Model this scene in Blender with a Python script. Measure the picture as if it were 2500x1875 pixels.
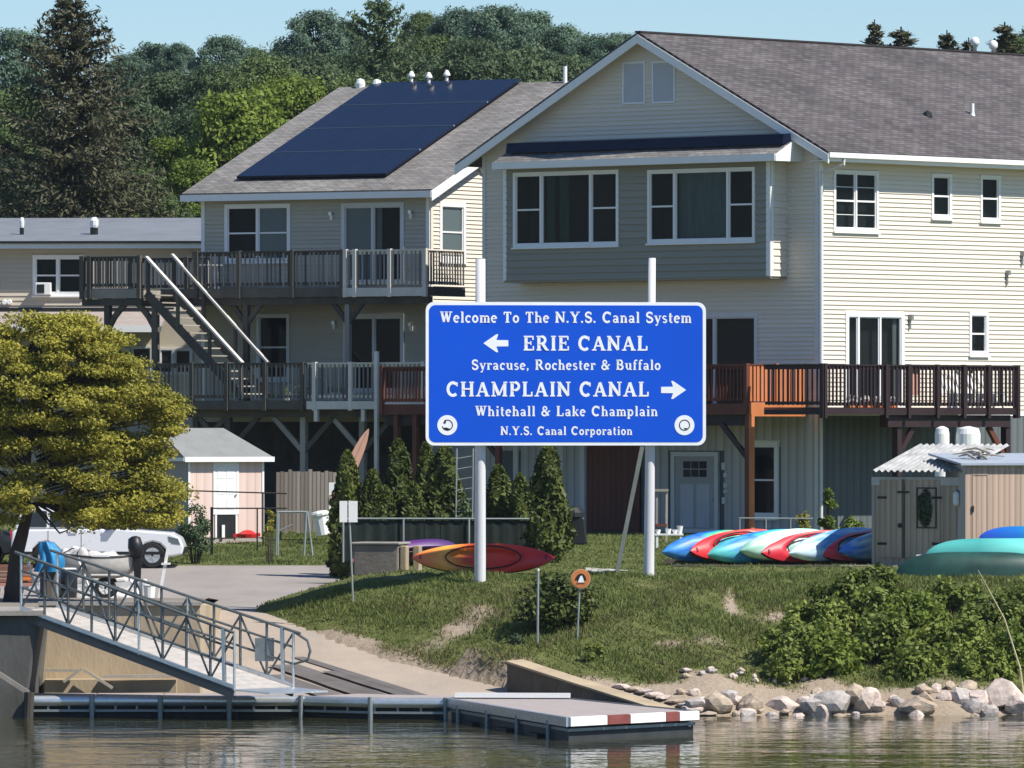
import bpy, bmesh, math, random
import numpy as np
from mathutils import Vector, Matrix
R = math.radians
random.seed(7)
for o in list(bpy.data.objects): bpy.data.objects.remove(o)
SC = bpy.context.scene
COL = SC.collection

# ------------------------------------------------------------------ camera
F, CX, HY, ZC = 18000.0, 1250.0, 1035.0, 6.35     # focal length, image centre and horizon of the photo (2500 px wide), eye height over the water
cam = bpy.data.cameras.new('camera'); cam.sensor_width = 36; cam.lens = 36*F/2500
cam.shift_y = (HY-937.5)/2500; cam.clip_start = 1; cam.clip_end = 6000
camo = bpy.data.objects.new('camera', cam); COL.objects.link(camo)
camo.location = (0, 0, ZC); camo.rotation_euler = (R(90), 0, 0); SC.camera = camo

# ------------------------------------------------------------------ light
SUN_AZ, SUN_EL = 60.0, 50.0        # degrees from the camera's back towards the right; elevation
sd = Vector((math.sin(R(SUN_AZ))*math.cos(R(SUN_EL)), -math.cos(R(SUN_AZ))*math.cos(R(SUN_EL)), math.sin(R(SUN_EL))))
W = bpy.data.worlds.new('World'); SC.world = W; W.use_nodes = True
nt = W.node_tree; nt.nodes.clear()
sky = nt.nodes.new('ShaderNodeTexSky'); sky.sky_type = 'NISHITA'; sky.sun_disc = False
sky.sun_elevation = R(SUN_EL); sky.sun_rotation = math.atan2(sd.x, sd.y)
sky.air_density = 1.0; sky.dust_density = 0.0; sky.ozone_density = 9.0; sky.altitude = 20
bg = nt.nodes.new('ShaderNodeBackground'); bg.inputs[1].default_value = 0.097
wo = nt.nodes.new('ShaderNodeOutputWorld')
nt.links.new(sky.outputs[0], bg.inputs[0]); nt.links.new(bg.outputs[0], wo.inputs[0])
sl = bpy.data.lights.new('sun', 'SUN'); sl.energy = 5.0; sl.angle = R(0.53); sl.color = (1, 0.95, 0.86)
so = bpy.data.objects.new('sun', sl); COL.objects.link(so); so.location = (60, 100, 80)
so.rotation_euler = sd.to_track_quat('Z', 'Y').to_euler()
SC.view_settings.view_transform = 'Standard'; SC.view_settings.look = 'None'
SC.view_settings.gamma = 1; SC.view_settings.exposure = 0.40; SC.view_settings.use_curve_mapping = False
SC.render.engine = 'CYCLES'; SC.cycles.max_bounces = 6; SC.cycles.transparent_max_bounces = 8

# ------------------------------------------------------------------ pixel <-> place
def P(px, py, D): return Vector(((px-CX)/F*D, D, ZC+(HY-py)/F*D))
def X(px, D): return (px-CX)/F*D
def Z(py, D): return ZC+(HY-py)/F*D
class Fr:
    """vertical frame on the ground: u along a facade, v inward (negative = out of the wall), z up"""
    def __init__(s, x, y, ang):
        s.O = Vector((x, y, 0)); s.a = R(ang); s.U = Vector((math.cos(s.a), math.sin(s.a), 0)); s.V = Vector((-math.sin(s.a), math.cos(s.a), 0))
    def w(s, u, v, z): return s.O + s.U*u + s.V*v + Vector((0, 0, z))
    def hit(s, px, py, off=0):
        d = Vector(((px-CX)/F, 1, (HY-py)/F)); p0 = s.O+s.V*off
        t = p0.dot(s.V)/d.dot(s.V); p = d*t
        return (p-s.O).dot(s.U), p.z+ZC
    def rect(s, x0, x1, y0, y1, off=0):
        xm, ym = (x0+x1)/2, (y0+y1)/2
        u0 = s.hit(x0, ym, off)[0]; u1 = s.hit(x1, ym, off)[0]
        zt = s.hit(xm, y0, off)[1]; zb = s.hit(xm, y1, off)[1]
        return (u0, u1, zb, zt)
WORLD = Fr(0, 0, 0)

# ------------------------------------------------------------------ materials
MATS = {}
def lin(c):
    return tuple(((x/255)/12.92 if x/255 <= .04045 else ((x/255+.055)/1.055)**2.4) for x in c)
def mat(name, col, rough=.7, var=.12, scale=2.0, stretch=(1, 1, 1), bump=0., bscale=None, metal=0., spec=.4, rnd=.0, col2=None, coat=0., detail=4):
    """principled paint / wood / stone with noise wear; rnd = brightness change from piece to piece"""
    if name in MATS: return MATS[name]
    m = bpy.data.materials.new(name); m.use_nodes = True; t = m.node_tree; N = t.nodes; L = t.links
    b = N['Principled BSDF']; b.inputs['Roughness'].default_value = rough; b.inputs['Metallic'].default_value = metal
    b.inputs['Specular IOR Level'].default_value = spec
    if coat: b.inputs['Coat Weight'].default_value = coat; b.inputs['Coat Roughness'].default_value = .15
    tc = N.new('ShaderNodeTexCoord'); mp = N.new('ShaderNodeMapping'); mp.inputs['Scale'].default_value = stretch
    L.new(tc.outputs['Object'], mp.inputs[0])
    nz = N.new('ShaderNodeTexNoise'); nz.inputs['Scale'].default_value = scale; nz.inputs['Detail'].default_value = detail; nz.inputs['Roughness'].default_value = .65
    L.new(mp.outputs[0], nz.inputs['Vector'])
    mx = N.new('ShaderNodeMix'); mx.data_type = 'RGBA'
    c = np.array(col[:3])
    if col2 is None: ca, cb = c*(1-var), np.minimum(c*(1+var), .95)
    else: ca, cb = c, np.array(col2[:3])
    mx.inputs['A'].default_value = (*ca, 1); mx.inputs['B'].default_value = (*cb, 1)
    rr = N.new('ShaderNodeMapRange'); rr.inputs[1].default_value = .3; rr.inputs[2].default_value = .7
    L.new(nz.outputs[0], rr.inputs[0]); L.new(rr.outputs[0], mx.inputs['Factor'])
    out = mx.outputs['Result']
    if rnd:
        oi = N.new('ShaderNodeObjectInfo'); mr = N.new('ShaderNodeMapRange')
        mr.inputs[3].default_value = 1-rnd; mr.inputs[4].default_value = 1+rnd
        L.new(oi.outputs['Random'], mr.inputs[0])
        mm = N.new('ShaderNodeMix'); mm.data_type = 'RGBA'; mm.blend_type = 'MULTIPLY'; mm.inputs['Factor'].default_value = 1
        L.new(out, mm.inputs['A']); L.new(mr.outputs[0], mm.inputs['B']); out = mm.outputs['Result']
    L.new(out, b.inputs['Base Color'])
    if bump:
        bp = N.new('ShaderNodeBump'); bp.inputs['Strength'].default_value = bump; bp.inputs['Distance'].default_value = .02
        n2 = N.new('ShaderNodeTexNoise'); n2.inputs['Scale'].default_value = bscale or scale*4; n2.inputs['Detail'].default_value = 5
        L.new(mp.outputs[0], n2.inputs['Vector']); L.new(n2.outputs[0], bp.inputs['Height']); L.new(bp.outputs[0], b.inputs['Normal'])
    MATS[name] = m; return m

def glass_mat(name, tint=(.012, .018, .02), clear=.72, rough=.02):
    if name in MATS: return MATS[name]
    m = bpy.data.materials.new(name); m.use_nodes = True; t = m.node_tree; N = t.nodes; L = t.links
    b = N['Principled BSDF']; b.inputs['Base Color'].default_value = (*tint, 1); b.inputs['Roughness'].default_value = rough
    b.inputs['Specular IOR Level'].default_value = .3
    tr = N.new('ShaderNodeBsdfTransparent'); tr.inputs[0].default_value = (.75, .8, .8, 1)
    mx = N.new('ShaderNodeMixShader'); mx.inputs[0].default_value = clear
    L.new(b.outputs[0], mx.inputs[1]); L.new(tr.outputs[0], mx.inputs[2])
    L.new(mx.outputs[0], N['Material Output'].inputs[0]); MATS[name] = m; return m

def leaf_mat(name, ca, cb, trans=.3, rough=.6, scale=.5):
    """foliage: colour changes leaf by leaf and clump by clump, part of the light passes through"""
    if name in MATS: return MATS[name]
    m = bpy.data.materials.new(name); m.use_nodes = True; t = m.node_tree; N = t.nodes; L = t.links
    b = N['Principled BSDF']; b.inputs['Roughness'].default_value = rough; b.inputs['Specular IOR Level'].default_value = .25
    g = N.new('ShaderNodeNewGeometry'); tc = N.new('ShaderNodeTexCoord'); nz = N.new('ShaderNodeTexNoise'); nz.inputs['Scale'].default_value = scale
    L.new(tc.outputs['Object'], nz.inputs['Vector'])
    oi = N.new('ShaderNodeObjectInfo')
    ad = N.new('ShaderNodeMath'); ad.operation = 'MULTIPLY_ADD'; ad.inputs[1].default_value = .55
    L.new(g.outputs['Random Per Island'], ad.inputs[0]); 
    a2 = N.new('ShaderNodeMath'); a2.operation = 'MULTIPLY_ADD'; a2.inputs[1].default_value = 1.1; a2.inputs[2].default_value = -.4
    L.new(nz.outputs[0], a2.inputs[0]); L.new(a2.outputs[0], ad.inputs[2])
    a3 = N.new('ShaderNodeMath'); a3.operation = 'MULTIPLY_ADD'; a3.inputs[1].default_value = .35; L.new(oi.outputs['Random'], a3.inputs[0]); L.new(ad.outputs[0], a3.inputs[2])
    mx = N.new('ShaderNodeMix'); mx.data_type = 'RGBA'; mx.clamp_factor = True
    mx.inputs['A'].default_value = (*ca, 1); mx.inputs['B'].default_value = (*cb, 1)
    L.new(a3.outputs[0], mx.inputs['Factor']); L.new(mx.outputs['Result'], b.inputs['Base Color'])
    tl = N.new('ShaderNodeBsdfTranslucent'); L.new(mx.outputs['Result'], tl.inputs[0])
    ms = N.new('ShaderNodeMixShader'); ms.inputs[0].default_value = trans
    L.new(b.outputs[0], ms.inputs[1]); L.new(tl.outputs[0], ms.inputs[2]); L.new(ms.outputs[0], N['Material Output'].inputs[0])
    MATS[name] = m; return m

def ramp_mat(name, stops, rough=.35, axis=0, span=3.2, noise=.25, nscale=2.2, spec=.5):
    """moulded plastic whose colours blend along the boat"""
    if name in MATS: return MATS[name]
    m = bpy.data.materials.new(name); m.use_nodes = True; t = m.node_tree; N = t.nodes; L = t.links
    b = N['Principled BSDF']; b.inputs['Roughness'].default_value = rough; b.inputs['Specular IOR Level'].default_value = spec
    tc = N.new('ShaderNodeTexCoord'); sp = N.new('ShaderNodeSeparateXYZ'); L.new(tc.outputs['Object'], sp.inputs[0])
    mr = N.new('ShaderNodeMapRange'); mr.inputs[1].default_value = -span/2; mr.inputs[2].default_value = span/2
    L.new(sp.outputs[axis], mr.inputs[0])
    nz = N.new('ShaderNodeTexNoise'); nz.inputs['Scale'].default_value = nscale; nz.inputs['Detail'].default_value = 3; mp = N.new('ShaderNodeMapping'); mp.inputs['Scale'].default_value = (.45, 2.2, 2.2); L.new(tc.outputs['Object'], mp.inputs[0]); L.new(mp.outputs[0], nz.inputs['Vector'])
    ad = N.new('ShaderNodeMath'); ad.operation = 'MULTIPLY_ADD'; ad.inputs[1].default_value = noise; L.new(nz.outputs[0], ad.inputs[0])
    sb = N.new('ShaderNodeMath'); sb.operation = 'SUBTRACT'; sb.inputs[1].default_value = noise/2; L.new(mr.outputs[0], sb.inputs[0]); L.new(sb.outputs[0], ad.inputs[2])
    cr = N.new('ShaderNodeValToRGB'); e = cr.color_ramp.elements
    while len(e) < len(stops): e.new(.5)
    for i, (p, c) in enumerate(stops): e[i].position = p; e[i].color = (*lin(c), 1)
    L.new(ad.outputs[0], cr.inputs[0]); L.new(cr.outputs[0], b.inputs['Base Color']); MATS[name] = m; return m

def shingle_mat(name, c1, c2, row=.145, width=.33):
    if name in MATS: return MATS[name]
    m = bpy.data.materials.new(name); m.use_nodes = True; t = m.node_tree; N = t.nodes; L = t.links
    b = N['Principled BSDF']; b.inputs['Roughness'].default_value = .9; b.inputs['Specular IOR Level'].default_value = .2
    uv = N.new('ShaderNodeUVMap'); br = N.new('ShaderNodeTexBrick')
    br.inputs['Color1'].default_value = (*c1, 1); br.inputs['Color2'].default_value = (*c2, 1)
    br.inputs['Mortar'].default_value = tuple(x*.45 for x in c1)+(1,); br.inputs['Scale'].default_value = 1
    br.inputs['Mortar Size'].default_value = .012; br.inputs['Brick Width'].default_value = width; br.inputs['Row Height'].default_value = row
    br.inputs['Bias'].default_value = -.1; br.offset = .5; br.offset_frequency = 2
    L.new(uv.outputs[0], br.inputs[0])
    nz = N.new('ShaderNodeTexNoise'); nz.inputs['Scale'].default_value = 3; nz.inputs['Detail'].default_value = 6; nz.inputs['Roughness'].default_value = .7; L.new(uv.outputs[0], nz.inputs['Vector'])
    n2 = N.new('ShaderNodeTexNoise'); n2.inputs['Scale'].default_value = .35; L.new(uv.outputs[0], n2.inputs['Vector'])
    sm = N.new('ShaderNodeMath'); sm.operation = 'ADD'; L.new(nz.outputs[0], sm.inputs[0]); L.new(n2.outputs[0], sm.inputs[1])
    mr = N.new('ShaderNodeMapRange'); mr.inputs[1].default_value = .6; mr.inputs[2].default_value = 1.4; mr.inputs[3].default_value = .62; mr.inputs[4].default_value = 1.4; L.new(sm.outputs[0], mr.inputs[0])
    mm = N.new('ShaderNodeMix'); mm.data_type = 'RGBA'; mm.blend_type = 'MULTIPLY'; mm.inputs['Factor'].default_value = 1
    L.new(br.outputs[0], mm.inputs['A']); L.new(mr.outputs[0], mm.inputs['B']); L.new(mm.outputs['Result'], b.inputs['Base Color'])
    bp = N.new('ShaderNodeBump'); bp.inputs['Strength'].default_value = .6; bp.inputs['Distance'].default_value = .01
    L.new(br.outputs['Fac'], bp.inputs['Height']); bp.invert = True; L.new(bp.outputs[0], b.inputs['Normal'])
    MATS[name] = m; return m

M_cream = mat('cream_siding', (.70, .635, .53), .55, .075, .7, (1, 1, .5), rnd=.035)
M_grey_s = mat('grey_green_siding', (.27, .262, .215), .6, .10, .7, (1, 1, .5), rnd=.06)
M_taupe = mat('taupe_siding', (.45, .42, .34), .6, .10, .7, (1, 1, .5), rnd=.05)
M_white = mat('white_trim', (.80, .80, .78), .45, .03, 2)
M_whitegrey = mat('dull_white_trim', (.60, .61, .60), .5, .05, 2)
M_int = mat('dark_interior', (.012, .014, .016), .9, .2)
M_louver = mat('attic_panel', (.47, .49, .52), .6, .04)
M_glass = glass_mat('window_glass')
M_glassb = glass_mat('window_glass_blue', (.12, .16, .17), .25)
M_curt = mat('curtain_cloth', (.16, .22, .21), .8, .2, 3, (3, 3, .4))
M_curtg = mat('curtain_green', (.05, .11, .08), .8, .2, 3, (3, 3, .4))
M_curtw = mat('blind_cloth', (.45, .47, .45), .8, .1, 3)
M_shing = shingle_mat('brown_grey_shingles', (.085, .076, .078), (.14, .128, .128))
M_shing2 = shingle_mat('light_grey_shingles', (.185, .175, .165), (.275, .26, .245))
M_flatroof = mat('grey_roof_felt', (.17, .185, .21), .8, .12, 1.2)
M_solar = mat('solar_panel_glass', (.0065, .011, .03), .14, .1, 1, spec=.2)
M_solarf = mat('solar_panel_frame', (.012, .014, .022), .35, .1, 1)
M_alu = mat('aluminium', (.62, .64, .64), .38, .1, 6, metal=.75)
M_dalu = mat('dull_aluminium_rail', (.27, .30, .30), .5, .15, 6, metal=.5)
M_rail = mat('oxidised_rail_tube', (.13, .15, .15), .55, .2, 6, metal=.4)
M_weath = mat('weathered_deck_wood', (.055, .047, .038), .85, .35, 1.2, (1, 1, .3), .3, 20, rnd=.25, col2=(.12, .105, .085))
M_weathl = mat('pale_weathered_wood', (.33, .30, .26), .85, .2, 1.2, (1, 1, .3), .3, 20, rnd=.2)
M_bal = mat('mixed_weathered_baluster', (.24, .215, .185), .85, .3, 1.2, (1, 1, .3), .3, 20, rnd=.75)
M_pale = mat('pale_and_sunlit_lumber', (.68, .63, .56), .7, .1, 1.5, rnd=.08)  # white posts and handrails; also paints sunlight on the left decks' right ends
M_redw = mat('redwood_stain', (.125, .036, .02), .65, .25, 1.5, (1, 1, .3), rnd=.15)
M_orange = mat('orange_and_sunlit_stain', (.52, .175, .06), .65, .18, 1.5, (1, 1, .4), rnd=.12)  # brighter orange also paints sunlight on the redwood deck's right side
M_darkred = mat('dark_mahogany_stain', (.024, .011, .012), .6, .25, 1.5, (1, 1, .3), rnd=.2)
M_batten = mat('grey_board_siding', (.48, .465, .44), .8, .18, 1.2, (2, 2, .25), .3, 14, rnd=.1)
M_batten_d = mat('shaded_board_siding', (.10, .115, .12), .8, .2, 1.2, (2, 2, .25), .3, 14, rnd=.12)  # dark copy of the grey boards, with the deck's shade in the colour
M_stone = mat('dark_foundation', (.045, .043, .04), .9, .35, 2, bump=.6)
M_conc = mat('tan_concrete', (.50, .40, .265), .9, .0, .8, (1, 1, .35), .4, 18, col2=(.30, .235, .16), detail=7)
M_concg = mat('grey_concrete', (.30, .28, .25), .9, .2, 1.6, bump=.4, bscale=18, detail=7)
M_dconc = mat('dark_concrete', (.085, .085, .078), .85, .4, 1, (1, 1, .4), .4, 12, detail=7)  # dark tone for the abutment and the far quay wall
M_galv = mat('painted_steel_pole', (.62, .62, .63), .55, .1, 1.2, (3, 3, .3))
M_blue = mat('sign_blue', (.0, .082, .62), .5, .05, .6, spec=.3)
M_letter = mat('sign_white', (.86, .88, .90), .5, .04, 3)
M_black = mat('black_plastic', (.012, .013, .014), .45, .2, 2)
M_rubber = mat('tyre_rubber', (.018, .018, .019), .85, .2, 2)
M_metal = mat('grey_metal_tube', (.30, .33, .32), .5, .15, 3, metal=.3)
M_carw = mat('white_car_paint', (.72, .73, .75), .3, .02, 1, coat=.5)
M_card = mat('dark_car_paint', (.012, .014, .02), .25, .05, 1, coat=.5)
M_carg = glass_mat('car_glass', (.015, .018, .02), .2)
M_plast = mat('white_plastic', (.78, .78, .76), .4, .04)
M_red = mat('red_plastic', (.55, .02, .02), .4, .1)
M_bark = mat('bark', (.055, .045, .036), .95, .35, 3, (1, 1, .3), .6, 14)

# ------------------------------------------------------------------ mesh building
class MB:
    def __init__(s): s.v = []; s.f = []
    def add(s, vs, fs):
        n = len(s.v); s.v += [tuple(x) for x in vs]; s.f += [tuple(i+n for i in f) for f in fs]; return s
    def hexa(s, p): # 8 points: bottom loop then top loop
        return s.add(p, [(3, 2, 1, 0), (4, 5, 6, 7), (0, 1, 5, 4), (1, 2, 6, 5), (2, 3, 7, 6), (3, 0, 4, 7)])
    def box(s, fr, u0, u1, v0, v1, z0, z1):
        if u0 > u1: u0, u1 = u1, u0
        if v0 > v1: v0, v1 = v1, v0
        if z0 > z1: z0, z1 = z1, z0
        return s.hexa([fr.w(u0, v0, z0), fr.w(u1, v0, z0), fr.w(u1, v1, z0), fr.w(u0, v1, z0), fr.w(u0, v0, z1), fr.w(u1, v0, z1), fr.w(u1, v1, z1), fr.w(u0, v1, z1)])
    def bar(s, a, b, w, h, up=Vector((0, 0, 1))): # rectangular bar from a to b
        a = Vector(a); b = Vector(b); d = (b-a).normalized()
        sx = d.cross(up)
        if sx.length < 1e-4: sx = Vector((1, 0, 0))
        sx.normalize(); sy = sx.cross(d)
        q = [sx*(i*w/2)+sy*(j*h/2) for i, j in ((-1, -1), (1, -1), (1, 1), (-1, 1))]
        return s.hexa([a+x for x in q]+[b+x for x in q])
    def tube(s, pts, r, n=8, cap=True):
        pts = [Vector(p) for p in pts]
        rs = r if isinstance(r, (list, tuple)) else [r]*len(pts)
        base = len(s.v); prev = None
        for i, p in enumerate(pts):
            d = (pts[min(i+1, len(pts)-1)]-pts[max(i-1, 0)]).normalized()
            if prev is None:
                prev = d.orthogonal().normalized()
            a = (prev-d*prev.dot(d)); a = a.normalized() if a.length > 1e-5 else d.orthogonal().normalized(); prev = a; b = d.cross(a)
            for k in range(n):
                t = 2*math.pi*k/n; s.v.append(tuple(p+(a*math.cos(t)+b*math.sin(t))*rs[i]))
        for i in range(len(pts)-1):
            for k in range(n):
                k2 = (k+1) % n; s.f.append((base+i*n+k, base+i*n+k2, base+(i+1)*n+k2, base+(i+1)*n+k))
        if cap:
            s.f.append(tuple(base+k for k in range(n))[::-1]); e = base+(len(pts)-1)*n; s.f.append(tuple(e+k for k in range(n)))
        return s
    def lathe(s, c, prof, n=16, axis=Vector((0, 0, 1))): # prof: (r, h)
        c = Vector(c); ax = axis.normalized(); a = ax.orthogonal().normalized(); b = ax.cross(a); base = len(s.v)
        for r, h in prof:
            for k in range(n):
                t = 2*math.pi*k/n; s.v.append(tuple(c+ax*h+(a*math.cos(t)+b*math.sin(t))*max(r, 1e-4)))
        for i in range(len(prof)-1):
            for k in range(n):
                k2 = (k+1) % n; s.f.append((base+i*n+k, base+i*n+k2, base+(i+1)*n+k2, base+(i+1)*n+k))
        s.f.append(tuple(base+k for k in range(n))[::-1]); e = base+(len(prof)-1)*n; s.f.append(tuple(e+k for k in range(n)))
        return s
    def prism(s, fr, poly, v0, v1): # polygon in (u,z), extruded over v
        n = len(poly); vs = [fr.w(u, v0, z) for u, z in poly]+[fr.w(u, v1, z) for u, z in poly]
        fs = [tuple(range(n)), tuple(range(2*n-1, n-1, -1))]+[(i, i+n, (i+1) % n+n, (i+1) % n) for i in range(n)]
        return s.add(vs, fs)
    def grid(s, fn, nu, nv):
        base = len(s.v)
        for i in range(nu+1):
            for j in range(nv+1): s.v.append(tuple(fn(i/nu, j/nv)))
        for i in range(nu):
            for j in range(nv):
                a = base+i*(nv+1)+j; s.f.append((a, a+nv+1, a+nv+2, a+1))
        return s
    def build(s, name, m, parent=None, smooth=False, recalc=True, bevel=0):
        off = root_loc(parent)
        me = bpy.data.meshes.new(name); me.from_pydata([(x-off[0], y-off[1], z-off[2]) for x, y, z in s.v], [], s.f)
        if recalc:
            bm = bmesh.new(); bm.from_mesh(me); bmesh.ops.recalc_face_normals(bm, faces=bm.faces); bm.to_mesh(me); bm.free()
        if smooth: me.shade_smooth()
        me.materials.append(m); o = bpy.data.objects.new(name, me); COL.objects.link(o)
        if parent: o.parent = parent
        if bevel:
            b = o.modifiers.new('b', 'BEVEL'); b.width = bevel; b.segments = 2; b.limit_method = 'ANGLE'
        return o
def root_loc(p):
    v = Vector((0, 0, 0))
    while p: v = v+p.location; p = p.parent
    return v
def tag(o, label, cat, group=None):
    o['label'] = label; o['category'] = cat
    if group: o['group'] = group
    return o
def thing(name, label, cat, loc, group=None):
    o = bpy.data.objects.new(name, None); COL.objects.link(o); o.location = loc; o.empty_display_size = .3
    return tag(o, label, cat, group)
def struct(o): o['kind'] = 'structure'; return o
def stuff(o, label=None, cat=None):
    o['kind'] = 'stuff'
    if label: tag(o, label, cat)
    return o
def copy_tree(o, parent=None):
    c = o.copy(); COL.objects.link(c)
    if parent: c.parent = parent
    for ch in o.children: copy_tree(ch, c)
    return c
UNIT = {}
def unit(kind, m):
    """shared unit meshes for boards, balusters and the like (scaled per piece)"""
    k = (kind, m.name)
    if k in UNIT: return UNIT[k]
    if kind == 'lap':   v = [(0, -.04, 0), (1, -.04, 0), (1, 0, 0), (0, 0, 0), (0, -.006, 1), (1, -.006, 1), (1, 0, 1), (0, 0, 1)]
    else:               v = [(0, 0, 0), (1, 0, 0), (1, 1, 0), (0, 1, 0), (0, 0, 1), (1, 0, 1), (1, 1, 1), (0, 1, 1)]
    me = bpy.data.meshes.new(kind+'_board'); me.from_pydata(v, [], [(3, 2, 1, 0), (4, 5, 6, 7), (0, 1, 5, 4), (1, 2, 6, 5), (2, 3, 7, 6), (3, 0, 4, 7)])
    me.materials.append(m); UNIT[k] = me; return me
def piece(name, kind, m, parent, fr, u0, u1, v0, v1, z0, z1):
    o = bpy.data.objects.new(name, unit(kind, m)); COL.objects.link(o)
    o.location = fr.w(u0, v0, z0)-root_loc(parent); o.rotation_euler = (0, 0, fr.a)
    o.scale = (u1-u0, 1 if kind == 'lap' else v1-v0, z1-z0); o.parent = parent; return o
def sheet(name, q, th, m, parent, name2=None):
    """a roof slope: q = eave left, eave right, ridge right, ridge left; uv in metres"""
    q = [Vector(x) for x in q]; n = (q[1]-q[0]).cross(q[3]-q[0]).normalized()
    if n.z < 0: n = -n
    off = root_loc(parent); U = (q[1]-q[0]).normalized(); Vv = n.cross(U)
    vs = [x-n*th for x in q]+q
    me = bpy.data.meshes.new(name); me.from_pydata([tuple(x-off) for x in vs], [], [(3, 2, 1, 0), (4, 5, 6, 7), (0, 1, 5, 4), (1, 2, 6, 5), (2, 3, 7, 6), (3, 0, 4, 7)])
    uvl = me.uv_layers.new(name='UVMap')
    for lp in me.loops:
        p = vs[lp.vertex_index]-q[0]; uvl.data[lp.index].uv = (p.dot(U), p.dot(Vv))
    me.materials.append(m); o = bpy.data.objects.new(name, me); COL.objects.link(o); o.parent = parent; return o

def cells(urange, z0, z1, openings):
    """rectangles of [u0,u1]x[z0,z1] left when openings are cut out (one row)"""
    us = sorted({urange[0], urange[1]}.union(*[{min(max(o[0], urange[0]), urange[1]), min(max(o[1], urange[0]), urange[1])} for o in openings]))
    out = []
    for a, b in zip(us, us[1:]):
        if b-a < .01: continue
        lo, hi = z0, z1
        for o in openings:
            if o[0] < (a+b)/2 < o[1]:
                if o[2] <= lo+1e-6 and o[3] >= hi-1e-6: lo = hi
                elif o[2] <= lo+1e-6 and o[3] > lo: lo = min(hi, o[3])
                elif o[3] >= hi-1e-6 and o[2] < hi: hi = max(lo, o[2])
        if hi-lo > .012:
            if out and abs(out[-1][1]-a) < 1e-6 and abs(out[-1][2]-lo) < 1e-6 and abs(out[-1][3]-hi) < 1e-6: out[-1] = (out[-1][0], b, lo, hi)
            else: out.append((a, b, lo, hi))
    return out
def siding(parent, fr, v, m, uf, z0, z1, pitch, openings, name='siding_board'):
    n = max(1, round((z1-z0)/pitch)); p = (z1-z0)/n
    for i in range(n):
        za, zb = z0+i*p, z0+(i+1)*p; ur = uf((za+zb)/2)
        if ur[1]-ur[0] < .05: continue
        for a, b, lo, hi in cells(ur, za, zb, openings):
            piece(name, 'lap', m, parent, fr, a, b, v, v, lo, hi)
def wallsheet(parent, fr, v, m, u0, u1, z0, z1, openings, extra=None, name='wall'):
    zs = sorted({z0, z1}.union(*[{min(max(o[2], z0), z1), min(max(o[3], z0), z1)} for o in openings])) if openings else [z0, z1]
    mb = MB()
    for a, b in zip(zs, zs[1:]):
        if b-a < 1e-4: continue
        for c in cells((u0, u1), a, b, openings):
            mb.add([fr.w(c[0], v, c[2]), fr.w(c[1], v, c[2]), fr.w(c[1], v, c[3]), fr.w(c[0], v, c[3])], [(0, 1, 2, 3)])
    if extra:
        k = len(extra); mb.add([fr.w(u, v, z) for u, z in extra], [tuple(range(k))])
    return mb.build(name, m, parent, recalc=False)
def boxring(mb, fr, u0, u1, z0, z1, t, v0, v1):
    mb.box(fr, u0, u1, v0, v1, z1-t, z1); mb.box(fr, u0, u1, v0, v1, z0, z0+t)
    mb.box(fr, u0, u0+t, v0, v1, z0+t, z1-t); mb.box(fr, u1-t, u1, v0, v1, z0+t, z1-t); return mb
def window(parent, fr, v, r, cols, trim=.09, m=None, glass=None, sill=True, depth=.28, name='window', muntin=0, curtains=(), proud=.055):
    """r = opening incl. trim (u0,u1,z0,z1); cols = [(weight, double_hung)]"""
    m = m or M_white; glass = glass or M_glass
    u0, u1, z0, z1 = r
    mb = boxring(MB(), fr, u0, u1, z0, z1, trim, v-proud, v+.03)
    w = mb.build(name, m, parent)
    iu0, iu1, iz0, iz1 = u0+trim, u1-trim, z0+trim, z1-trim
    tot = sum(c[0] for c in cols); mull = .07 if len(cols) > 1 else 0
    x = iu0; wid = (iu1-iu0-mull*(len(cols)-1))
    for i, c in enumerate(cols):
        a, b = x, x+wid*c[0]/tot; x = b+mull
        if i < len(cols)-1: MB().box(fr, b, b+mull, v-proud+.004, v+.02, iz0, iz1).build('mullion', m, w)
        boxring(MB(), fr, a, b, iz0, iz1, .035, v-.02, v+.03).build('sash', m, w)
        pn = MB().add([fr.w(a+.03, v+.015, iz0+.03), fr.w(b-.03, v+.015, iz0+.03), fr.w(b-.03, v+.015, iz1-.03), fr.w(a+.03, v+.015, iz1-.03)], [(0, 1, 2, 3)])
        gm = c[2] if len(c) > 2 else glass
        pn.build('pane', gm, w, recalc=False)
        if c[1]: MB().box(fr, a+.03, b-.03, v-.015, v+.03, (iz0+iz1)/2-.025, (iz0+iz1)/2+.025).build('meeting_rail', m, w)
        if muntin:
            mm = MB()
            for k in range(1, muntin): mm.box(fr, a+.03, b-.03, v+.0, v+.012, iz0+(iz1-iz0)*k/muntin-.009, iz0+(iz1-iz0)*k/muntin+.009)
            mm.build('muntin', m, w)
        for ci, cm, ca, cb in curtains:
            if ci == i:
                def cf(s, t, a=a, b=b, ca=ca, cb=cb): return fr.w(a+(b-a)*(ca+(cb-ca)*s), v+.12+.025*math.sin(s*22), iz0+(iz1-iz0)*t)
                MB().grid(cf, 40, 1).build('curtain', cm, w, recalc=False, smooth=True)
    ni = MB(); A = [fr.w(iu0, v+.02, iz0), fr.w(iu1, v+.02, iz0), fr.w(iu1, v+.02, iz1), fr.w(iu0, v+.02, iz1)]; B = [fr.w(iu0, v+depth, iz0), fr.w(iu1, v+depth, iz0), fr.w(iu1, v+depth, iz1), fr.w(iu0, v+depth, iz1)]
    ni.add(A+B, [(4, 5, 6, 7), (0, 1, 5, 4), (1, 2, 6, 5), (2, 3, 7, 6), (3, 0, 4, 7)]).build('reveal', M_int, w, recalc=False)
    if sill: MB().box(fr, u0-.03, u1+.03, v-proud-.05, v+.0, z0-.05, z0+.0).build('sill', m, w)
    return w

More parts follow.
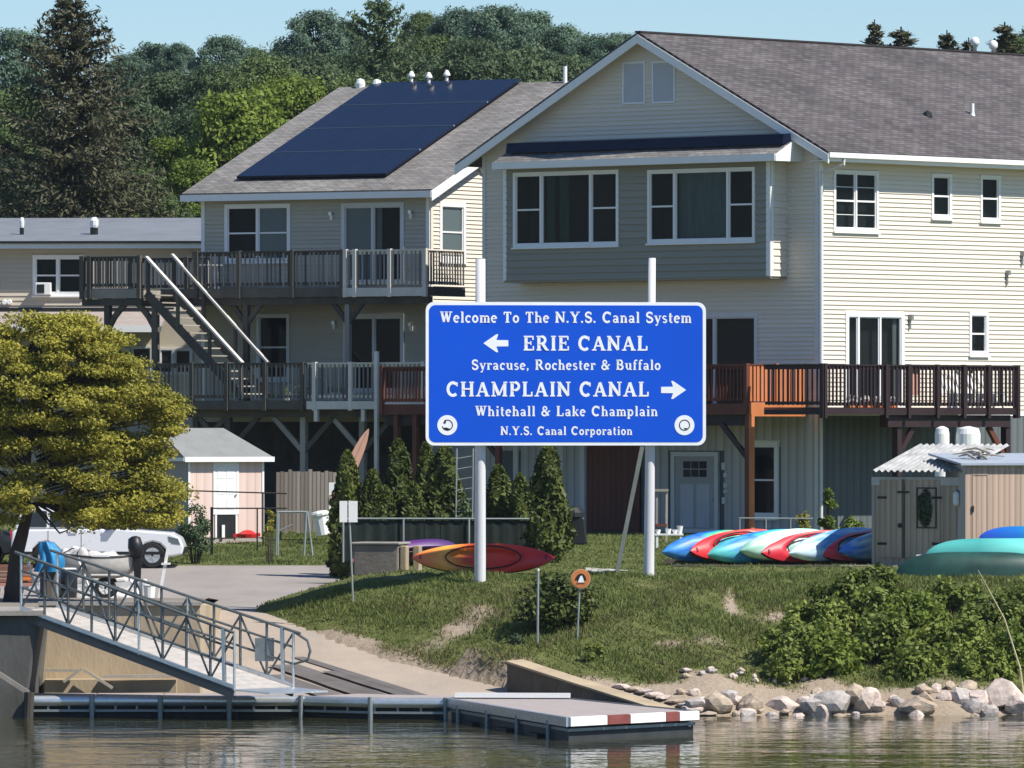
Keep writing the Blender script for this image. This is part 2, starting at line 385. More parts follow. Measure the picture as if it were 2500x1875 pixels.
# ================================================================== terrain
def xb(y):  # right-hand edge of ramp and parking lot
    return np.interp(y, [150, 159.3, 164.6, 168, 175, 178, 185.5, 189.5, 193, 400], [3.2, 3.1, -.1, -2.8, -6.2, -5.9, -4.3, -2.6, -2.4, -2.4])
def rz(y):  # ramp, then parking lot
    return np.interp(y, [140, 161.5, 175, 195, 212, 262], [-3.07, 0, 1.93, 2.6, 3.2, 3.6])
def pz(y): return np.interp(y, [150, 173, 207, 262], [2.42, 2.73, 3.2, 3.6])
def sn(x, y, f, s=0): return np.sin(x*f*1.3+s)*np.cos(y*f+s*2.1)+.5*np.sin(x*f*2.7+y*f*1.9+s*3)
def smin(a, b, k=.35):
    h = np.clip(.5+.5*(b-a)/k, 0, 1); return b*(1-h)+a*h-k*h*(1-h)
def ground(x, y):
    x = np.asarray(x, float); y = np.asarray(y, float)
    t = y-(161.0+.25*sn(x, x*0, .9)); bank = np.where(t > 0, 2.95*np.clip(t/11.8, 0, 10)**.82, .3*t)
    d = (x-xb(y))*.8
    z = smin(smin(pz(y), bank), rz(y)+.36*np.maximum(d, 0)+np.where(y < 166.5, .45, .0)*np.clip(d*3, 0, 1))
    z = z+np.where((d > 0) & (y < 180), .045*sn(x, y, 1.7, 1)+.02*sn(x, y, 4.1, 2), 0)
    back = y > 194.5
    z = np.where(back & (d <= 0), rz(y), z)
    z = np.where(back & (d > 0), np.minimum(pz(y), np.maximum(z, rz(y))), z)
    z = np.where((d <= 0) & ~back, rz(y)-.14, z)
    quay = np.where(y > 163.4, np.interp(y, [163, 173, 179], [2.22, 2.2, 1.95]), -2.5)
    z = np.where((x < -7.15) & (y < 179), quay, z)
    return z
def gz(x, y): return float(ground(x, y))
def gauss(x, y, cx, cy, rx, ry): return np.exp(-((x-cx)/rx)**2-((y-cy)/ry)**2)
def dirt(x, y):
    x = np.asarray(x, float); y = np.asarray(y, float); d = (x-xb(y))*.8
    a = .9*gauss(x, y, -1.1, 168.9, .9, 1.1)+1.1*gauss(x, y, 5.05, 169.3, .17, 1.5)+1.0*gauss(x, y, 6.1, 168.3, .35, .5)+.7*gauss(x, y, 3.9, 165.6, 1.2, .5)
    t = y-161
    a = a+np.clip((2.6-t)/1.2, 0, 1)*np.where(d > 0, 1, 0)*np.clip((9-x)/2, .5, 1)+np.clip((1.3-t)/.5, 0, 1)
    a = a+np.clip((.55-d)/.4, 0, 1)*np.where(y < 172, 1, 0)
    a = a+.28*sn(x, y, 1.9, .4)*np.where(y < 174, 1, .2)
    return np.clip(a, 0, 1)
def build_ground():
    xs = np.concatenate([np.linspace(-160, -26, 40), np.arange(-25, 25.01, .25), np.linspace(26, 160, 40)])
    ys = np.concatenate([np.arange(156, 200, .25), np.arange(200, 262.1, 1.0)])
    Xg, Yg = np.meshgrid(xs, ys, indexing='ij'); Zg = ground(Xg, Yg); nx, ny = Xg.shape
    me = bpy.data.meshes.new('ground'); v = np.stack([Xg, Yg, Zg], -1).reshape(-1, 3)
    i, j = np.meshgrid(np.arange(nx-1), np.arange(ny-1), indexing='ij'); a = (i*ny+j).ravel()
    f = np.stack([a, a+ny, a+ny+1, a+1], 1)
    me.from_pydata(v.tolist(), [], f.tolist()); me.shade_smooth()
    at = me.attributes.new('dirt', 'FLOAT', 'POINT'); at.data.foreach_set('value', dirt(Xg, Yg).ravel().astype(np.float32))
    m = bpy.data.materials.new('lawn_and_dirt'); m.use_nodes = True; N = m.node_tree.nodes; L = m.node_tree.links
    b = N['Principled BSDF']; b.inputs['Roughness'].default_value = .95; b.inputs['Specular IOR Level'].default_value = .15
    an = N.new('ShaderNodeAttribute'); an.attribute_name = 'dirt'; tc = N.new('ShaderNodeTexCoord')
    n1 = N.new('ShaderNodeTexNoise'); n1.inputs['Scale'].default_value = 1.3; n1.inputs['Detail'].default_value = 8; n1.inputs['Roughness'].default_value = .7; L.new(tc.outputs['Object'], n1.inputs['Vector'])
    n2 = N.new('ShaderNodeTexNoise'); n2.inputs['Scale'].default_value = 9; n2.inputs['Detail'].default_value = 5; L.new(tc.outputs['Object'], n2.inputs['Vector'])
    def mixc(A, B, fac):
        k = N.new('ShaderNodeMix'); k.data_type = 'RGBA'
        for nm, c in (('A', A), ('B', B)):
            if isinstance(c, tuple): k.inputs[nm].default_value = (*c, 1)
            else: L.new(c, k.inputs[nm])
        L.new(fac, k.inputs['Factor']); return k.outputs['Result']
    r1 = N.new('ShaderNodeMapRange'); r1.inputs[1].default_value = .35; r1.inputs[2].default_value = .65; L.new(n1.outputs[0], r1.inputs[0])
    g = mixc((.08, .098, .026), (.145, .15, .052), r1.outputs[0]); dd = mixc((.25, .19, .135), (.40, .33, .25), n2.outputs[0])
    s = N.new('ShaderNodeMath'); s.operation = 'MULTIPLY_ADD'; s.inputs[1].default_value = .5; s.inputs[2].default_value = -.25; L.new(n2.outputs[0], s.inputs[0])
    s2 = N.new('ShaderNodeMath'); s2.operation = 'ADD'; L.new(an.outputs['Fac'], s2.inputs[0]); L.new(s.outputs[0], s2.inputs[1])
    r2 = N.new('ShaderNodeMapRange'); r2.inputs[1].default_value = .35; r2.inputs[2].default_value = .75; L.new(s2.outputs[0], r2.inputs[0])
    L.new(mixc(g, dd, r2.outputs[0]), b.inputs['Base Color'])
    bp = N.new('ShaderNodeBump'); bp.inputs['Strength'].default_value = .8; bp.inputs['Distance'].default_value = .05; L.new(n2.outputs[0], bp.inputs['Height']); L.new(bp.outputs[0], b.inputs['Normal'])
    me.materials.append(m); o = bpy.data.objects.new('ground', me); COL.objects.link(o); struct(o)
build_ground()

def ground_sheet(name, m, x0f, x1f, ya, yb, zf, ny=60, nx=16):
    mb = MB()
    def fn(s, t):
        y = ya+(yb-ya)*s; a, b = x0f(y), x1f(y); x = a+(b-a)*t; return (x, y, float(zf(x, y)))
    o = mb.grid(fn, ny, nx).build(name, m, smooth=True); return struct(o)
M_ramp = mat('ramp_concrete', (.40, .325, .255), .92, .0, .7, (1, .5, 1), .5, 14, col2=(.30, .25, .205), detail=8)
M_park = mat('pale_asphalt', (.245, .215, .195), .95, .0, .5, (1, .4, 1), .4, 12, col2=(.33, .295, .265), detail=8)
M_grav = mat('quay_gravel', (.22, .19, .155), .95, .3, 1.2, bump=.6, bscale=16, detail=8)
M_mat = mat('wet_ramp_plank', (.125, .11, .10), .75, .25, 1.2, (1, 1, 1), .3, 10)
ground_sheet('boat_ramp', M_ramp, lambda y: -6.95, lambda y: float(xb(y))+.5, 156, 175, lambda x, y: rz(y))
ground_sheet('parking_lot', M_park, lambda y: -60 if y > 179 else -7.2, lambda y: float(xb(y))+.15, 175, 195, lambda x, y: rz(y)+.006)
ground_sheet('quay', M_grav, lambda y: -60, lambda y: -7.12, 163.2, 179.2, lambda x, y: np.interp(y, [163, 173, 179.2], [2.29, 2.27, 2.072]))
ground_sheet('footpath', mat('path_concrete', (.42, .40, .36), .9, .15, 2, bump=.3), lambda y: 1.75+(y-177.0)*.05, lambda y: 3.3, 176.6, 178.4, lambda x, y: gz(x, y)+.03, 8, 8)
# dark wet strips laid on the ramp
rw = Fr(0, 0, 0)
ramp_mats = thing('ramp_matting', 'dark worn non-slip strips lying on the pale boat ramp', 'matting', (-3, 166, .6))
for (ax, ay), (bx, by), w in (((-4.9, 168.6), (-1.0, 162.0), .34), ((-5.0, 167.6), (-2.2, 162.4), 1.25), ((-5.3, 166.3), (-3.2, 162.5), 1.0), ((-3.9, 166.8), (-1.1, 162.0), .95)):
    a = Vector((ax, ay, rz(ay)+.012)); b = Vector((bx, by, rz(by)+.012)); d = (b-a); sx = Vector((d.y, -d.x, 0)).normalized()*(w/2); n = 14
    MB().grid(lambda s, t: a+d*s+sx*(2*t-1)*(1+.02*math.sin(s*17+w*9)), n, 2).build('strip', M_mat, ramp_mats, recalc=False)

# ---------------------------------------------------------------- quay walls, retaining wall, water
def quay_walls():
    o = thing('quay_wall', 'tan stained concrete quay wall behind the gangway', 'wall', (-8.6, 163.2, 0))
    MB().box(WORLD, -10.45, -6.9, 162.95, 163.5, -1, 2.34).build('wall_face', M_conc, o)
    MB().hexa([(-7.25, 163.5, -1), (-6.9, 163.5, -1), (-6.9, 176, -1), (-7.25, 176, -1), (-7.25, 163.5, 2.33), (-6.9, 163.5, 2.33), (-6.9, 176, 2.02), (-7.25, 176, 2.1)]).build('side_wall', M_conc, o)
    MB().box(WORLD, -10.47, -6.86, 162.85, 163.2, 2.34, 2.42).build('coping', M_concg, o)
    MB().box(WORLD, -10.3, -7.4, 162.4, 162.95, -1, .72).build('footing_step', M_conc, o)
    a = thing('dock_abutment', 'dark concrete abutment at the top of the gangway', 'abutment', (-11.5, 161.5, 0))
    MB().hexa([(-14, 159.7, -1), (-10.75, 159.7, -1), (-10.5, 163.4, -1), (-14, 163.4, -1), (-14, 159.7, 2.2), (-10.2, 159.8, 2.2), (-10.2, 163.4, 2.2), (-14, 163.4, 2.2)]).build('wall', M_dconc, a, bevel=.06)
    MB().box(WORLD, -14, -10.15, 159.6, 163.4, 2.2, 2.3).build('coping', M_concg, a)
    l = thing('quay_wall', 'far dark quay wall running left beyond the abutment', 'wall', (-40, 163, 0))
    MB().box(WORLD, -60, -14.05, 162.9, 163.4, -1, 2.3).build('wall_face', M_dconc, l)
    p = thing('fallen_planks', 'broken planks leaning on the footing under the gangway', 'planks', (-9.4, 162.2, .7))
    for x0, z0, x1, z1, y in ((205, 1635, 275, 1680, 162.2), (155, 1665, 200, 1632, 162.1), (250, 1652, 440, 1648, 162.3), (110, 1636, 190, 1637, 162.25)):
        MB().bar(P(x0, z0, y), P(x1, z1, y), .09, .06).build('plank', M_weathl, p)
    MB().bar(P(-10, 1640, 159), P(70, 1692, 159), .12, .1).build('plank', M_weathl, p)
    MB().tube([P(72, 1690, 158.9), P(68, 1760, 158.9)], .11, 10).build('pile', M_weath, p)
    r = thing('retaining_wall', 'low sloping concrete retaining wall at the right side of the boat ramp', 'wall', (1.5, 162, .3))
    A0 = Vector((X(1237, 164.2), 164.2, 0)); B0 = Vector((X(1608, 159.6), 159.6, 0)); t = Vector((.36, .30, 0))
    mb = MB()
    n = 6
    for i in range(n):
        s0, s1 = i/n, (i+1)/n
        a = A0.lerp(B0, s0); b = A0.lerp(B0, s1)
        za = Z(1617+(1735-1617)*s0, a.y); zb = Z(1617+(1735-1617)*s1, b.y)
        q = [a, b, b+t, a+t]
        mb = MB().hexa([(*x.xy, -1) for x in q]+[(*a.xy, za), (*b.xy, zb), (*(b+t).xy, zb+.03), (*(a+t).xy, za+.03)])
        w_ = mb.build('wall_section', mat('shaded_wall_concrete', (.10, .088, .07), .9, .3, 1.5, (1, 1, .5), .4, 14), r, bevel=.02)  # dark colour carries the shade on the wall's left face
        e_ = Vector((-.02, -.02, 0)); MB().hexa([a+e_+Vector((0, 0, za-.01)), b+e_+Vector((0, 0, zb-.01)), b+t+Vector((0, 0, zb+.02)), a+t+Vector((0, 0, za+.02)), a+e_+Vector((0, 0, za+.035)), b+e_+Vector((0, 0, zb+.035)), b+t+Vector((0, 0, zb+.06)), a+t+Vector((0, 0, za+.06))]).build('coping', M_conc, w_)  # paler strip added to paint the sunlit top of the wall
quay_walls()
def water():
    m = bpy.data.materials.new('canal_water'); m.use_nodes = True; N = m.node_tree.nodes; L = m.node_tree.links
    b = N['Principled BSDF']; b.inputs['Base Color'].default_value = (.045, .045, .018, 1); b.inputs['Roughness'].default_value = .04; b.inputs['IOR'].default_value = 1.33
    tc = N.new('ShaderNodeTexCoord')
    def nz(scale, st, d):
        mp = N.new('ShaderNodeMapping'); mp.inputs['Scale'].default_value = st; L.new(tc.outputs['Object'], mp.inputs[0])
        n = N.new('ShaderNodeTexNoise'); n.inputs['Scale'].default_value = scale; n.inputs['Detail'].default_value = d; n.inputs['Roughness'].default_value = .55; L.new(mp.outputs[0], n.inputs['Vector']); return n.outputs[0]
    a = nz(1.0, (.9, 1.1, 1), 3); c = nz(.22, (.6, 1, 1), 2)
    ad = N.new('ShaderNodeMath'); ad.operation = 'MULTIPLY_ADD'; ad.inputs[1].default_value = 2.2; L.new(c, ad.inputs[0]); L.new(a, ad.inputs[2])
    bp = N.new('ShaderNodeBump'); bp.inputs['Strength'].default_value = 1; bp.inputs['Distance'].default_value = .022; L.new(ad.outputs[0], bp.inputs['Height']); L.new(bp.outputs[0], b.inputs['Normal'])
    o = MB().add([(-900, -300, 0), (900, -300, 0), (900, 168, 0), (-900, 168, 0)], [(0, 1, 2, 3)]).build('water', m, recalc=False); struct(o)
water()
def hill():
    M_h = mat('hill_undergrowth', (.022, .035, .014), .95, .5, .3, bump=.8, bscale=1.2)
    def fn(s, t):
        x = -500+1000*t; y = 258+450*s
        z = 3.0+18*min(1, max(0, (y-262)/140))**.9+6*math.sin(x*.012+1)*s+2*math.sin(x*.05)*s
        return (x, y, z)
    struct(MB().grid(fn, 40, 60).build('hill', M_h, smooth=True))
    far = MB().add([(-4000, 600, 15), (4000, 600, 15), (4000, 5000, 14), (-4000, 5000, 14)], [(0, 1, 2, 3)]).build('terrain', M_h, recalc=False); struct(far)
    for sx in (-1, 1):
        struct(MB().add([(sx*159.9, 161.5, .6), (sx*900, 161.5, .6), (sx*900, 300, 4), (sx*159.9, 300, 4)], [(0, 1, 2, 3)]).build('terrain', M_h, recalc=False))
hill()

# ================================================================== gable house (right)
PITCH = .128
G = Fr(X(2000, 208), 208, -42)      # gable wall
RW = Fr(X(2000, 208), 208, 48)      # long sunlit wall
GW = -G.hit(1180, 500)[0]           # gable width
HB = 3.25
EZ = Z(346, 208)                    # wall top at the corner
ga = -GW/2
RZ = Z(84, 208+GW/2*math.sin(R(42)))     # ridge
SL = (RZ-EZ)/(GW/2); EO = .72       # slope, eave overhang
FL = 10.45                          # z where siding starts (above the basement)
def gable_house():
    h = thing('gabled_house', 'large cream sided house with grey gable front, bay window and long brown shingle roof', 'house', G.w(0, 0, HB))
    LEN = 24.0
    z1 = G.hit(1700, 1010)[1]       # basement / siding line
    # ---- gable front
    ga_w1 = G.rect(1255, 1512, 418, 602, -.75); ga_w2 = G.rect(1583, 1845, 411, 592, -.75)
    slid = G.rect(1640, 1852, 765, 1000)
    slid2 = G.rect(1250, 1450, 765, 1000)
    def uf(z):
        if z < EZ: return (-GW, 0)
        k = (z-EZ)/SL; return (-GW+k, -k)
    bu0 = G.hit(1230, 600, -.75)[0]; bu1 = G.hit(1880, 600, -.75)[0]; bz0 = G.hit(1550, 680, -.75)[1]; bz1 = G.hit(1550, 398, -.75)[1]
    att = [G.rect(1522, 1577, 151, 254), G.rect(1594, 1650, 149, 252)]
    hole = [(bu0+.05, bu1-.05, bz0+.05, bz1-.05)]
    siding(h, G, 0, M_cream, uf, z1, RZ-.15, PITCH, [slid, slid2]+hole+att)
    wallsheet(h, G, .01, M_cream, -GW, 0, z1, EZ, [slid, slid2], extra=[(-GW, EZ), (0, EZ), (ga, RZ)])
    for r in att:
        w = boxring(MB(), G, *r, .05, -.05, .02).build('attic_panel', M_white, h)
        MB().box(G, r[0]+.05, r[1]-.05, -.028, .0, r[2]+.05, r[3]-.05).build('panel', M_louver, w)
    for s in (slid, slid2):
        window(h, G, 0, s, [(1, False), (1, False)], .12, M_whitegrey, name='sliding_door', sill=False)
    # rake boards, corner boards
    ov = .45
    for a, b in ((-GW-EO, ga), (EO, ga)):
        za, zb = (EZ-EO*SL, RZ)
        mb = MB(); t = .27
        vs = [(a, za-t), (b, zb-t*1.0), (b, zb-.02), (a, za-.02)]
        mb.prism(G, vs, -ov-.03, -ov+.02).build('rake_board', M_white, h)
        MB().add([G.w(a, -ov+.02, za-.07), G.w(b, -ov+.02, zb-.07), G.w(b, .0, zb-.07), G.w(a, .0, za-.07)], [(0, 1, 2, 3)]).build('soffit', M_whitegrey, h, recalc=False)
    for u in (-GW, -.13): MB().box(G, u, u+.13, -.05, .0, HB, EZ-.1).build('corner_board', M_whitegrey, h)
    MB().box(RW, -.03, .12, -.05, .0, z1, EZ-.1).build('corner_board', M_white, h)
    # roof slopes
    th = .10
    def rp(u, v, z): return G.w(u, v, z+.06)
    sheet('roof', [rp(EO, -ov, EZ-EO*SL), rp(EO, LEN, EZ-EO*SL), rp(ga, LEN, RZ), rp(ga, -ov, RZ)], th, M_shing, h)
    sheet('roof', [rp(-GW-EO, LEN, EZ-EO*SL), rp(-GW-EO, -ov, EZ-EO*SL), rp(ga, -ov, RZ), rp(ga, LEN, RZ)], th, M_shing, h)
    MB().bar(rp(ga, -ov, RZ+.0), rp(ga, LEN, RZ+.0), .22, .05).build('ridge_cap', M_shing, h)
    # ---- bay box with its own little roof
    by = -.75
    wallsheet(h, G, by, M_grey_s, bu0, bu1, bz0, bz1, [ga_w1, ga_w2], name='bay_wall')
    bay = h.children[-1] if False else [c for c in h.children if c.name.startswith('bay_wall')][0]
    siding(bay, G, by, M_grey_s, lambda z: (bu0+.1, bu1-.1), bz0, bz1, .19, [ga_w1, ga_w2])
    MB().box(G, bu0, bu1, by+.005, .0, bz0-.06, bz0).build('bay_floor', M_grey_s, bay)
    BS = Fr(G.w(bu1, by, 0).x, G.w(bu1, by, 0).y, 48)
    BL = Fr(G.w(bu0, 0, 0).x, G.w(bu0, 0, 0).y, -132)
    wallsheet(bay, BS, 0, M_cream, 0, .75, bz0, bz1, [], name='bay_side'); siding(bay, BS, 0, M_cream, lambda z: (.1, .75), bz0, bz1, .19, [])
    wallsheet(bay, BL, 0, M_cream, 0, .75, bz0, bz1, [], name='bay_side')
    MB().box(G, bu0, bu0+.13, by-.035, by, bz0, bz1).build('corner_board', M_white, bay)
    MB().box(G, bu1-.12, bu1+.03, by-.035, by, bz0, bz1).build('corner_board', M_white, bay)
    MB().box(BS, -.03, .13, -.03, 0, bz0, bz1).build('corner_board', M_white, bay)
    window(bay, G, by, ga_w1, [(.6, True), (1.15, False), (.6, True)], .085, M_white, name='bay_window', curtains=[(1, M_curtg, .03, .2), (1, M_curtg, .3, .5)], depth=.6)
    window(bay, G, by, ga_w2, [(.6, True), (1.3, False), (.6, True)], .085, M_white, name='bay_window', curtains=[(1, M_curt, .0, 1.0)], depth=.6)
    # pent roof over the bay
    pu0 = G.hit(1203, 395, -1.2)[0]; pu1 = G.hit(1893, 395, -1.2)[0]; pz0 = bz1+.12; pz1 = G.hit(1560, 345, 0)[1]+.08
    sheet('bay_roof', [G.w(pu0, -1.2, pz0), G.w(pu1, -1.2, pz0), G.w(pu1, -.02, pz1), G.w(pu0, -.02, pz1)], .07, M_shing2, bay)
    MB().box(G, pu0, pu1, -1.24, -1.2, pz0-.2, pz0-.0).build('fascia', M_white, bay)
    MB().box(G, pu0, pu1, -1.2, -.03, pz0-.2, pz0-.16).build('soffit', M_whitegrey, bay)
    MB().prism(RW, [(0, 0)]*0+[(0, 0), (0, 0), (0, 0)], 0, 0) if False else None
    PE = Fr(G.w(pu1, -1.2, 0).x, G.w(pu1, -1.2, 0).y, 48)
    MB().prism(PE, [(-.02, pz0-.2), (1.18, pz0-.2), (1.18, pz1-.03), (-.02, pz0-.02)], -.03, .0).build('end_board', M_white, bay)
    # dark panel above the bay roof
    su0 = G.hit(1240, 350, -.75)[0]; su1 = G.hit(1916, 350, -.75)[0]; sz = G.hit(1560, 351, -.75)[1]
    MB().hexa([G.w(su0, -.85, sz-.15), G.w(su1, -.85, sz-.15), G.w(su1, -.05, sz+.02), G.w(su0, -.05, sz+.02), G.w(su0, -.80, sz+.14), G.w(su1, -.80, sz+.14), G.w(su1, -.05, sz+.2), G.w(su0, -.05, sz+.2)]).build('solar_panel', M_solar, bay)
    # ---- long sunlit wall
    w1 = RW.rect(2033, 2142, 416, 566); w2 = RW.rect(2272, 2321, 424, 534); w3 = RW.rect(2391, 2440, 428, 542)
    d1 = RW.rect(2062, 2205, 762, 1005); w4 = RW.rect(2364, 2410, 762, 868)
    ops = [w1, w2, w3, d1, w4]
    siding(h, RW, 0, M_cream, lambda z: (.12, LEN), z1, EZ-.1, PITCH, ops)
    wallsheet(h, RW, .01, M_cream, 0, LEN, z1, EZ, ops)
    window(h, RW, 0, w1, [(1, True), (1, True)], .09, muntin=4); window(h, RW, 0, w2, [(1, True)], .09); window(h, RW, 0, w3, [(1, True)], .09)
    window(h, RW, 0, w4, [(1, True)], .10)
    window(h, RW, 0, d1, [(.45, False), (1, False), (1, False)], .14, name='sliding_door', sill=False, curtains=[(2, M_curtw, .78, .98)])
    MB().box(RW, -.45, LEN, -EO-.05, -EO+.09, EZ-EO*SL-.10, EZ-EO*SL+.04).build('gutter', M_white, h)
    MB().box(RW, -.42, LEN, -EO+.05, -EO+.09, EZ-EO*SL-.2, EZ-EO*SL-.10).build('fascia', M_white, h)
    MB().box(RW, -.42, LEN, -EO+.09, -.03, EZ-EO*SL-.2, EZ-EO*SL-.17).build('soffit', M_whitegrey, h)
    e = EZ-EO*SL
    MB().tube([RW.w(.25, -EO+.02, e-.1), RW.w(.25, -EO+.02, e-.28), RW.w(.1, -.3, e-.42), RW.w(-.02, -.09, e-.5), RW.w(-.02, -.09, z1)], .045, 8).build('downspout', M_whitegrey, h)
    MB().tube([RW.w(-.02, -.09, z1), RW.w(-.02, -.09, HB)], .05, 8).build('downspout', M_whitegrey, h)
    # wall lamps and brackets
    for px, py in ((2218, 780), (2455, 672), (2492, 625)):
        u, z = RW.hit(px, py)
        MB().box(RW, u-.05, u+.05, -.16, -.027, z, z+.14).build('wall_lamp', M_dalu, h)
        MB().box(RW, u-.04, u+.02, -.09, -.027, z-.28, z).build('bracket', M_dalu, h)
    # roof vents
    def on_roof(px, py):
        # point of the right roof slope behind a pixel
        n = (rp(EO, LEN, EZ-EO*SL)-rp(EO, -ov, EZ-EO*SL)).cross(rp(ga, -ov, RZ)-rp(EO, -ov, EZ-EO*SL)); d = Vector(((px-CX)/F, 1, (HY-py)/F)); p0 = rp(EO, -ov, EZ-EO*SL)-Vector((0, 0, ZC))
        return d*(p0.dot(n)/d.dot(n))+Vector((0, 0, ZC))
    for px, py in ((2380, 122), (2425, 130)):
        p = on_roof(px, py); MB().lathe(p, [(.06, -.1), (.06, .12), (.11, .14), (.14, .22), (.13, .32), (.06, .39)], 12).build('roof_vent', M_plast, h, smooth=True)
    p = on_roof(2374, 280); MB().lathe(p, [(.09, -.05), (.06, .05), (.055, .33)], 10).build('vent_pipe', M_plast, h)
    p = on_roof(2264, 282); MB().lathe(p, [(.16, -.05), (.13, .08), (.02, .14)], 10).build('roof_vent', M_black, h)
    # ---- basement of upright boards
    bops = [G.rect(1433, 1568, 1080, 1345), G.rect(1640, 1760, 1100, 1310), G.rect(1826, 1905, 1075, 1268), G.rect(1210, 1280, 1100, 1345)]
    u = -GW
    while u < -.02:
        b = min(u+.30, -.0)
        op = [o for o in bops if o[0] < (u+b)/2 < o[1]]
        for lo, hi in ([(HB-.3, z1)] if not op else [(HB-.3, op[0][2]), (op[0][3], z1)]):
            if hi-lo > .03: piece('wall_plank', 'box', M_batten, h, G, u+.008, b-.008, -.03, 0, lo, hi)
        u = b
    wallsheet(h, G, -.004, M_batten_d, -GW, 0, HB-.4, z1, [bops[2]], name='basement_wall')
    u = 0
    while u < LEN-.1:
        piece('wall_plank', 'box', M_batten_d, h, RW, u+.006, u+.3-.006, -.03, 0, HB-.3, z1-.02) if u < 13 else None
        u += .3
    wallsheet(h, RW, -.002, M_batten_d, 0, LEN, HB-.4, z1, [], name='basement_wall')
    MB().box(RW, 0, LEN, -.05, -.002, z1-.06, z1+.02).build('band_board', M_white, h)
    # grey door with six lights
    r = G.rect(1642, 1757, 1103, 1302); f = boxring(MB(), G, *r, .13, -.09, -.0).build('door_frame', M_whitegrey, h)
    u0, u1, z0, zt = r[0]+.13, r[1]-.13, r[2]+.02, r[3]-.13
    d = MB().box(G, u0, u1, -.05, -.01, z0, zt).build('door', mat('grey_door', (.34, .34, .33), .5, .06), h)
    lw = (u1-u0); lz0 = zt-(zt-z0)*.27
    for i in range(3):
        for j in range(2):
            MB().box(G, u0+lw*(.2+.2*i)+.015, u0+lw*(.4+.2*i)-.015, -.056, -.05, lz0+.24*j, lz0+.24*j+.21).build('pane', M_glassb if False else M_solar, d)
    for i in range(2): MB().box(G, u0+lw*(.14+.4*i), u0+lw*(.46+.4*i), -.055, -.05, z0+.15, lz0-.2).build('door_panel', M_louver, d)
    MB().lathe(G.w(u1-.09, -.06, z0+.95), [(.03, 0), (.035, .04), (.01, .06)], 8, G.V*-1).build('door_handle', M_alu, d)
    # basement window
    r = G.rect(1828, 1903, 1078, 1266); window(h, G, -.03, r, [(1, True)], .13, M_white, depth=.3, name='window')
    # tall reddish plank door
    r = G.rect(1436, 1566, 1085, 1340); n = 9
    dd = MB().box(G, r[0], r[1], -.06, -.01, r[2], r[3]).build('plank_door', M_darkred, h); dd['label'] = 'tall reddish brown plank door'
    for i in range(n):
        w = (r[1]-r[0])/n; piece('plank', 'box', M_redw, dd, G, r[0]+w*i+.006, r[0]+w*(i+1)-.006, -.085, -.058, r[2]+.02, r[3]-.02)
    for px in (1425, 1372, 1262):
        u = G.hit(px, 1200)[0]; MB().box(G, u-.09, u+.09, -.07, -.0, HB-.2, z1-.5).build('trim_board', M_whitegrey, h)
    for px, py, hh in ((1771, 1138, .2), (1776, 1160, .12), (1776, 1185, .14), (1776, 1200, .1), (1772, 1222, .18)):
        u, z = G.hit(px, py); MB().box(G, u-.07, u+.06, -.1, -.0, z-hh/2, z+hh/2).build('meter_box', M_whitegrey, h)
    return h, z1
GH, GZ1 = gable_house()

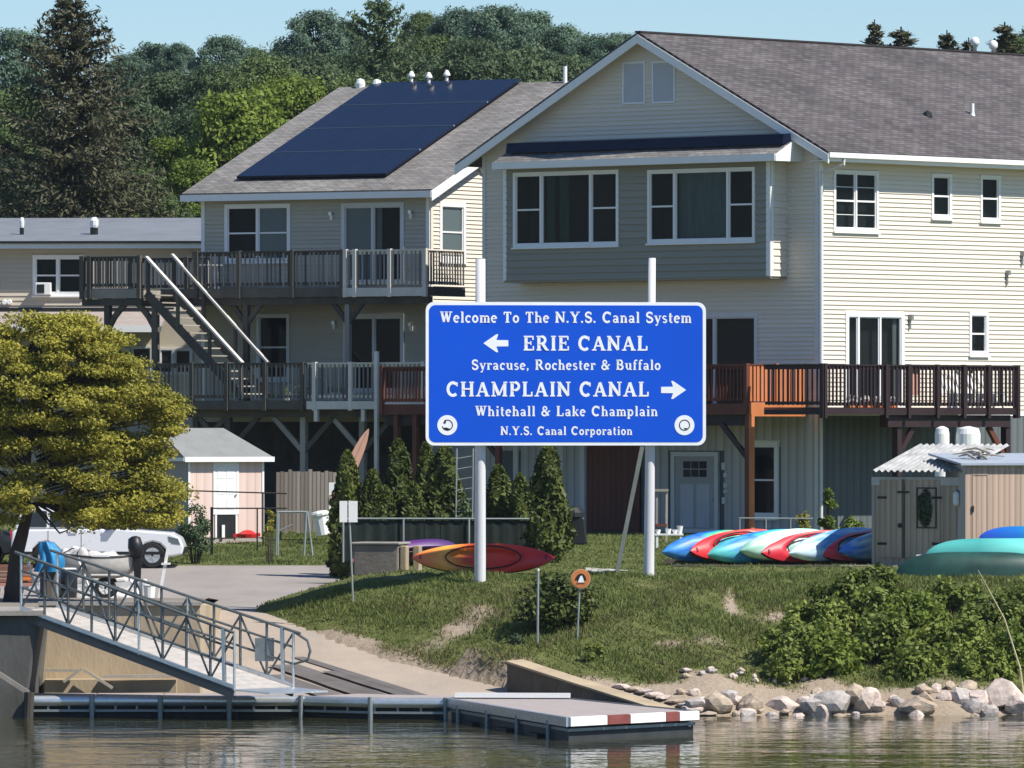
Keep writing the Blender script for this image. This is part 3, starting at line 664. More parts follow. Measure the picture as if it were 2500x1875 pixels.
# ================================================================== house with the solar roof (left)
Lh = Fr(X(1050, 222), 222, -30)     # shaded front
LE = Fr(X(1050, 222), 222, 60)      # sunlit end
LWID = -Lh.hit(493, 560)[0]; LD2 = 8.8
LEZ = Z(455, 222); LRZ = Z(204, 222+LD2*math.cos(R(30)))
LSL = (LRZ-LEZ)/LD2
def solar_house():
    h = thing('sided_house', 'three storey taupe and cream house with solar panels on its grey roof', 'house', Lh.w(-LWID/2, 0, HB))
    wu = Lh.rect(550, 710, 498, 640); su = Lh.rect(835, 988, 495, 695); wl = Lh.rect(628, 708, 766, 930); sl_ = Lh.rect(840, 988, 766, 960)
    ops = [wu, su, wl, sl_]
    zb = Lh.hit(800, 1030)[1]
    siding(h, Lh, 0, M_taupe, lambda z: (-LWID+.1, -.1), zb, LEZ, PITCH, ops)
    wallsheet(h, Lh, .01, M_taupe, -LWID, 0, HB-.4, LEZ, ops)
    MB().box(Lh, -LWID, 0, -.05, 0, HB-.4, zb).build('foundation', M_stone, h)
    window(h, Lh, 0, wu, [(1, True), (1, True, M_glassb)], .1, M_white); window(h, Lh, 0, wl, [(1, True)], .09, M_whitegrey)
    window(h, Lh, 0, su, [(1, False, M_glassb), (1, False)], .12, M_whitegrey, name='sliding_door', sill=False, curtains=[(1, M_curtw, .0, .22)])
    window(h, Lh, 0, sl_, [(1, False), (1, False)], .12, M_whitegrey, name='sliding_door', sill=False)
    we = LE.rect(1071, 1134, 494, 640)
    siding(h, LE, 0, M_cream, lambda z: (.1, min(2*LD2, 2*LD2-max(0, (z-LEZ)/LSL)) if z < LEZ else (2*LD2-(z-LEZ)/LSL)) if z < LEZ else ((z-LEZ)/LSL, 2*LD2-(z-LEZ)/LSL), zb, LEZ+1.6, PITCH, [we])
    wallsheet(h, LE, .01, M_cream, 0, 2*LD2, HB-.4, LEZ, [we], extra=[(0, LEZ), (2*LD2, LEZ), (LD2, LRZ)])
    window(h, LE, 0, we, [(1, True, M_glassb)], .14, M_white)
    BK = Fr(Lh.w(-LWID, 2*LD2, 0).x, Lh.w(-LWID, 2*LD2, 0).y, -120)
    wallsheet(h, BK, 0, M_taupe, 0, 2*LD2, HB-.4, LEZ, [], extra=[(0, LEZ), (2*LD2, LEZ), (LD2, LRZ)])
    for u in (-LWID, -.12): MB().box(Lh, u, u+.12, -.045, 0, zb, LEZ).build('corner_board', M_white, h)
    MB().box(LE, -.02, .12, -.045, 0, zb, LEZ).build('corner_board', M_cream, h)
    ov, oe = .45, .45
    def rp(u, v): # on the roof plane
        z = LEZ+v*LSL if v <= LD2 else LRZ-(v-LD2)*LSL
        return Lh.w(u, v, z+.08)
    sheet('roof', [rp(-LWID-oe, -ov), rp(oe-.1, -ov), rp(oe-.1, LD2), rp(-LWID-oe, LD2)], .1, M_shing2, h)
    sheet('roof', [rp(oe-.1, 2*LD2+ov), rp(-LWID-oe, 2*LD2+ov), rp(-LWID-oe, LD2), rp(oe-.1, LD2)], .1, M_shing2, h)
    ez = LEZ-ov*LSL
    MB().box(Lh, -LWID-oe, oe-.1, -ov-.1, -ov+.02, ez-.17, ez+.03).build('gutter', M_white, h)
    MB().box(Lh, -LWID-oe, oe-.1, -ov+.02, -.03, ez-.15, ez-.11).build('soffit', M_whitegrey, h)
    # white rake at the sunlit end
    MB().prism(LE, [(-ov-.08, ez-.28), (LD2, LRZ-.27), (LD2, LRZ+.03), (-ov-.08, ez+.02)], -oe+.07, -oe+.115).build('rake_board', M_white, h)
    MB().add([LE.w(-ov, -oe+.115, ez-.1), LE.w(LD2, -oe+.115, LRZ-.1), LE.w(LD2, 0, LRZ-.1), LE.w(-ov, 0, ez-.1)], [(0, 1, 2, 3)]).build('soffit', M_whitegrey, h, recalc=False)
    MB().tube([LE.w(2.6, -.1, LEZ+.9), LE.w(2.9, -.1, LEZ+.6), LE.w(3.4, -.08, LEZ+.35), LE.w(3.4, -.08, zb)], .05, 8).build('downspout', M_whitegrey, h)
    # solar panels: four rows
    nrm = (rp(0, -ov)-rp(-1, -ov)).cross(rp(-1, LD2)-rp(-1, -ov)).normalized()
    def roofhit(px, py):
        d = Vector(((px-CX)/F, 1, (HY-py)/F)); p0 = rp(0, 0)-Vector((0, 0, ZC)); p = d*(p0.dot(nrm)/d.dot(nrm))+Vector((0, 0, ZC))-Lh.O; return p.dot(Lh.U), p.dot(Lh.V)
    cu0, cv0 = roofhit(580, 441); cu1, cv1 = roofhit(942, 436); _, cvt = roofhit(1075, 208)
    cv0 = (cv0+cv1)/2
    ncol = 6
    arr = MB().add([tuple(rp(u, v)+nrm*.06) for u, v in ((cu0, cv0), (cu1, cv0), (cu1, cvt), (cu0, cvt))], [(0, 1, 2, 3)]).build('solar_array', M_solarf, h, recalc=False)
    for i in range(4):
        va, vb = cv0+(cvt-cv0)*i/4+.02, cv0+(cvt-cv0)*(i+1)/4-.02
        ir = i
        for k in range(ncol):
            ua, ub = cu0+(cu1-cu0)*k/ncol+.006, cu0+(cu1-cu0)*(k+1)/ncol-.006
            q = [rp(ua, va), rp(ub, va), rp(ub, vb), rp(ua, vb)]
            MB().hexa([x+nrm*.08 for x in q]+[x+nrm*.15 for x in q]).build('solar_panel', M_solar, arr)
        if i: 
            v = cv0+(cvt-cv0)*i/4; MB().bar(rp(cu0, v)+nrm*.14, rp(cu1, v)+nrm*.14, .05, .05).build('rail', mat('panel_rail_grey', (.30, .32, .36), .45, .1), arr)
    # roof pipes and vents at the ridge
    for px, py, kind in ((1003, 205, 0), (1047, 214, 0), (1086, 202, 0), (922, 205, 1), (1364, 197, 2), (888, 206, 1)):
        u, v = roofhit(px, py) if py > 205 else (roofhit(px, 212)[0], LD2-.1)
        p = rp(u, min(v, LD2))
        if kind == 0: MB().lathe(p, [(.05, -.1), (.05, .3), (.115, .31), (.11, .36), (.05, .47), (.01, .49)], 12).build('roof_vent', M_plast, h, smooth=False)
        elif kind == 1: MB().lathe(p, [(.14, -.1), (.16, .1), (.12, .22), (.02, .26)], 10).build('roof_vent', M_plast, h)
        else: MB().lathe(p, [(.07, -.1), (.065, .5)], 10).build('vent_pipe', M_plast, h)
    for px, py in ((812, 526), (1006, 522), (819, 792), (1006, 796)):
        u, z = Lh.hit(px, py); l = MB().box(Lh, u-.05, u+.05, -.16, -.027, z+.0, z+.1).build('wall_lamp', M_alu, h)
        MB().box(Lh, u-.03, u+.05, -.12, -.027, z-.14, z+.0).build('lamp_shade', M_plast, l)
    u, z = Lh.hit(779, 481); MB().lathe(Lh.w(u, -.15, z-.06), [(.03, 0), (.07, .05), (.06, .12)], 10).build('floodlight', M_plast, h)
    return h
SH = solar_house()

# ================================================================== long low building (far left)
def low_building():
    N = Fr(X(500, 238), 238, -3); W0 = 16
    h = thing('low_building', 'low cream building with grey flat roof at the far left', 'building', N.w(-W0/2, 0, HB))
    ze = N.hit(250, 606)[1]; zr = N.hit(250, 532, 7)[1]; zm = N.hit(250, 757)[1]
    r = N.rect(80, 204, 623, 722)
    M_tan = mat('tan_siding', (.50, .44, .35), .6, .05, 1.5, rnd=.03)
    siding(h, N, 0, M_tan, lambda z: (-W0, 2), zm, ze, .15, [r]); wallsheet(h, N, .01, M_tan, -W0, 2, HB-.3, ze, [r])
    w = window(h, N, 0, r, [(1, True), (1, True)], .1)
    ac = MB().box(N, r[0]+.12, r[0]+.62, -.38, .0, r[2]+.02, r[2]+.42).build('air_conditioner', M_plast, h, bevel=.02)
    MB().box(N, r[0]+.18, r[0]+.42, -.395, -.38, r[2]+.08, r[2]+.36).build('grille', M_black, ac)
    sheet('roof', [N.w(-W0, -.5, ze+.22), N.w(2, -.5, ze+.22), N.w(2, 7, zr), N.w(-W0, 7, zr)], .1, M_flatroof, h)
    MB().box(N, -W0, 2, -.55, -.48, ze-.02, ze+.14).build('fascia', M_white, h)
    MB().box(N, -W0, 2, -.62, -.5, ze+.14, ze+.22).build('gutter', M_black, h)
    MB().box(N, -W0, 2, -.48, -.02, ze-.0, ze+.02).build('soffit', M_whitegrey, h)
    for px, py, rr in ((57, 568, .07), (233, 572, .13)):
        u, _ = N.hit(px, py, 2); p = N.w(u, 1.6, ze+.22+(zr-ze-.22)*2.1/7.5)
        v = MB().lathe(p, [(rr, -.05), (rr, .22)], 10).build('vent_collar', M_black, h); MB().lathe(p, [(rr*.9, .22), (rr*1.1, .3), (rr*1.15, .45), (rr*.6, .56)], 10).build('vent_cap', M_plast, v)
    # lower pent roof
    sheet('pent_roof', [N.w(-W0, -2.2, zm-.55), N.w(-1.2, -2.2, zm-.55), N.w(-1.2, -.05, zm-.05), N.w(-W0, -.05, zm-.05)], .1, mat('faded_pent_roof', (.34, .29, .27), .9, .15), h)
    MB().box(N, -W0, -1.2, -2.26, -2.2, zm-.74, zm-.53).build('fascia', M_white, h)
    MB().box(N, -W0, -1.0, -.08, -.03, zm-.02, zm+.08).build('band', M_black, h)
    for x0, x1, y0, y1 in ((320, 372, 845, 900), (388, 425, 850, 900), (424, 470, 850, 900), (270, 318, 850, 900)):
        window(h, N, -.02, N.rect(x0, x1, y0, y1+15), [(1, False)], .06, M_whitegrey, depth=.025, sill=False)
    for px in (12, 24):
        u, z = N.hit(px, 738); MB().lathe(N.w(u, -.02, z), [(.07, 0), (.09, .06), (.07, .12)], 10, N.V*-1).build('floodlight', M_plast, h)
low_building()

# ================================================================== foliage tools
rng = np.random.default_rng(11)
def leaf_mesh(name, pts, size, m, nb=None, aspect=.55, droop=0.):
    """one small bent-diamond leaf per point; nb = preferred facing per point"""
    n = len(pts); pts = np.asarray(pts, float); size = np.broadcast_to(np.asarray(size, float), (n,))
    d = rng.normal(size=(n, 3)); d /= np.linalg.norm(d, axis=1, keepdims=True)
    nn = rng.normal(size=(n, 3))*.75
    if nb is not None: nn = nn+nb
    nn /= np.linalg.norm(nn, axis=1, keepdims=True)
    d = d-nn*np.sum(d*nn, 1, keepdims=True); d[:, 2] -= droop; d /= np.linalg.norm(d, axis=1, keepdims=True)
    s = np.cross(nn, d); s /= np.linalg.norm(s, axis=1, keepdims=True)
    L = size[:, None]
    v = np.stack([pts-d*L*.5, pts+s*L*aspect*.5, pts+d*L*.5, pts-s*L*aspect*.5], 1).reshape(-1, 3)
    me = bpy.data.meshes.new(name); me.vertices.add(4*n); me.vertices.foreach_set('co', v.ravel().astype(np.float32))
    me.loops.add(4*n); me.loops.foreach_set('vertex_index', np.arange(4*n, dtype=np.int32))
    me.polygons.add(n); me.polygons.foreach_set('loop_start', np.arange(0, 4*n, 4, dtype=np.int32))
    me.update(calc_edges=True); me.materials.append(m); return me
def link(name, me, parent, loc=(0, 0, 0)):
    o = bpy.data.objects.new(name, me); COL.objects.link(o); o.parent = parent; o.location = loc; return o
def ball_points(n, shell=.55):
    d = rng.normal(size=(n, 3)); d /= np.linalg.norm(d, axis=1, keepdims=True)
    r = shell+(1-shell)*rng.random(n)**.6; return d*r[:, None], d
def leaf_ball(name, c, rad, n, size, m, parent):
    p, d = ball_points(n, .2); off = root_loc(parent)
    return link(name, leaf_mesh(name, p*np.array(rad)+np.array(c)-np.array(off), size*(.7+.6*rng.random(n)), m, d*.6), parent)
LEAF = dict(
    dark=leaf_mat('leaf_dark_green', (.036, .066, .034), (.125, .175, .08)),
    teal=leaf_mat('leaf_hazy_green', (.055, .10, .072), (.16, .24, .15)),  # distance haze put into the leaf colour of the far trees
    mid=leaf_mat('leaf_mid_green', (.05, .084, .03), (.175, .235, .08)),
    bright=leaf_mat('leaf_bright_green', (.048, .084, .012), (.20, .26, .04)),
    yellow=leaf_mat('leaf_yellow_green', (.06, .075, .010), (.50, .45, .07), .35, scale=.9),
    spruce=leaf_mat('needle_brown_green', (.024, .032, .016), (.12, .115, .06), .1),
    cedar=leaf_mat('cedar_green', (.018, .034, .010), (.125, .15, .028), .15, scale=1.5),
    shrub=leaf_mat('shrub_green', (.04, .068, .016), (.25, .30, .06), .3, scale=1.6),
    grass=leaf_mat('grass_blade', (.065, .095, .02), (.18, .21, .06), .3, scale=.7),
    dry=leaf_mat('dry_grass', (.12, .10, .045), (.24, .205, .10), .3))
def deciduous(seed, H, Wd, leaf, m, nclump=90, per=230, clump=.72, base=.18, flat=1.0):
    """returns (trunk mesh, crown mesh) round the trunk foot; crown of leafy clumps on limbs"""
    r = np.random.default_rng(seed); mb = MB(); pts = []; nbs = []
    top = H*.7; mb.tube([(0, 0, 0), (.1, 0, H*.25), (-.05, .1, H*.5), (0, 0, top)], [H*.028, H*.022, H*.015, H*.006], 8)
    for i in range(nclump):
        k = (i+.5)/nclump; zz = base+(1-base)*k; prof = math.sin(math.pi*min(1, (zz-base)/(1-base)*.82+.14))**.7
        a = i*2.39996+r.normal()*.3; rr = Wd/2*prof*(.55+.45*r.random()**.5)
        if r.random() < .2: rr *= .5
        c = np.array([math.cos(a)*rr, math.sin(a)*rr, H*zz+r.normal()*.25])
        c[2] = min(c[2], H*.97)
        cs = clump*(.7+.6*r.random())
        mb.tube([(0, 0, min(top, c[2]*.65)), tuple(c*np.array([.5, .5, 0])+np.array([0, 0, c[2]*.82])), tuple(c)], [H*.008, H*.005, .015], 5, cap=False)
        n = int(per*(.7+.6*r.random())); d = r.normal(size=(n, 3)); d /= np.linalg.norm(d, axis=1, keepdims=True)
        q = d*(r.random(n)**.45)[:, None]*np.array([cs, cs, cs*.72*flat])
        out = c*np.array([1, 1, .3])+np.array([0, 0, H*.1]); out /= np.linalg.norm(out)+1e-6
        pts.append(c+q); nbs.append(d*.7+out*.5+np.array([0, 0, .35]))
    P_ = np.concatenate(pts); N_ = np.concatenate(nbs)
    cr = leaf_mesh('crown', P_, leaf*(.65+.7*rng.random(len(P_))), m, N_)
    tm = bpy.data.meshes.new('trunk'); tm.from_pydata(mb.v, [], mb.f); tm.materials.append(M_bark); tm.shade_smooth()
    return tm, cr
def conifer(seed, H, Wd, m, levels=26, per=9, leaf=.35, droop=.18, ragged=.25, n_leaf=34, taper=.8):
    r = np.random.default_rng(seed); mb = MB(); mb.tube([(0, 0, 0), (0, 0, H*.5), (0, 0, H)], [H*.018, H*.011, .02], 7); pts = []; nbs = []; sz = []
    for i in range(levels):
        k = i/levels; z = H*(.06+.93*k)
        R0 = Wd/2*(1-k)**taper+.12
        for j in range(per):
            a = r.random()*6.283; L = R0*(1-ragged*r.random()); up = .25*k-droop
            t = np.linspace(.12, 1, max(6, int(n_leaf*L/(Wd/2))+6)); n = len(t)*3; t = np.tile(t, 3)
            w = .16*L*(1-t*.75)+.05
            x = t*L; side = r.normal(size=n)*w; zz = z+up*x+.10*L*t**2+r.normal(size=n)*.07-np.abs(side)*.35
            pts.append(np.stack([math.cos(a)*x-math.sin(a)*side, math.sin(a)*x+math.cos(a)*side, zz], 1))
            nbs.append(np.tile([math.cos(a)*.3, math.sin(a)*.3, .9], (n, 1))); sz.append(np.full(n, leaf))
            if j % 3 == 0: mb.tube([(0, 0, z), (math.cos(a)*L, math.sin(a)*L, z+up*L+.1*L)], [.03, .008], 4, cap=False)
    P_ = np.concatenate(pts)
    cr = leaf_mesh('crown', P_, np.concatenate(sz)*(.6+.8*rng.random(len(P_))), m, np.concatenate(nbs), aspect=.32, droop=.15)
    tm = bpy.data.meshes.new('trunk'); tm.from_pydata(mb.v, [], mb.f); tm.materials.append(M_bark); return tm, cr
def plant_tree(name, label, cat, group, meshes, loc, sc, rz_=0, m=None):
    t = thing(name, label, cat, loc, group); t.scale = (sc[0], sc[0], sc[1]) if isinstance(sc, tuple) else (sc,)*3; t.rotation_euler = (0, 0, rz_)
    link('trunk', meshes[0], t); c = link('crown', meshes[1], t)
    if m: 
        c.material_slots[0].link = 'OBJECT'; c.material_slots[0].material = m
    return t

# ================================================================== decks
def railing(t, fr, v, u0, u1, zf, zr, m_rail, m_bal, m_post, spacing=.13, posts=None, gap=.12, axis='u', bal_w=.04, cap=True):
    """rail, balusters and posts along u (axis 'u' at depth v) or along v (axis 'v' at position u = v)"""
    def bx(mb, a0, a1, b0, b1, z0, z1): return mb.box(fr, a0, a1, v+b0, v+b1, z0, z1) if axis == 'u' else mb.box(fr, v+b0, v+b1, a0, a1, z0, z1)
    if cap: bx(MB(), u0, u1, -.07, .07, zr-.04, zr).build('hand_rail', m_rail, t)
    bx(MB(), u0, u1, -.02, .02, zr-.14, zr-.04).build('top_rail', m_rail, t)
    bx(MB(), u0, u1, -.02, .02, zf+gap-.045, zf+gap+.045).build('bottom_rail', m_rail, t)
    n = max(1, int((u1-u0)/spacing))
    for i in range(n):
        c = u0+(i+.5)*(u1-u0)/n+random.uniform(-.012, .012)
        if axis == 'u': piece('baluster', 'box', m_bal, t, fr, c-bal_w/2, c+bal_w/2, v-.06, v-.02, zf+gap-.06, zr-.06)
        else: piece('baluster', 'box', m_bal, t, fr, v+.02, v+.06, c-bal_w/2, c+bal_w/2, zf+gap-.06, zr-.06)
    for c in (posts if posts is not None else [u0, u1]):
        bx(MB(), c-.06, c+.06, -.1, .02, zf-.3, zr+.02).build('rail_post', m_post, t)
def deckfloor(t, fr, u0, u1, v0, v1, zf, m_rim, m_floor, rim=.28):
    n = max(1, round((v1-v0)/.15))
    for i in range(n):
        a, b = v0+(v1-v0)*i/n, v0+(v1-v0)*(i+1)/n; piece('deck_board', 'box', m_floor, t, fr, u0, u1, a+.004, b-.004, zf-.04, zf)
    MB().box(fr, u0, u1, v0-.045, v0-.002, zf-rim, zf-.01).build('rim_board', m_rim, t)
    for u in (u0, u1-.045): MB().box(fr, u, u+.045, v0, v1, zf-rim, zf-.045).build('end_board', m_rim, t)
    k = max(2, int((u1-u0)/.6))
    for i in range(1, k): piece('joist', 'box', m_floor, t, fr, u0+(u1-u0)*i/k-.025, u0+(u1-u0)*i/k+.025, v0+.003, v1-.003, zf-rim+.03, zf-.045)

def left_decks():
    # ---- upper deck
    v = -2.3
    zr = Lh.hit(800, 611, v)[1]; zf = Lh.hit(800, 702, v)[1]
    uL = Lh.hit(345, 690, v)[0]; uR = Lh.hit(1043, 690, v)[0]
    t = thing('wooden_deck', 'weathered upper balcony deck of the house with solar panels', 'deck', Lh.w(-LWID/2, v, zf))
    deckfloor(t, Lh, uL, uR, v, -.06, zf, M_weath, M_weath)
    uS = Lh.hit(470, 690, v)[0]; um = Lh.hit(838, 690, v)[0]
    ps = [Lh.hit(x, 650, v)[0] for x in (482, 585, 715, 836)]
    railing(t, Lh, v, uS, um, zf, zr, M_weath, M_bal, M_weath, .15, ps)
    railing(t, Lh, v, um, uR, zf, zr, M_pale, M_bal, M_pale, .15, [um+.1, Lh.hit(868, 650, v)[0], Lh.hit(953, 650, v)[0], uR-.05])
    railing(t, Lh, uR-.04, v, -.1, zf, zr, M_pale, M_bal, M_pale, .15, [v], axis='v')
    MB().box(Lh, um, uR, v-.09, v-.047, zf-.28, zf-.02).build('rim_board', M_pale, t)  # extra pale board: sunlight on the rim put into the colour
    # left landing
    vl = -3.55
    a = Lh.hit(200, 700, vl)[0]; b = Lh.hit(345, 700, vl)[0]; zl = zf
    deckfloor(t, Lh, a, b, vl, -.9, zl, M_weathl, M_weath)
    zrl = Lh.hit(270, 626, vl)[1]
    railing(t, Lh, vl, a, b, zl, zrl, M_weath, M_bal, M_weath, .14, [a+.05, Lh.hit(220, 650, vl)[0], b-.05])
    railing(t, Lh, a+.04, vl, -.95, zl, zrl, M_weath, M_bal, M_weath, .14, [vl], axis='v')
    railing(t, Lh, -.95, a, uS-.2, zl, zrl, M_weath, M_bal, M_weath, .14, [a+.05, b])
    # posts with curved braces under the landing
    for px in (262, 378):
        u = Lh.hit(px, 800, vl+.1)[0]
        MB().box(Lh, u-.09, u+.09, vl+.05, vl+.23, HB-.3, zl-.28).build('support_post', M_weath, t)
        for s in (1,) if px == 262 else (-1,):
            pts = [Lh.w(u+s*(.05+.75*k), vl+.14, zl-1.15+.85*k**.75) for k in (0, .25, .5, .75, 1)]
            for p, q in zip(pts, pts[1:]): MB().bar(p, q+(q-p)*.12, .12, .16).build('brace', M_weath, t)
    MB().box(Lh, a, b, vl+.0, vl+.25, zl-.5, zl-.3).build('beam', M_weath, t)
    for px in (602, 850):
        u = Lh.hit(px, 760, v+.2)[0]; MB().box(Lh, u-.08, u+.08, v+.12, v+.28, zf-3.4, zf-.28).build('support_post', M_weathl if px == 850 else M_weath, t)
        for s in (-1, 1): MB().bar(Lh.w(u+s*.03, v+.2, zf-1.05), Lh.w(u+s*.62, v+.2, zf-.33), .1, .14).build('brace', M_weath, t)
    MB().box(Lh, uL, uR, v+.08, v+.32, zf-.5, zf-.285).build('beam', M_weath, t)
    # items on the deck
    c = Lh.w(Lh.hit(508, 650, -1.6)[0], -1.6, zf); pt = thing('patio_table', 'small round glass topped table on the upper deck', 'table', c)
    MB().lathe(c, [(.42, .70), (.45, .71), (.45, .74), (.42, .75)], 20).build('table_top', M_alu, pt)
    for k in range(4):
        q = Vector((math.cos(k*1.57+.6), math.sin(k*1.57+.6), 0)); MB().tube([c+q*.34+Vector((0, 0, .7)), c+q*.38], .018, 6).build('leg', M_alu, pt)
    k0 = Lh.w(Lh.hit(640, 650, v+.12)[0], v+.12, zf); st = thing('string_lights', 'row of white party lights hung along the upper deck railing', 'lights', k0)
    for i in range(22):
        px = 590+i*5.8; u = Lh.hit(px, 632, v+.05)[0]; MB().lathe(Lh.w(u, v+.05, zr-.26+.02*math.sin(i*1.3)), [(.01, -.05), (.035, 0), (.01, .04)], 6).build('bulb', M_plast, st)
    MB().tube([Lh.w(Lh.hit(586+i*10, 630, v+.05)[0], v+.05, zr-.2) for i in range(14)], .008, 4).build('cord', M_black, st)
    # ---- lower deck
    v2 = -4.3
    zr2 = Lh.hit(640, 886, v2)[1]; zf2 = Lh.hit(640, 978, v2)[1]
    l0 = Lh.hit(300, 950, v2)[0]; l1 = Lh.hit(1040, 950, v2)[0]
    d = thing('wooden_deck', 'weathered lower deck reached by the white railed stairs', 'deck', Lh.w((l0+l1)/2, v2, zf2))
    deckfloor(d, Lh, l0, l1, v2, -.06, zf2, M_weath, M_weath, .26)
    lm = Lh.hit(752, 900, v2)[0]
    ps = [Lh.hit(x, 920, v2)[0] for x in (345, 470, 555, 648, 740)]
    railing(d, Lh, v2, l0, lm, zf2, zr2, M_weath, M_bal, M_weath, .145, ps)
    ps = [Lh.hit(x, 920, v2)[0] for x in (770, 858, 1035)]
    railing(d, Lh, v2, lm, l1, zf2, zr2, M_pale, M_bal, M_pale, .145, ps)
    MB().box(Lh, lm, l1, v2-.09, v2-.047, zf2-.26, zf2-.02).build('rim_board', M_pale, d)  # pale board over the rim paints the sun falling on it
    u = Lh.hit(926, 950, v2)[0]; MB().box(Lh, u-.055, u+.055, v2-.21, v2-.1, HB, Lh.hit(926, 858, v2)[1]).build('tall_post', M_pale, d)
    for px, mm in ((742, M_weathl), (558, M_weath), (480, M_weath), (886, M_weathl)):
        u = Lh.hit(px, 1050, v2+.5)[0]; MB().box(Lh, u-.09, u+.09, v2+.42, v2+.6, HB-.3, zf2-.26).build('support_post', mm, d)
        for s in (-1, 1): MB().bar(Lh.w(u+s*.04, v2+.5, zf2-1.5), Lh.w(u+s*1.15, v2+.5, zf2-.4), .1, .15).build('brace', mm if s < 0 else M_weath, d)
    MB().box(Lh, l0, l1, v2+.35, v2+.65, zf2-.5, zf2-.265).build('beam', M_weath, d)
    for px in (775, 890):
        u = Lh.hit(px, 1015, v2+.02)[0]; MB().box(Lh, u-.06, u+.06, v2-.09, v2+.03, zf2-.62, zf2-.27).build('post_stub', M_pale, d)
    # clutter on the lower deck: white flower pots and a chair
    for i, px in enumerate((700, 728, 745, 803, 833, 815)):
        c = Lh.w(Lh.hit(px, 960, v2+.35)[0], v2+.35, zf2); f = thing('flower_pot', f'white flower pot on the lower grey deck, number {i+1} from the left' if 0 else ['white pot at the foot of the white railed stairs', 'white pot beside the shaded deck railing', 'white pot by the pale railing post', 'large white planter at the lit end of the lower deck', 'right hand white planter at the lit end of the lower deck', 'small white pot between the two lit planters'][i], 'flower pot', c)
        MB().lathe(c, [(.08, 0), (.12, .16+.03*(i % 3)), (.13, .18+.03*(i % 3)), (.1, .17+.03*(i % 3))], 12).build('pot', M_plast, f)
        leaf_ball('plant', c+Vector((0, 0, .3)), (.13, .13, .16), 60, .06, LEAF['shrub'], f)
    # ---- stairs between the decks
    s = thing('outdoor_stairs', 'steep wooden stairs with pale white handrails between two decks', 'stairs', Lh.w(Lh.hit(500, 870, -3.0)[0], -3.0, zf2))
    for vv, (x0, y0), (x1, y1) in ((-3.5, (357, 627), (592, 886)), (-2.4, (420, 621), (655, 885))):
        a = Lh.hit(x0, y0, vv); b = Lh.hit(x1, y1, vv); pa, pb = Lh.w(a[0], vv, a[1]), Lh.w(b[0], vv, b[1])
        MB().bar(pa, pb, .15, .06).build('handrail', M_pale, s)
        drop = Vector((0, 0, -1.05)); MB().bar(pa+drop-Vector((0, 0, .05)), pb+drop, .05, .26).build('stringer', M_weath, s)
        for k in (.02, .33, .66, .98):
            p = pa.lerp(pb, k); MB().box(Fr(p.x, p.y, -30), -.045, .045, -.045, .045, p.z-1.15, p.z-.03).build('baluster_post', M_weath, s)
    A = Lh.hit(357, 627, -3.5); Bp = Lh.hit(592, 886, -3.5); n = 14
    for i in range(n):
        k = (i+.6)/n; u = A[0]+(Bp[0]-A[0])*k; z = A[1]+(Bp[1]-A[1])*k-1.0
        piece('tread', 'box', M_weathl, s, Lh, u-.14, u+.14, -3.47, -2.43, z-.04, z)
left_decks_later = left_decks

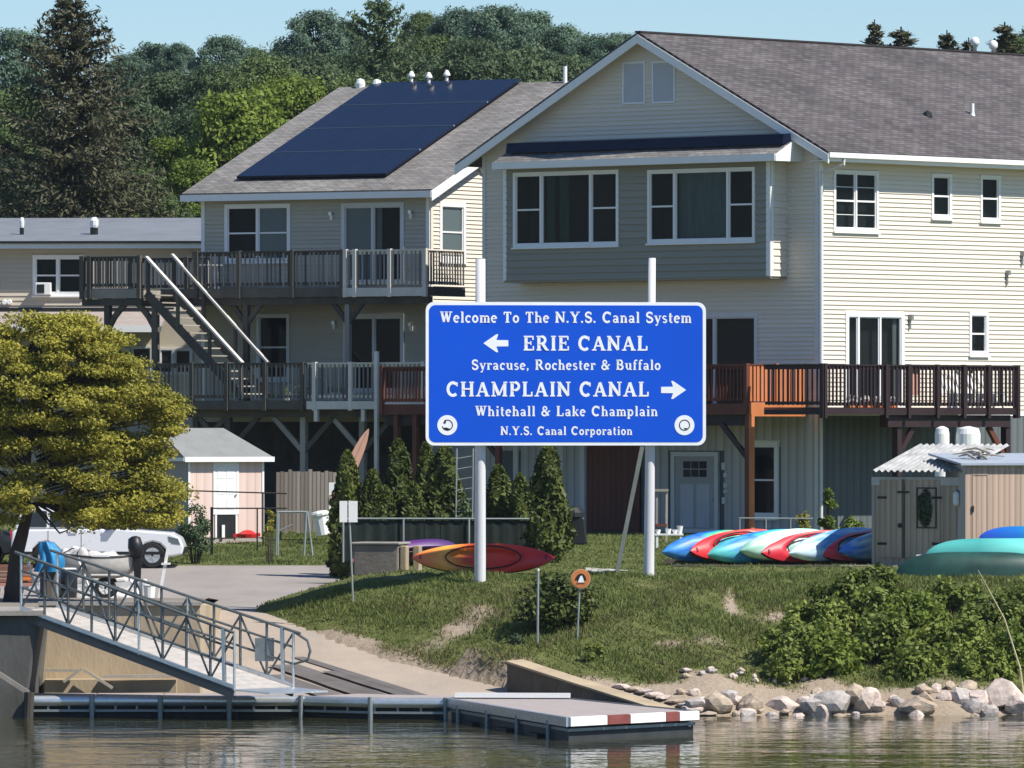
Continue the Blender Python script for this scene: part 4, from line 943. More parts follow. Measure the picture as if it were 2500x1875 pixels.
def right_decks():
    # redwood deck on the gable front
    v = -2.6
    zr = G.hit(1800, 889, v)[1]; zf = G.hit(1800, 985, v)[1]; u1 = G.hit(1827, 940, v)[0]; u0 = G.hit(932, 940, v)[0]
    t = thing('wooden_deck', 'redwood deck on the gable front, partly hidden by the blue sign', 'deck', G.w((u0+u1)/2, v, zf))
    deckfloor(t, G, u0, u1, v, -.1, zf, M_redw, M_redw, .3)
    ps = [u0+.05]+[u0+(u1-u0)*k/7 for k in range(1, 7)]+[u1-.04]
    railing(t, G, v, u0, u1, zf, zr, M_redw, M_redw, M_redw, .135, ps)
    railing(t, G, u1-.04, v, -.1, zf, zr, M_redw, M_orange, M_orange, .16, [v+.02, v+1.3, -.16], axis='v', bal_w=.1)
    MB().box(G, u1+.002, u1+.05, v, -.1, zf-.36, zf+.03).build('rim_board', M_orange, t)
    MB().box(G, u0, u1-.3, v+.15, v+.4, zf-.62, zf-.31).build('beam', M_darkred, t)
    for u in (u1-.1, u0+.5, u0+1.25, u0+4.5):
        MB().box(G, u-.08, u+.08, v+.05, v+.2, HB-.4, zf-.3).build('support_post', M_redw if u < u1-.2 else M_redw, t)
        if u > u0+2: MB().bar(G.w(u-.05, v+.12, zf-1.5), G.w(u-.95, v+.12, zf-.6), .1, .14).build('brace', M_darkred, t)
    MB().box(G, u1-.02, u1+.06, v+.05, v+.2, HB-.4, zf-.3).build('support_post', M_orange, t)
    # mahogany deck on the sunlit wall
    v = -2.2
    zr = RW.hit(2250, 891, v)[1]; zf = RW.hit(2250, 995, v)[1]; u0 = RW.hit(2008, 940, v)[0]; u1 = RW.hit(2484, 940, v)[0]
    t = thing('wooden_deck', 'dark mahogany deck on the sunlit cream wall', 'deck', RW.w((u0+u1)/2, v, zf))
    deckfloor(t, RW, u0, u1, v, -.08, zf, M_darkred, M_darkred, .2)
    railing(t, RW, v, u0, u1, zf, zr, M_darkred, M_darkred, M_darkred, .165, [u0+.05, RW.hit(2160, 940, v)[0], RW.hit(2215, 940, v)[0], RW.hit(2285, 940, v)[0], RW.hit(2350, 940, v)[0], RW.hit(2410, 940, v)[0], u1-.05], gap=.1, bal_w=.05)
    railing(t, RW, u0+.04, v, -.1, zf, zr, M_darkred, M_darkred, M_darkred, .165, [v], axis='v')
    railing(t, RW, u1-.04, v, -.1, zf, zr, M_darkred, M_darkred, M_darkred, .165, [v], axis='v')
    MB().box(RW, u0+3.0, u1-.2, v+.1, v+.4, zf-.55, zf-.21).build('beam', M_darkred, t)
    for px in (2455,):
        u = RW.hit(px, 1050, v+.25)[0]
        MB().box(RW, u-.1, u+.1, v+.15, v+.35, HB-.3, zf-.5).build('support_post', M_darkred, t)
        MB().bar(RW.w(u, v+.25, zf-1.5), RW.w(u-.8, v+.25, zf-.55), .12, .16).build('brace', M_redw, t)
    u = RW.hit(2190, 1050, v+.25)[0]; MB().bar(RW.w(u, v+.25, zf-1.4), RW.w(u+.7, v+.25, zf-.55), .12, .16).build('brace', M_darkred, t)
    MB().box(RW, u-.1, u+.1, v+.15, v+.35, HB-.3, zf-.5).build('support_post', M_darkred, t)
    # things standing on that deck
    for i, (px, lab) in enumerate(((2230, 'pink towel hung over the mahogany deck railing'),)):
        u = RW.hit(px, 930, v+.1)[0]; a = RW.w(u, v+.1, zf+.4)
        o = thing('towel', lab, 'towel', a)
        MB().grid(lambda s, k: RW.w(u-.19+.38*s, v+.075+.012*math.sin(s*15), zr-.13-.72*k), 20, 6).build('cloth', mat('pink_towel', (.52, .27, .22), .9, .3, 12, (1, 1, 4)), o, smooth=True, recalc=False)
    for i, px in enumerate((2305, 2335, 2375, 2410)):
        u = RW.hit(px, 950, -1.2)[0]; c = RW.w(u, -1.2, zf); ch = thing('deck_chair', ['white slat chair nearest the towel on the dark deck', 'second white slat chair on the dark deck', 'third white slat chair on the dark deck', 'white slat chair at the far end of the dark deck'][i], 'chair', c)
        for k in range(4): MB().bar(c+RW.U*(-.2+.13*k)+Vector((0, 0, .4)), c+RW.U*(-.2+.13*k)+RW.V*.18+Vector((0, 0, .98)), .075, .02).build('back_slat', M_plast, ch)
        for k in range(3): MB().bar(c+RW.V*(-.4+.17*k)-RW.U*.25+Vector((0, 0, .4)), c+RW.V*(-.4+.17*k)+RW.U*.25+Vector((0, 0, .4)), .13, .02).build('seat_slat', M_plast, ch)
        for a in (-.22, .22):
            for b in (-.42, .02): MB().box(RW, u+a-.03, u+a+.03, -1.2+b-.03, -1.2+b+.03, zf, zf+.4).build('leg', M_plast, ch)
    for i, px in enumerate((2078, 2098, 2118, 2145, 2162, 2180)):
        u = RW.hit(px, 975, v+.25)[0]; c = RW.w(u, v+.3, zf+.08); f = thing('flower_box', f'white blossoms in a wooden trough on the dark deck', 'flowers', c, 'white flower clumps along the dark deck')
        leaf_ball('blossom', c+Vector((0, 0, .17)), (.14, .14, .1), 90, .05, M_plast, f)
        MB().box(RW, u-.13, u+.13, v+.18, v+.42, zf, zf+.14).build('trough', M_orange, f)
right_decks_later = right_decks

left_decks(); right_decks()

# ================================================================== the canal sign
def stroke_font():
    """bold slab-serif letters drawn with broad strokes: glyph -> (advance, [ (points, width) ])"""
    TH, TN = .21, .12
    def ln(x0, y0, x1, y1, w=TH): return ([(x0, y0), (x1, y1)], w)
    def sf(x, y, w=.36): return ([(x-w/2, y), (x+w/2, y)], .085)
    def arc(cx, cy, rx, ry, a0, a1, w=TH, n=16): return ([(cx+rx*math.cos(R(a0+(a1-a0)*i/n)), cy+ry*math.sin(R(a0+(a1-a0)*i/n))) for i in range(n+1)], w)
    b, t = .043, .957; x = .66; xt = x-.04
    g = {}
    def V(px, y0=0, y1=1, s=.36): return [ln(px, y0+.02, px, y1-.02), sf(px, y0+b, s), sf(px, y1-b, s)]
    g['W'] = (1.22, [ln(.18, .95, .40, .06), ln(.40, .06, .61, .9, TN), ln(.61, .9, .82, .06), ln(.82, .06, 1.04, .95, TN), sf(.18, t), sf(1.04, t), sf(.61, t, .3)])
    g['T'] = (.84, [ln(.42, .05, .42, .95), ln(.06, .93, .78, .93, .11), sf(.42, b, .42), ln(.1, .72, .1, .95, .1), ln(.74, .72, .74, .95, .1)])
    g['N'] = (1.0, V(.18)[:1]+[sf(.18, b), sf(.14, t, .28), ln(.16, .94, .82, .06), ln(.82, .05, .82, .95, TN), sf(.82, t, .34)])
    g['Y'] = (.96, [ln(.16, .95, .48, .48), ln(.48, .48, .80, .95, TN), ln(.48, .05, .48, .5), sf(.48, b, .4), sf(.16, t), sf(.80, t, .32)])
    g['S'] = (.76, [arc(.38, .72, .25, .22, 30, 250, .17), arc(.38, .27, .27, .22, 70, -150, .17), ln(.26, .58, .52, .42, .2), ln(.62, .72, .62, .93, .09), ln(.12, .07, .12, .30, .09)])
    g['C'] = (.94, [arc(.50, .5, .36, .43, 48, 312, .2), ln(.80, .68, .80, .95, .09)])
    g['E'] = (.84, V(.22)+[ln(.2, .945, .72, .945, .11), ln(.2, .055, .74, .055, .11), ln(.2, .51, .56, .51, .1), ln(.72, .72, .72, .98, .1), ln(.75, .02, .75, .3, .1), ln(.56, .38, .56, .64, .09)])
    g['R'] = (.96, V(.22)+[arc(.42, .71, .26, .235, 90, -90, .18), ln(.22, .945, .44, .945, .1), ln(.22, .475, .44, .475, .1), ln(.48, .47, .78, .07, .2), sf(.84, b, .22)])
    g['I'] = (.46, V(.23))
    g['A'] = (1.0, [ln(.16, .05, .47, .95, TN), ln(.48, .95, .82, .05), ln(.28, .32, .68, .32, .1), sf(.16, b, .34), sf(.83, b, .36)])
    g['L'] = (.82, V(.22)+[ln(.2, .055, .72, .055, .11), ln(.72, .02, .72, .32, .11)])
    g['H'] = (1.04, V(.22)+V(.82)+[ln(.22, .51, .82, .51, .11)])
    g['M'] = (1.24, [ln(.20, .05, .20, .95, TN), ln(.20, .94, .60, .08), ln(.60, .08, 1.02, .94, TN), ln(1.02, .05, 1.02, .95), sf(.20, b, .34), sf(1.02, b), sf(.16, t, .26), sf(1.06, t, .28)])
    g['P'] = (.84, V(.22)+[arc(.44, .69, .27, .255, 90, -90, .18), ln(.22, .945, .46, .945, .1), ln(.22, .435, .46, .435, .1)])
    g['B'] = (.88, V(.22)+[arc(.42, .72, .24, .22, 90, -90, .17), arc(.45, .27, .27, .225, 90, -90, .18), ln(.22, .945, .44, .945, .1), ln(.22, .5, .44, .5, .1), ln(.22, .055, .46, .055, .1)])
    g['&'] = (.98, [arc(.40, .74, .18, .19, -60, 230, .13), ln(.26, .64, .80, .06, .18), arc(.36, .27, .25, .22, 110, 330, .16), ln(.58, .18, .82, .48, .11), sf(.84, .5, .26)])
    def v(px, y0=0, y1=x, s=.3): return [ln(px, y0+.02, px, y1-.02, .18), sf(px, y0+b, s), sf(px-.06, y1-b, .2)]
    g['e'] = (.62, [arc(.31, .33, .22, .275, 5, 315, .16), ln(.12, .36, .52, .36, .08)])
    g['l'] = (.38, v(.2, 0, 1)); g['i'] = (.38, v(.2)+[ln(.2, .8, .2, .98, .18)])
    g['c'] = (.58, [arc(.32, .33, .22, .275, 50, 310, .16), ln(.49, .45, .49, .60, .1)])
    g['o'] = (.66, [arc(.33, .33, .225, .275, 0, 360, .16, 22)])
    g['m'] = (1.04, v(.18)+[arc(.38, .40, .17, .2, 150, 0, .12), ln(.54, .04, .54, .42, .17), sf(.54, b, .28), arc(.72, .40, .17, .2, 150, 0, .12), ln(.88, .04, .88, .42, .17), sf(.88, b, .28)])
    g['n'] = (.74, v(.18)+[arc(.38, .38, .19, .22, 150, 0, .12), ln(.56, .04, .56, .42, .18), sf(.56, b, .3)])
    g['h'] = (.74, v(.18, 0, 1)+[arc(.38, .38, .19, .22, 150, 0, .12), ln(.56, .04, .56, .42, .18), sf(.56, b, .3)])
    g['a'] = (.66, [arc(.29, .46, .2, .15, 160, 10, .12), ln(.48, .05, .48, .48, .17), arc(.28, .19, .17, .14, 0, 360, .13, 18), sf(.54, b, .18)])
    g['y'] = (.68, [ln(.14, .62, .36, .06, .17), ln(.58, .62, .28, -.2, .09), sf(.14, xt, .28), sf(.58, xt, .24), ln(.12, -.2, .3, -.2, .12)])
    g['s'] = (.54, [arc(.27, .48, .17, .13, 30, 250, .12), arc(.27, .18, .18, .14, 70, -150, .12), ln(.18, .38, .36, .28, .14)])
    g['t'] = (.46, [ln(.2, .1, .2, .88, .17), ln(.06, .6, .42, .6, .09), arc(.3, .14, .1, .1, 180, 330, .11)])
    g['r'] = (.54, v(.18)+[arc(.38, .4, .17, .2, 140, 40, .13), ln(.47, .46, .47, .56, .12)])
    g['u'] = (.74, [ln(.18, .2, .18, .62, .18), sf(.12, xt, .26), arc(.36, .26, .18, .2, 180, 320, .12), ln(.56, .04, .56, .62, .18), sf(.5, xt, .24), sf(.62, b, .18)])
    g['f'] = (.46, [ln(.2, .04, .2, .8, .17), arc(.34, .8, .14, .15, 180, 30, .12), ln(.06, .6, .4, .6, .09), sf(.2, b, .32)])
    g['k'] = (.72, v(.18, 0, 1)+[ln(.26, .28, .54, .6, .09), ln(.34, .36, .58, .06, .16), sf(.56, xt, .24), sf(.6, b, .24)])
    g['p'] = (.72, [ln(.18, -.22, .18, .62, .18), sf(.18, -.22, .3), sf(.13, xt, .22), arc(.38, .33, .2, .27, 130, -130, .15)])
    g['b'] = (.72, [ln(.18, .04, .18, .96, .18), sf(.12, t, .22), arc(.38, .33, .2, .27, 130, -130, .15)])
    g['.'] = (.3, [ln(.13, .0, .13, .17, .17)]); g[','] = (.3, [ln(.13, .02, .13, .17, .16), ln(.15, .03, .09, -.12, .08)]); g[' '] = (.42, [])
    return g
GLY = stroke_font()
def text_line(fr, s, u0, u1, z0, cap, v, track=.06, wmul=1.0):
    """text fitted between u0 and u1 with baseline z0"""
    wtot = sum(GLY[c][0]+track for c in s)-track; kx = (u1-u0)/wtot; x = 0; out = []
    for c in s:
        adv, st = GLY[c]; mb = MB()
        if st: out.append(mb)
        for i, (pts, w) in enumerate(st):
            vv = v-.0016*i; base = len(mb.v); P2 = [(u0+(x+a)*kx, z0+b*cap) for a, b in pts]; hw = w*cap*.5*wmul
            closed = abs(P2[0][0]-P2[-1][0])+abs(P2[0][1]-P2[-1][1]) < 1e-6
            for k, p in enumerate(P2):
                q0 = P2[k-1] if k else (P2[-2] if closed else P2[0]); q1 = P2[k+1] if k < len(P2)-1 else (P2[1] if closed else P2[-1])
                dx, dz = q1[0]-q0[0], q1[1]-q0[1]; l = math.hypot(dx, dz) or 1; nx, nz = -dz/l*hw, dx/l*hw
                mb.v.append(tuple(fr.w(p[0]+nx, vv, p[1]+nz))); mb.v.append(tuple(fr.w(p[0]-nx, vv, p[1]-nz)))
            for k in range(len(P2)-1): mb.f.append((base+2*k, base+2*k+1, base+2*k+3, base+2*k+2))
        x += adv+track
    return out
def round_rect(u0, u1, z0, z1, r, n=6):
    out = []
    for cx, cz, a in ((u1-r, z1-r, 0), (u0+r, z1-r, 90), (u0+r, z0+r, 180), (u1-r, z0+r, 270)):
        for i in range(n+1): out.append((cx+r*math.cos(R(a+90*i/n)), cz+r*math.sin(R(a+90*i/n))))
    return out
def canal_sign():
    DS = 173.0; S = Fr(X(1381, DS), DS, 6)
    t = thing('canal_sign', 'large blue canal direction sign with white lettering on two tall pale poles', 'sign', S.w(0, 0, gz(0.9, 173)))
    u0, u1, z0, z1 = S.rect(1039.5, 1723.5, 737.5, 1087.5, -.3)
    MB().prism(S, round_rect(u0, u1, z0, z1, .2), -.30, -.25).build('border', M_letter, t)
    MB().prism(S, round_rect(u0+.075, u1-.075, z0+.075, z1-.075, .15), -.306, -.301).build('panel', M_blue, t)
    for z in (z0+.55, (z0+z1)/2, z1-.55): MB().box(S, u0+.15, u1-.15, -.25, -.13, z-.06, z+.06).build('back_rail', M_galv, t)
    for (xa, ya, xt, yt, ra, rt) in ((1172, 1418, 1173, 632, .135, .115), (1584, 1404, 1592, 630, .128, .085)):
        ua, za = S.hit(xa, ya); ut, zt = S.hit(xt, yt)
        o = MB().tube([S.w(ua, .0, za-.5), S.w(ua, .0, za), S.w((ua+ut)/2, .0, (za+zt)/2), S.w(ut, .0, zt)], [ra, ra, (ra+rt)/2, rt], 16).build('pole', M_galv, t, smooth=True)
    def wln(s, x0, x1, yb, capx, track=.06, wm=1.0):
        ym = (yb)
        a = S.hit(x0, ym, -.306)[0]; b = S.hit(x1, ym, -.306)[0]; z = S.hit((x0+x1)/2, yb, -.306)[1]; c = S.hit(0, 0, -.306)
        for q in text_line(S, s, a, b, z, capx*DS/F, -.310, track, wm): q.build('letter', M_letter, t, recalc=False)
    wln('Welcome To The N.Y.S. Canal System', 1074, 1688, 788, 27, .08, 1.0)
    wln('ERIE CANAL', 1277, 1582, 856, 36, .1)
    wln('Syracuse, Rochester & Buffalo', 1151, 1613, 903, 25, .09)
    wln('CHAMPLAIN CANAL', 1089, 1585, 968, 36, .1)
    wln('Whitehall & Lake Champlain', 1160, 1606, 1016, 25, .09)
    wln('N.Y.S. Canal Corporation', 1222, 1544, 1062, 21, .1)
    # arrows
    def arrow(x0, x1, yc, sgn):
        w = x1-x0
        pts = [(0, 0), (.52, -.5), (.60, -.5), (.52, -.18), (1, -.17), (1, .17), (.52, .18), (.60, .5), (.52, .5)]
        q = []
        for a, b in pts:
            px = x0+a*w if sgn < 0 else x1-a*w; py = yc+b*w*.72
            q.append(S.hit(px, py, -.306))
        MB().prism(S, q, -.311, -.307).build('arrow', M_letter, t)
    arrow(1180, 1241, 838, -1); arrow(1614, 1675, 952, 1)
    # round emblems
    for xc, kind in ((1092, 0), (1671, 1)):
        u, z = S.hit(xc, 1038, -.306); r = .235
        e = MB().lathe(S.w(u, -.307, z), [(r, 0), (r, .006)], 28, S.V*-1).build('emblem', M_letter, t)
        ring = MB(); n = 28
        for i in range(n):
            a0, a1 = 2*math.pi*i/n, 2*math.pi*(i+1)/n
            if kind == 0 and 2.6 < (a0+.4) % 6.283 < 3.6: continue
            ring.add([S.w(u+math.cos(a)*q*r, -.3155, z+math.sin(a)*q*r) for a, q in ((a0, .56), (a1, .56), (a1, .46), (a0, .46))], [(0, 1, 2, 3)])
        ring.build('emblem_ring', M_solarf, e, recalc=False)
        if kind == 0:
            MB().add([S.w(u+x*r, -.317, z+y*r) for x, y in ((-.38, -.34), (-.2, -.46), (.1, -.46), (.3, -.36), (.1, -.3), (-.12, -.22), (-.36, -.26))], [tuple(range(7))]).build('emblem_mark', M_solarf, e, recalc=False)
            MB().add([S.w(u+x*r, -.317, z+y*r) for x, y in ((-.44, .22), (-.2, .12), (-.1, .42), (-.22, .44))], [tuple(range(4))]).build('emblem_mark', M_solarf, e, recalc=False)
        else:
            MB().add([S.w(u+x*r, -.317, z+y*r) for x, y in ((-.1, -.36), (.12, -.42), (.34, -.3), (.2, -.28), (.02, -.28))], [tuple(range(5))]).build('emblem_mark', M_solarf, e, recalc=False)
    return t
canal_sign()

# small signs and posts on the bank
def small_signs():
    D = 166.3; xx = X(1420, D); zg = gz(xx-.06, D)
    t = thing('round_sign', 'round orange notice sign on a thin pale post in front of the bush', 'sign', (xx-.06, D, zg))
    MB().tube([P(1407, 1600, D), P(1417, 1405, D)], .022, 8).build('post', M_metal, t)
    c = P(1418, 1413, D-.06); r = .222
    MB().lathe(c, [(r*.96, -.015), (r, -.008), (r, .0)], 28, Vector((0, -1, 0))).build('rim', mat('sign_orange_rim', (.62, .30, .17), .5, .1), t)
    f = MB().lathe(c+Vector((0, -.004, 0)), [(r*.9, -.002), (r*.9, .002)], 28, Vector((0, -1, 0))).build('face', mat('sign_orange', (.60, .205, .055), .5, .15, 6), t)
    def poly(pts, m, dy): MB().add([c+Vector((x*r, -dy, y*r)) for x, y in pts], [tuple(range(len(pts)))]).build('symbol', m, f, recalc=False)
    poly([(-.62, -.22), (-.55, .1), (-.3, .42), (.02, .55), (.32, .45), (.5, .15), (.58, -.18), (.42, -.12), (.3, -.3), (-.3, -.3), (-.45, -.12)], M_black, .010)
    poly([(-.3, -.38), (-.16, .02), (-.02, .3), (.12, .32), (.24, .05), (.34, -.36)], M_letter, .014)
    poly([(-.55, -.55), (.45, -.52), (.3, -.42), (-.4, -.42)], mat('sign_brown', (.16, .06, .03), .6), .010)
    D = 165.9; t = thing('marker_post', 'bare thin metal post standing left of the round orange sign', 'post', (X(1312, D), D, gz(X(1312, D), D)))
    MB().tube([P(1312, 1612, D), P(1314, 1392, D)], .026, 8).build('post', M_metal, t)
    MB().lathe(P(1314, 1392, D), [(.03, -.02), (.028, .02), (.01, .035)], 8).build('cap', M_galv, t)
    D = 172.2; t = thing('notice_sign', 'blank pair of white notice boards on a thin post beside the driveway', 'sign', (X(860, D), D, gz(X(860, D), D)))
    MB().tube([P(862, 1468, D), P(852, 1230, D)], .022, 8).build('post', M_metal, t)
    for x0, x1 in ((829, 848), (851, 873)):
        a, b = P(x0, 1275, D-.04), P(x1, 1223, D-.04); MB().box(WORLD, a.x, b.x, D-.05, D-.03, a.z, b.z).build('board', M_plast, t)
    D = 170.9; u = X(1513, 176)
    t = thing('leaning_pole', 'grey timber pole leaning towards the right sign post', 'pole', P(1506, 1396, 176.5))
    MB().bar(P(1506, 1400, 176.5), P(1568, 1090, 176.5), .13, .1).build('pole', mat('grey_timber', (.17, .19, .18), .8, .2), t)
small_signs()

# ================================================================== dock
def dock():
    zt = .45
    fe = [(62, 1689), (225, 1690), (392, 1690), (560, 1695), (735, 1700), (910, 1705), (1090, 1706)]
    pts = []
    for px, py in fe:
        D = (ZC-zt)*F/(py-HY); D = max(155.6, min(159.6, D)); pts.append(Vector((X(px, D), D, zt)))
    M_deck = mat('dock_decking', (.36, .31, .29), .85, .2, 2, (1, 6, 1), .2)
    M_fl = mat('black_float', (.012, .013, .012), .6, .3, 3)
    M_brown = mat('dock_fender_red', (.22, .06, .05), .7, .2)
    labs = ['floating dock section beside the dark abutment', 'second floating dock section from the left', 'floating dock section left of the gangway foot', 'floating dock section under the gangway foot', 'floating dock section right of the gangway foot', 'last narrow floating dock section before the wide platform']
    for i in range(6):
        a, b = pts[i], pts[i+1]; d = (b-a); Ln = d.length; ang = math.degrees(math.atan2(d.y, d.x)); f = Fr(a.x, a.y, ang)
        t = thing('dock_section', labs[i], 'dock', a-Vector((0, 0, zt))+Vector((Ln/2, 0, 0)), 'floating dock sections')
        w = 2.1; g = .02
        n = 9
        for k in range(n): piece('deck_board', 'box', M_deck, t, f, g, Ln-g, .05+(w-.1)*k/n+.004, .05+(w-.1)*(k+1)/n-.004, zt-.05, zt)
        # rounded bright edge
        prof = [(-.02, zt-.20), (-.06, zt-.17), (-.07, zt-.09), (-.05, zt-.01), (.0, zt+.02), (.05, zt+.012)]
        mb = MB()
        mb.add([f.w(g, y, z) for y, z in prof]+[f.w(Ln-g, y, z) for y, z in prof], [(k, k+1, k+7, k+6) for k in range(5)]).build('edge_rail', M_alu, t, smooth=True)
        MB().box(f, g, Ln-g, -.03, .03, .12, .17).build('lower_rail', M_dalu, t)
        MB().box(f, g, Ln-g, w-.05, w, .12, zt-.01).build('back_rail', M_dalu, t)
        MB().box(f, g, Ln-g, .06, .16, -.25, zt-.06).build('inner_panel', M_fl, t)
        for k in range(4): piece('upright', 'box', M_dalu, t, f, g+(Ln-2*g-.05)*k/3, g+(Ln-2*g-.05)*k/3+.045, -.025, .02, .165, zt-.18)
        for k in range(2): MB().box(f, Ln*(.12+.48*k), Ln*(.42+.48*k), .05, w-.1, -.22, .125).build('float', M_fl, t, bevel=.05)
        MB().box(f, .05, Ln-.05, .35, .42, .1, zt-.06).build('joist', M_fl, t)
        c = f.w(Ln, -.09, 0); MB().tube([c+Vector((0, 0, -.15)), c+Vector((0, 0, zt+.03))], .055, 8).build('joint_post', M_dalu, t)
    # wide end platform
    A = pts[-1]; Bc = P(1388, 1754, (ZC-zt)*F/(1754-HY)); Cc = P(1702, 1738, (ZC-zt)*F/(1738-HY)); Dk = P(1392, 1707, (ZC-zt)*F/(1707-HY))
    A = A+Vector((.03, 0, 0))
    t = thing('dock_platform', 'wide end platform of the floating dock with red and white edge', 'dock', ((A+Cc)/2).xy.to_3d())
    n = 16
    for k in range(n):
        s0, s1 = k/n+.0015, (k+1)/n-.0015
        a0, a1 = A.lerp(Bc, s0), A.lerp(Bc, s1); b0, b1 = Dk.lerp(Cc, s0), Dk.lerp(Cc, s1); dn = Vector((0, 0, -.05))
        MB().hexa([a0+dn, a1+dn, b1+dn, b0+dn, a0, a1, b1, b0]).build('deck_board', M_deck, t)
    def edge(p, q, m, h0=.17, out=.05, name='edge_rail'):
        d = (q-p).normalized(); o = Vector((d.y, -d.x, 0))*out; up = Vector((0, 0, 1))
        MB().hexa([p-up*h0, q-up*h0, q-up*h0+o, p-up*h0+o, p+up*.03, q+up*.03, q+up*.02+o, p+up*.02+o]).build(name, m, t)
    edge(A, Bc, M_alu); edge(Dk, A, M_dalu)
    seg = [(0, .58, 0), (0.58, .99, 0)]
    for (s0, s1, m) in ((.0, .28, M_plast), (.285, .455, M_brown), (.46, .735, M_plast), (.74, .84, M_brown), (.845, 1, M_plast)):
        p, q = Bc.lerp(Cc, s0), Bc.lerp(Cc, s1); edge(p, q, m, .16, .06, 'edge_bumper')
    edge(Cc, Dk, M_dalu)
    up = Vector((0, 0, 1)); k0, k1 = A.lerp(Dk, .06)+up*.08, Dk+up*.08
    MB().bar(k0, k1, .16, .1).build('kerb', M_plast, t)
    def body(p, q, r_, s_):
        MB().hexa([x-up*.75 for x in (p, q, r_, s_)]+[x-up*.27 for x in (p, q, r_, s_)]).build('hull', mat('dock_hull_dark', (.035, .04, .042), .6, .3), t)
    c = (A+Bc+Cc+Dk)/4; body(*[x.lerp(c, .03) for x in (A, Bc, Cc, Dk)])
    MB().hexa([x.lerp(c, .01)-up*.27 for x in (A, Bc, Cc, Dk)]+[x.lerp(c, .01)-up*.21 for x in (A, Bc, Cc, Dk)]).build('frame', M_dalu, t)
    for s in (.1, .35, .6, .85):
        p = A.lerp(Bc, s); MB().tube([p+Vector((-.02, -.02, -.62)), p+Vector((-.02, -.02, -.1))], .05, 8).build('upright', M_dalu, t)
    for s in (.22, .5, .75):
        p = A.lerp(Bc, s).lerp(c, -.01); d = (Bc-A).normalized(); MB().bar(p-d*.5-up*.5, p+d*.5-up*.5, .22, .2).build('fender', M_fl, t)
    p = Cc+Vector((-.16, -.05, -.2)); MB().lathe(p, [(.03, -.1), (.07, 0), (.03, .1)], 10).build('cleat', M_plast, t)
dock()

# ---------------------------------------------------------------- gangway
def gangway():
    t = thing('gangway', 'sloping aluminium gangway with truss railings leading down to the dock', 'gangway', (-8, 159.5, .6))
    Sn, En = Vector((X(52, 159.9), 159.9, 2.30)), Vector((X(572, 157.7), 157.7, .66)); Sf, Ef = Vector((X(140, 161.2), 161.2, 2.32)), Vector((X(716, 159.0), 159.0, .66))
    up = Vector((0, 0, 1)); Hh = 1.22
    n = 22
    for i in range(n):
        s0, s1 = i/n+.002, (i+1)/n-.002; q = [Sn.lerp(En, s0), Sn.lerp(En, s1), Sf.lerp(Ef, s1), Sf.lerp(Ef, s0)]
        MB().hexa([x-up*.03 for x in q]+[x+up*.02 for x in q]).build('tread_plate', mat('gangway_plate', (.50, .46, .42), .6, .15, 4, metal=.2), t)
    for a, b, m, far in ((Sn, En, M_rail, 0), (Sf, Ef, M_rail, 1)):
        tr = MB().bar(a-up*.1, b-up*.1, .08, .18).build('bottom_chord', mat('chord_grey', (.10, .105, .10), .6, .2, metal=.2), t)
        MB().bar(a+up*.06, b+up*.06, .09, .07).build('toe_rail', M_alu, t)
        d = (b-a)
        ext = d*(.03 if far else 0)
        MB().tube([a-d*.03+up*Hh, b+ext+up*Hh], .033, 8).build('top_rail', m, t)
        MB().tube([a+up*Hh*.72, b+up*Hh*.72], .026, 8).build('mid_rail', m, t)
        MB().tube([a+up*Hh*.42, b+up*Hh*.42], .026, 8).build('mid_rail', m, t)
        k = 9
        for i in range(k+1):
            p = a.lerp(b, i/k); MB().tube([p-up*.12, p+up*Hh], .03, 8).build('upright', M_alu if i in (0, k, 5) else m, t)
            if i < k:
                q = a.lerp(b, (i+1)/k)
                if i % 2 == 0: MB().tube([p+up*.05, q+up*Hh*.97], .024, 6).build('diagonal', m, t)
                else: MB().tube([p+up*Hh*.97, q+up*.05], .024, 6).build('diagonal', m, t)
        if far:
            e = b+up*Hh; MB().tube([e, e+d.normalized()*.35+up*-.1, e+d.normalized()*.42-up*.3, e+d.normalized()*.36-up*.52, b+up*Hh*.42], .03, 8).build('rail_loop', m, t)
        p, q = a.lerp(b, .93), b+d.normalized()*.05
        MB().bar(b+up*.05+d.normalized()*-.25, b+up*Hh-d.normalized()*.28, .07, .07).build('end_brace', M_alu, t)
    q = Sf.lerp(Ef, .84)+Vector((0, -.05, .35)); MB().box(Fr(q.x, q.y, -12), 0, .42, -.02, .02, q.z-.05, q.z+.45).build('notice_plate', M_dalu, t)
    # transition plate on the dock
    q = [En, Ef, Ef+Vector((.75, -.15, -.07)), En+Vector((.75, -.15, -.07))]
    MB().hexa([x-up*.02 for x in q]+[x+up*.015 for x in q]).build('ramp_plate', M_alu, t)
gangway()

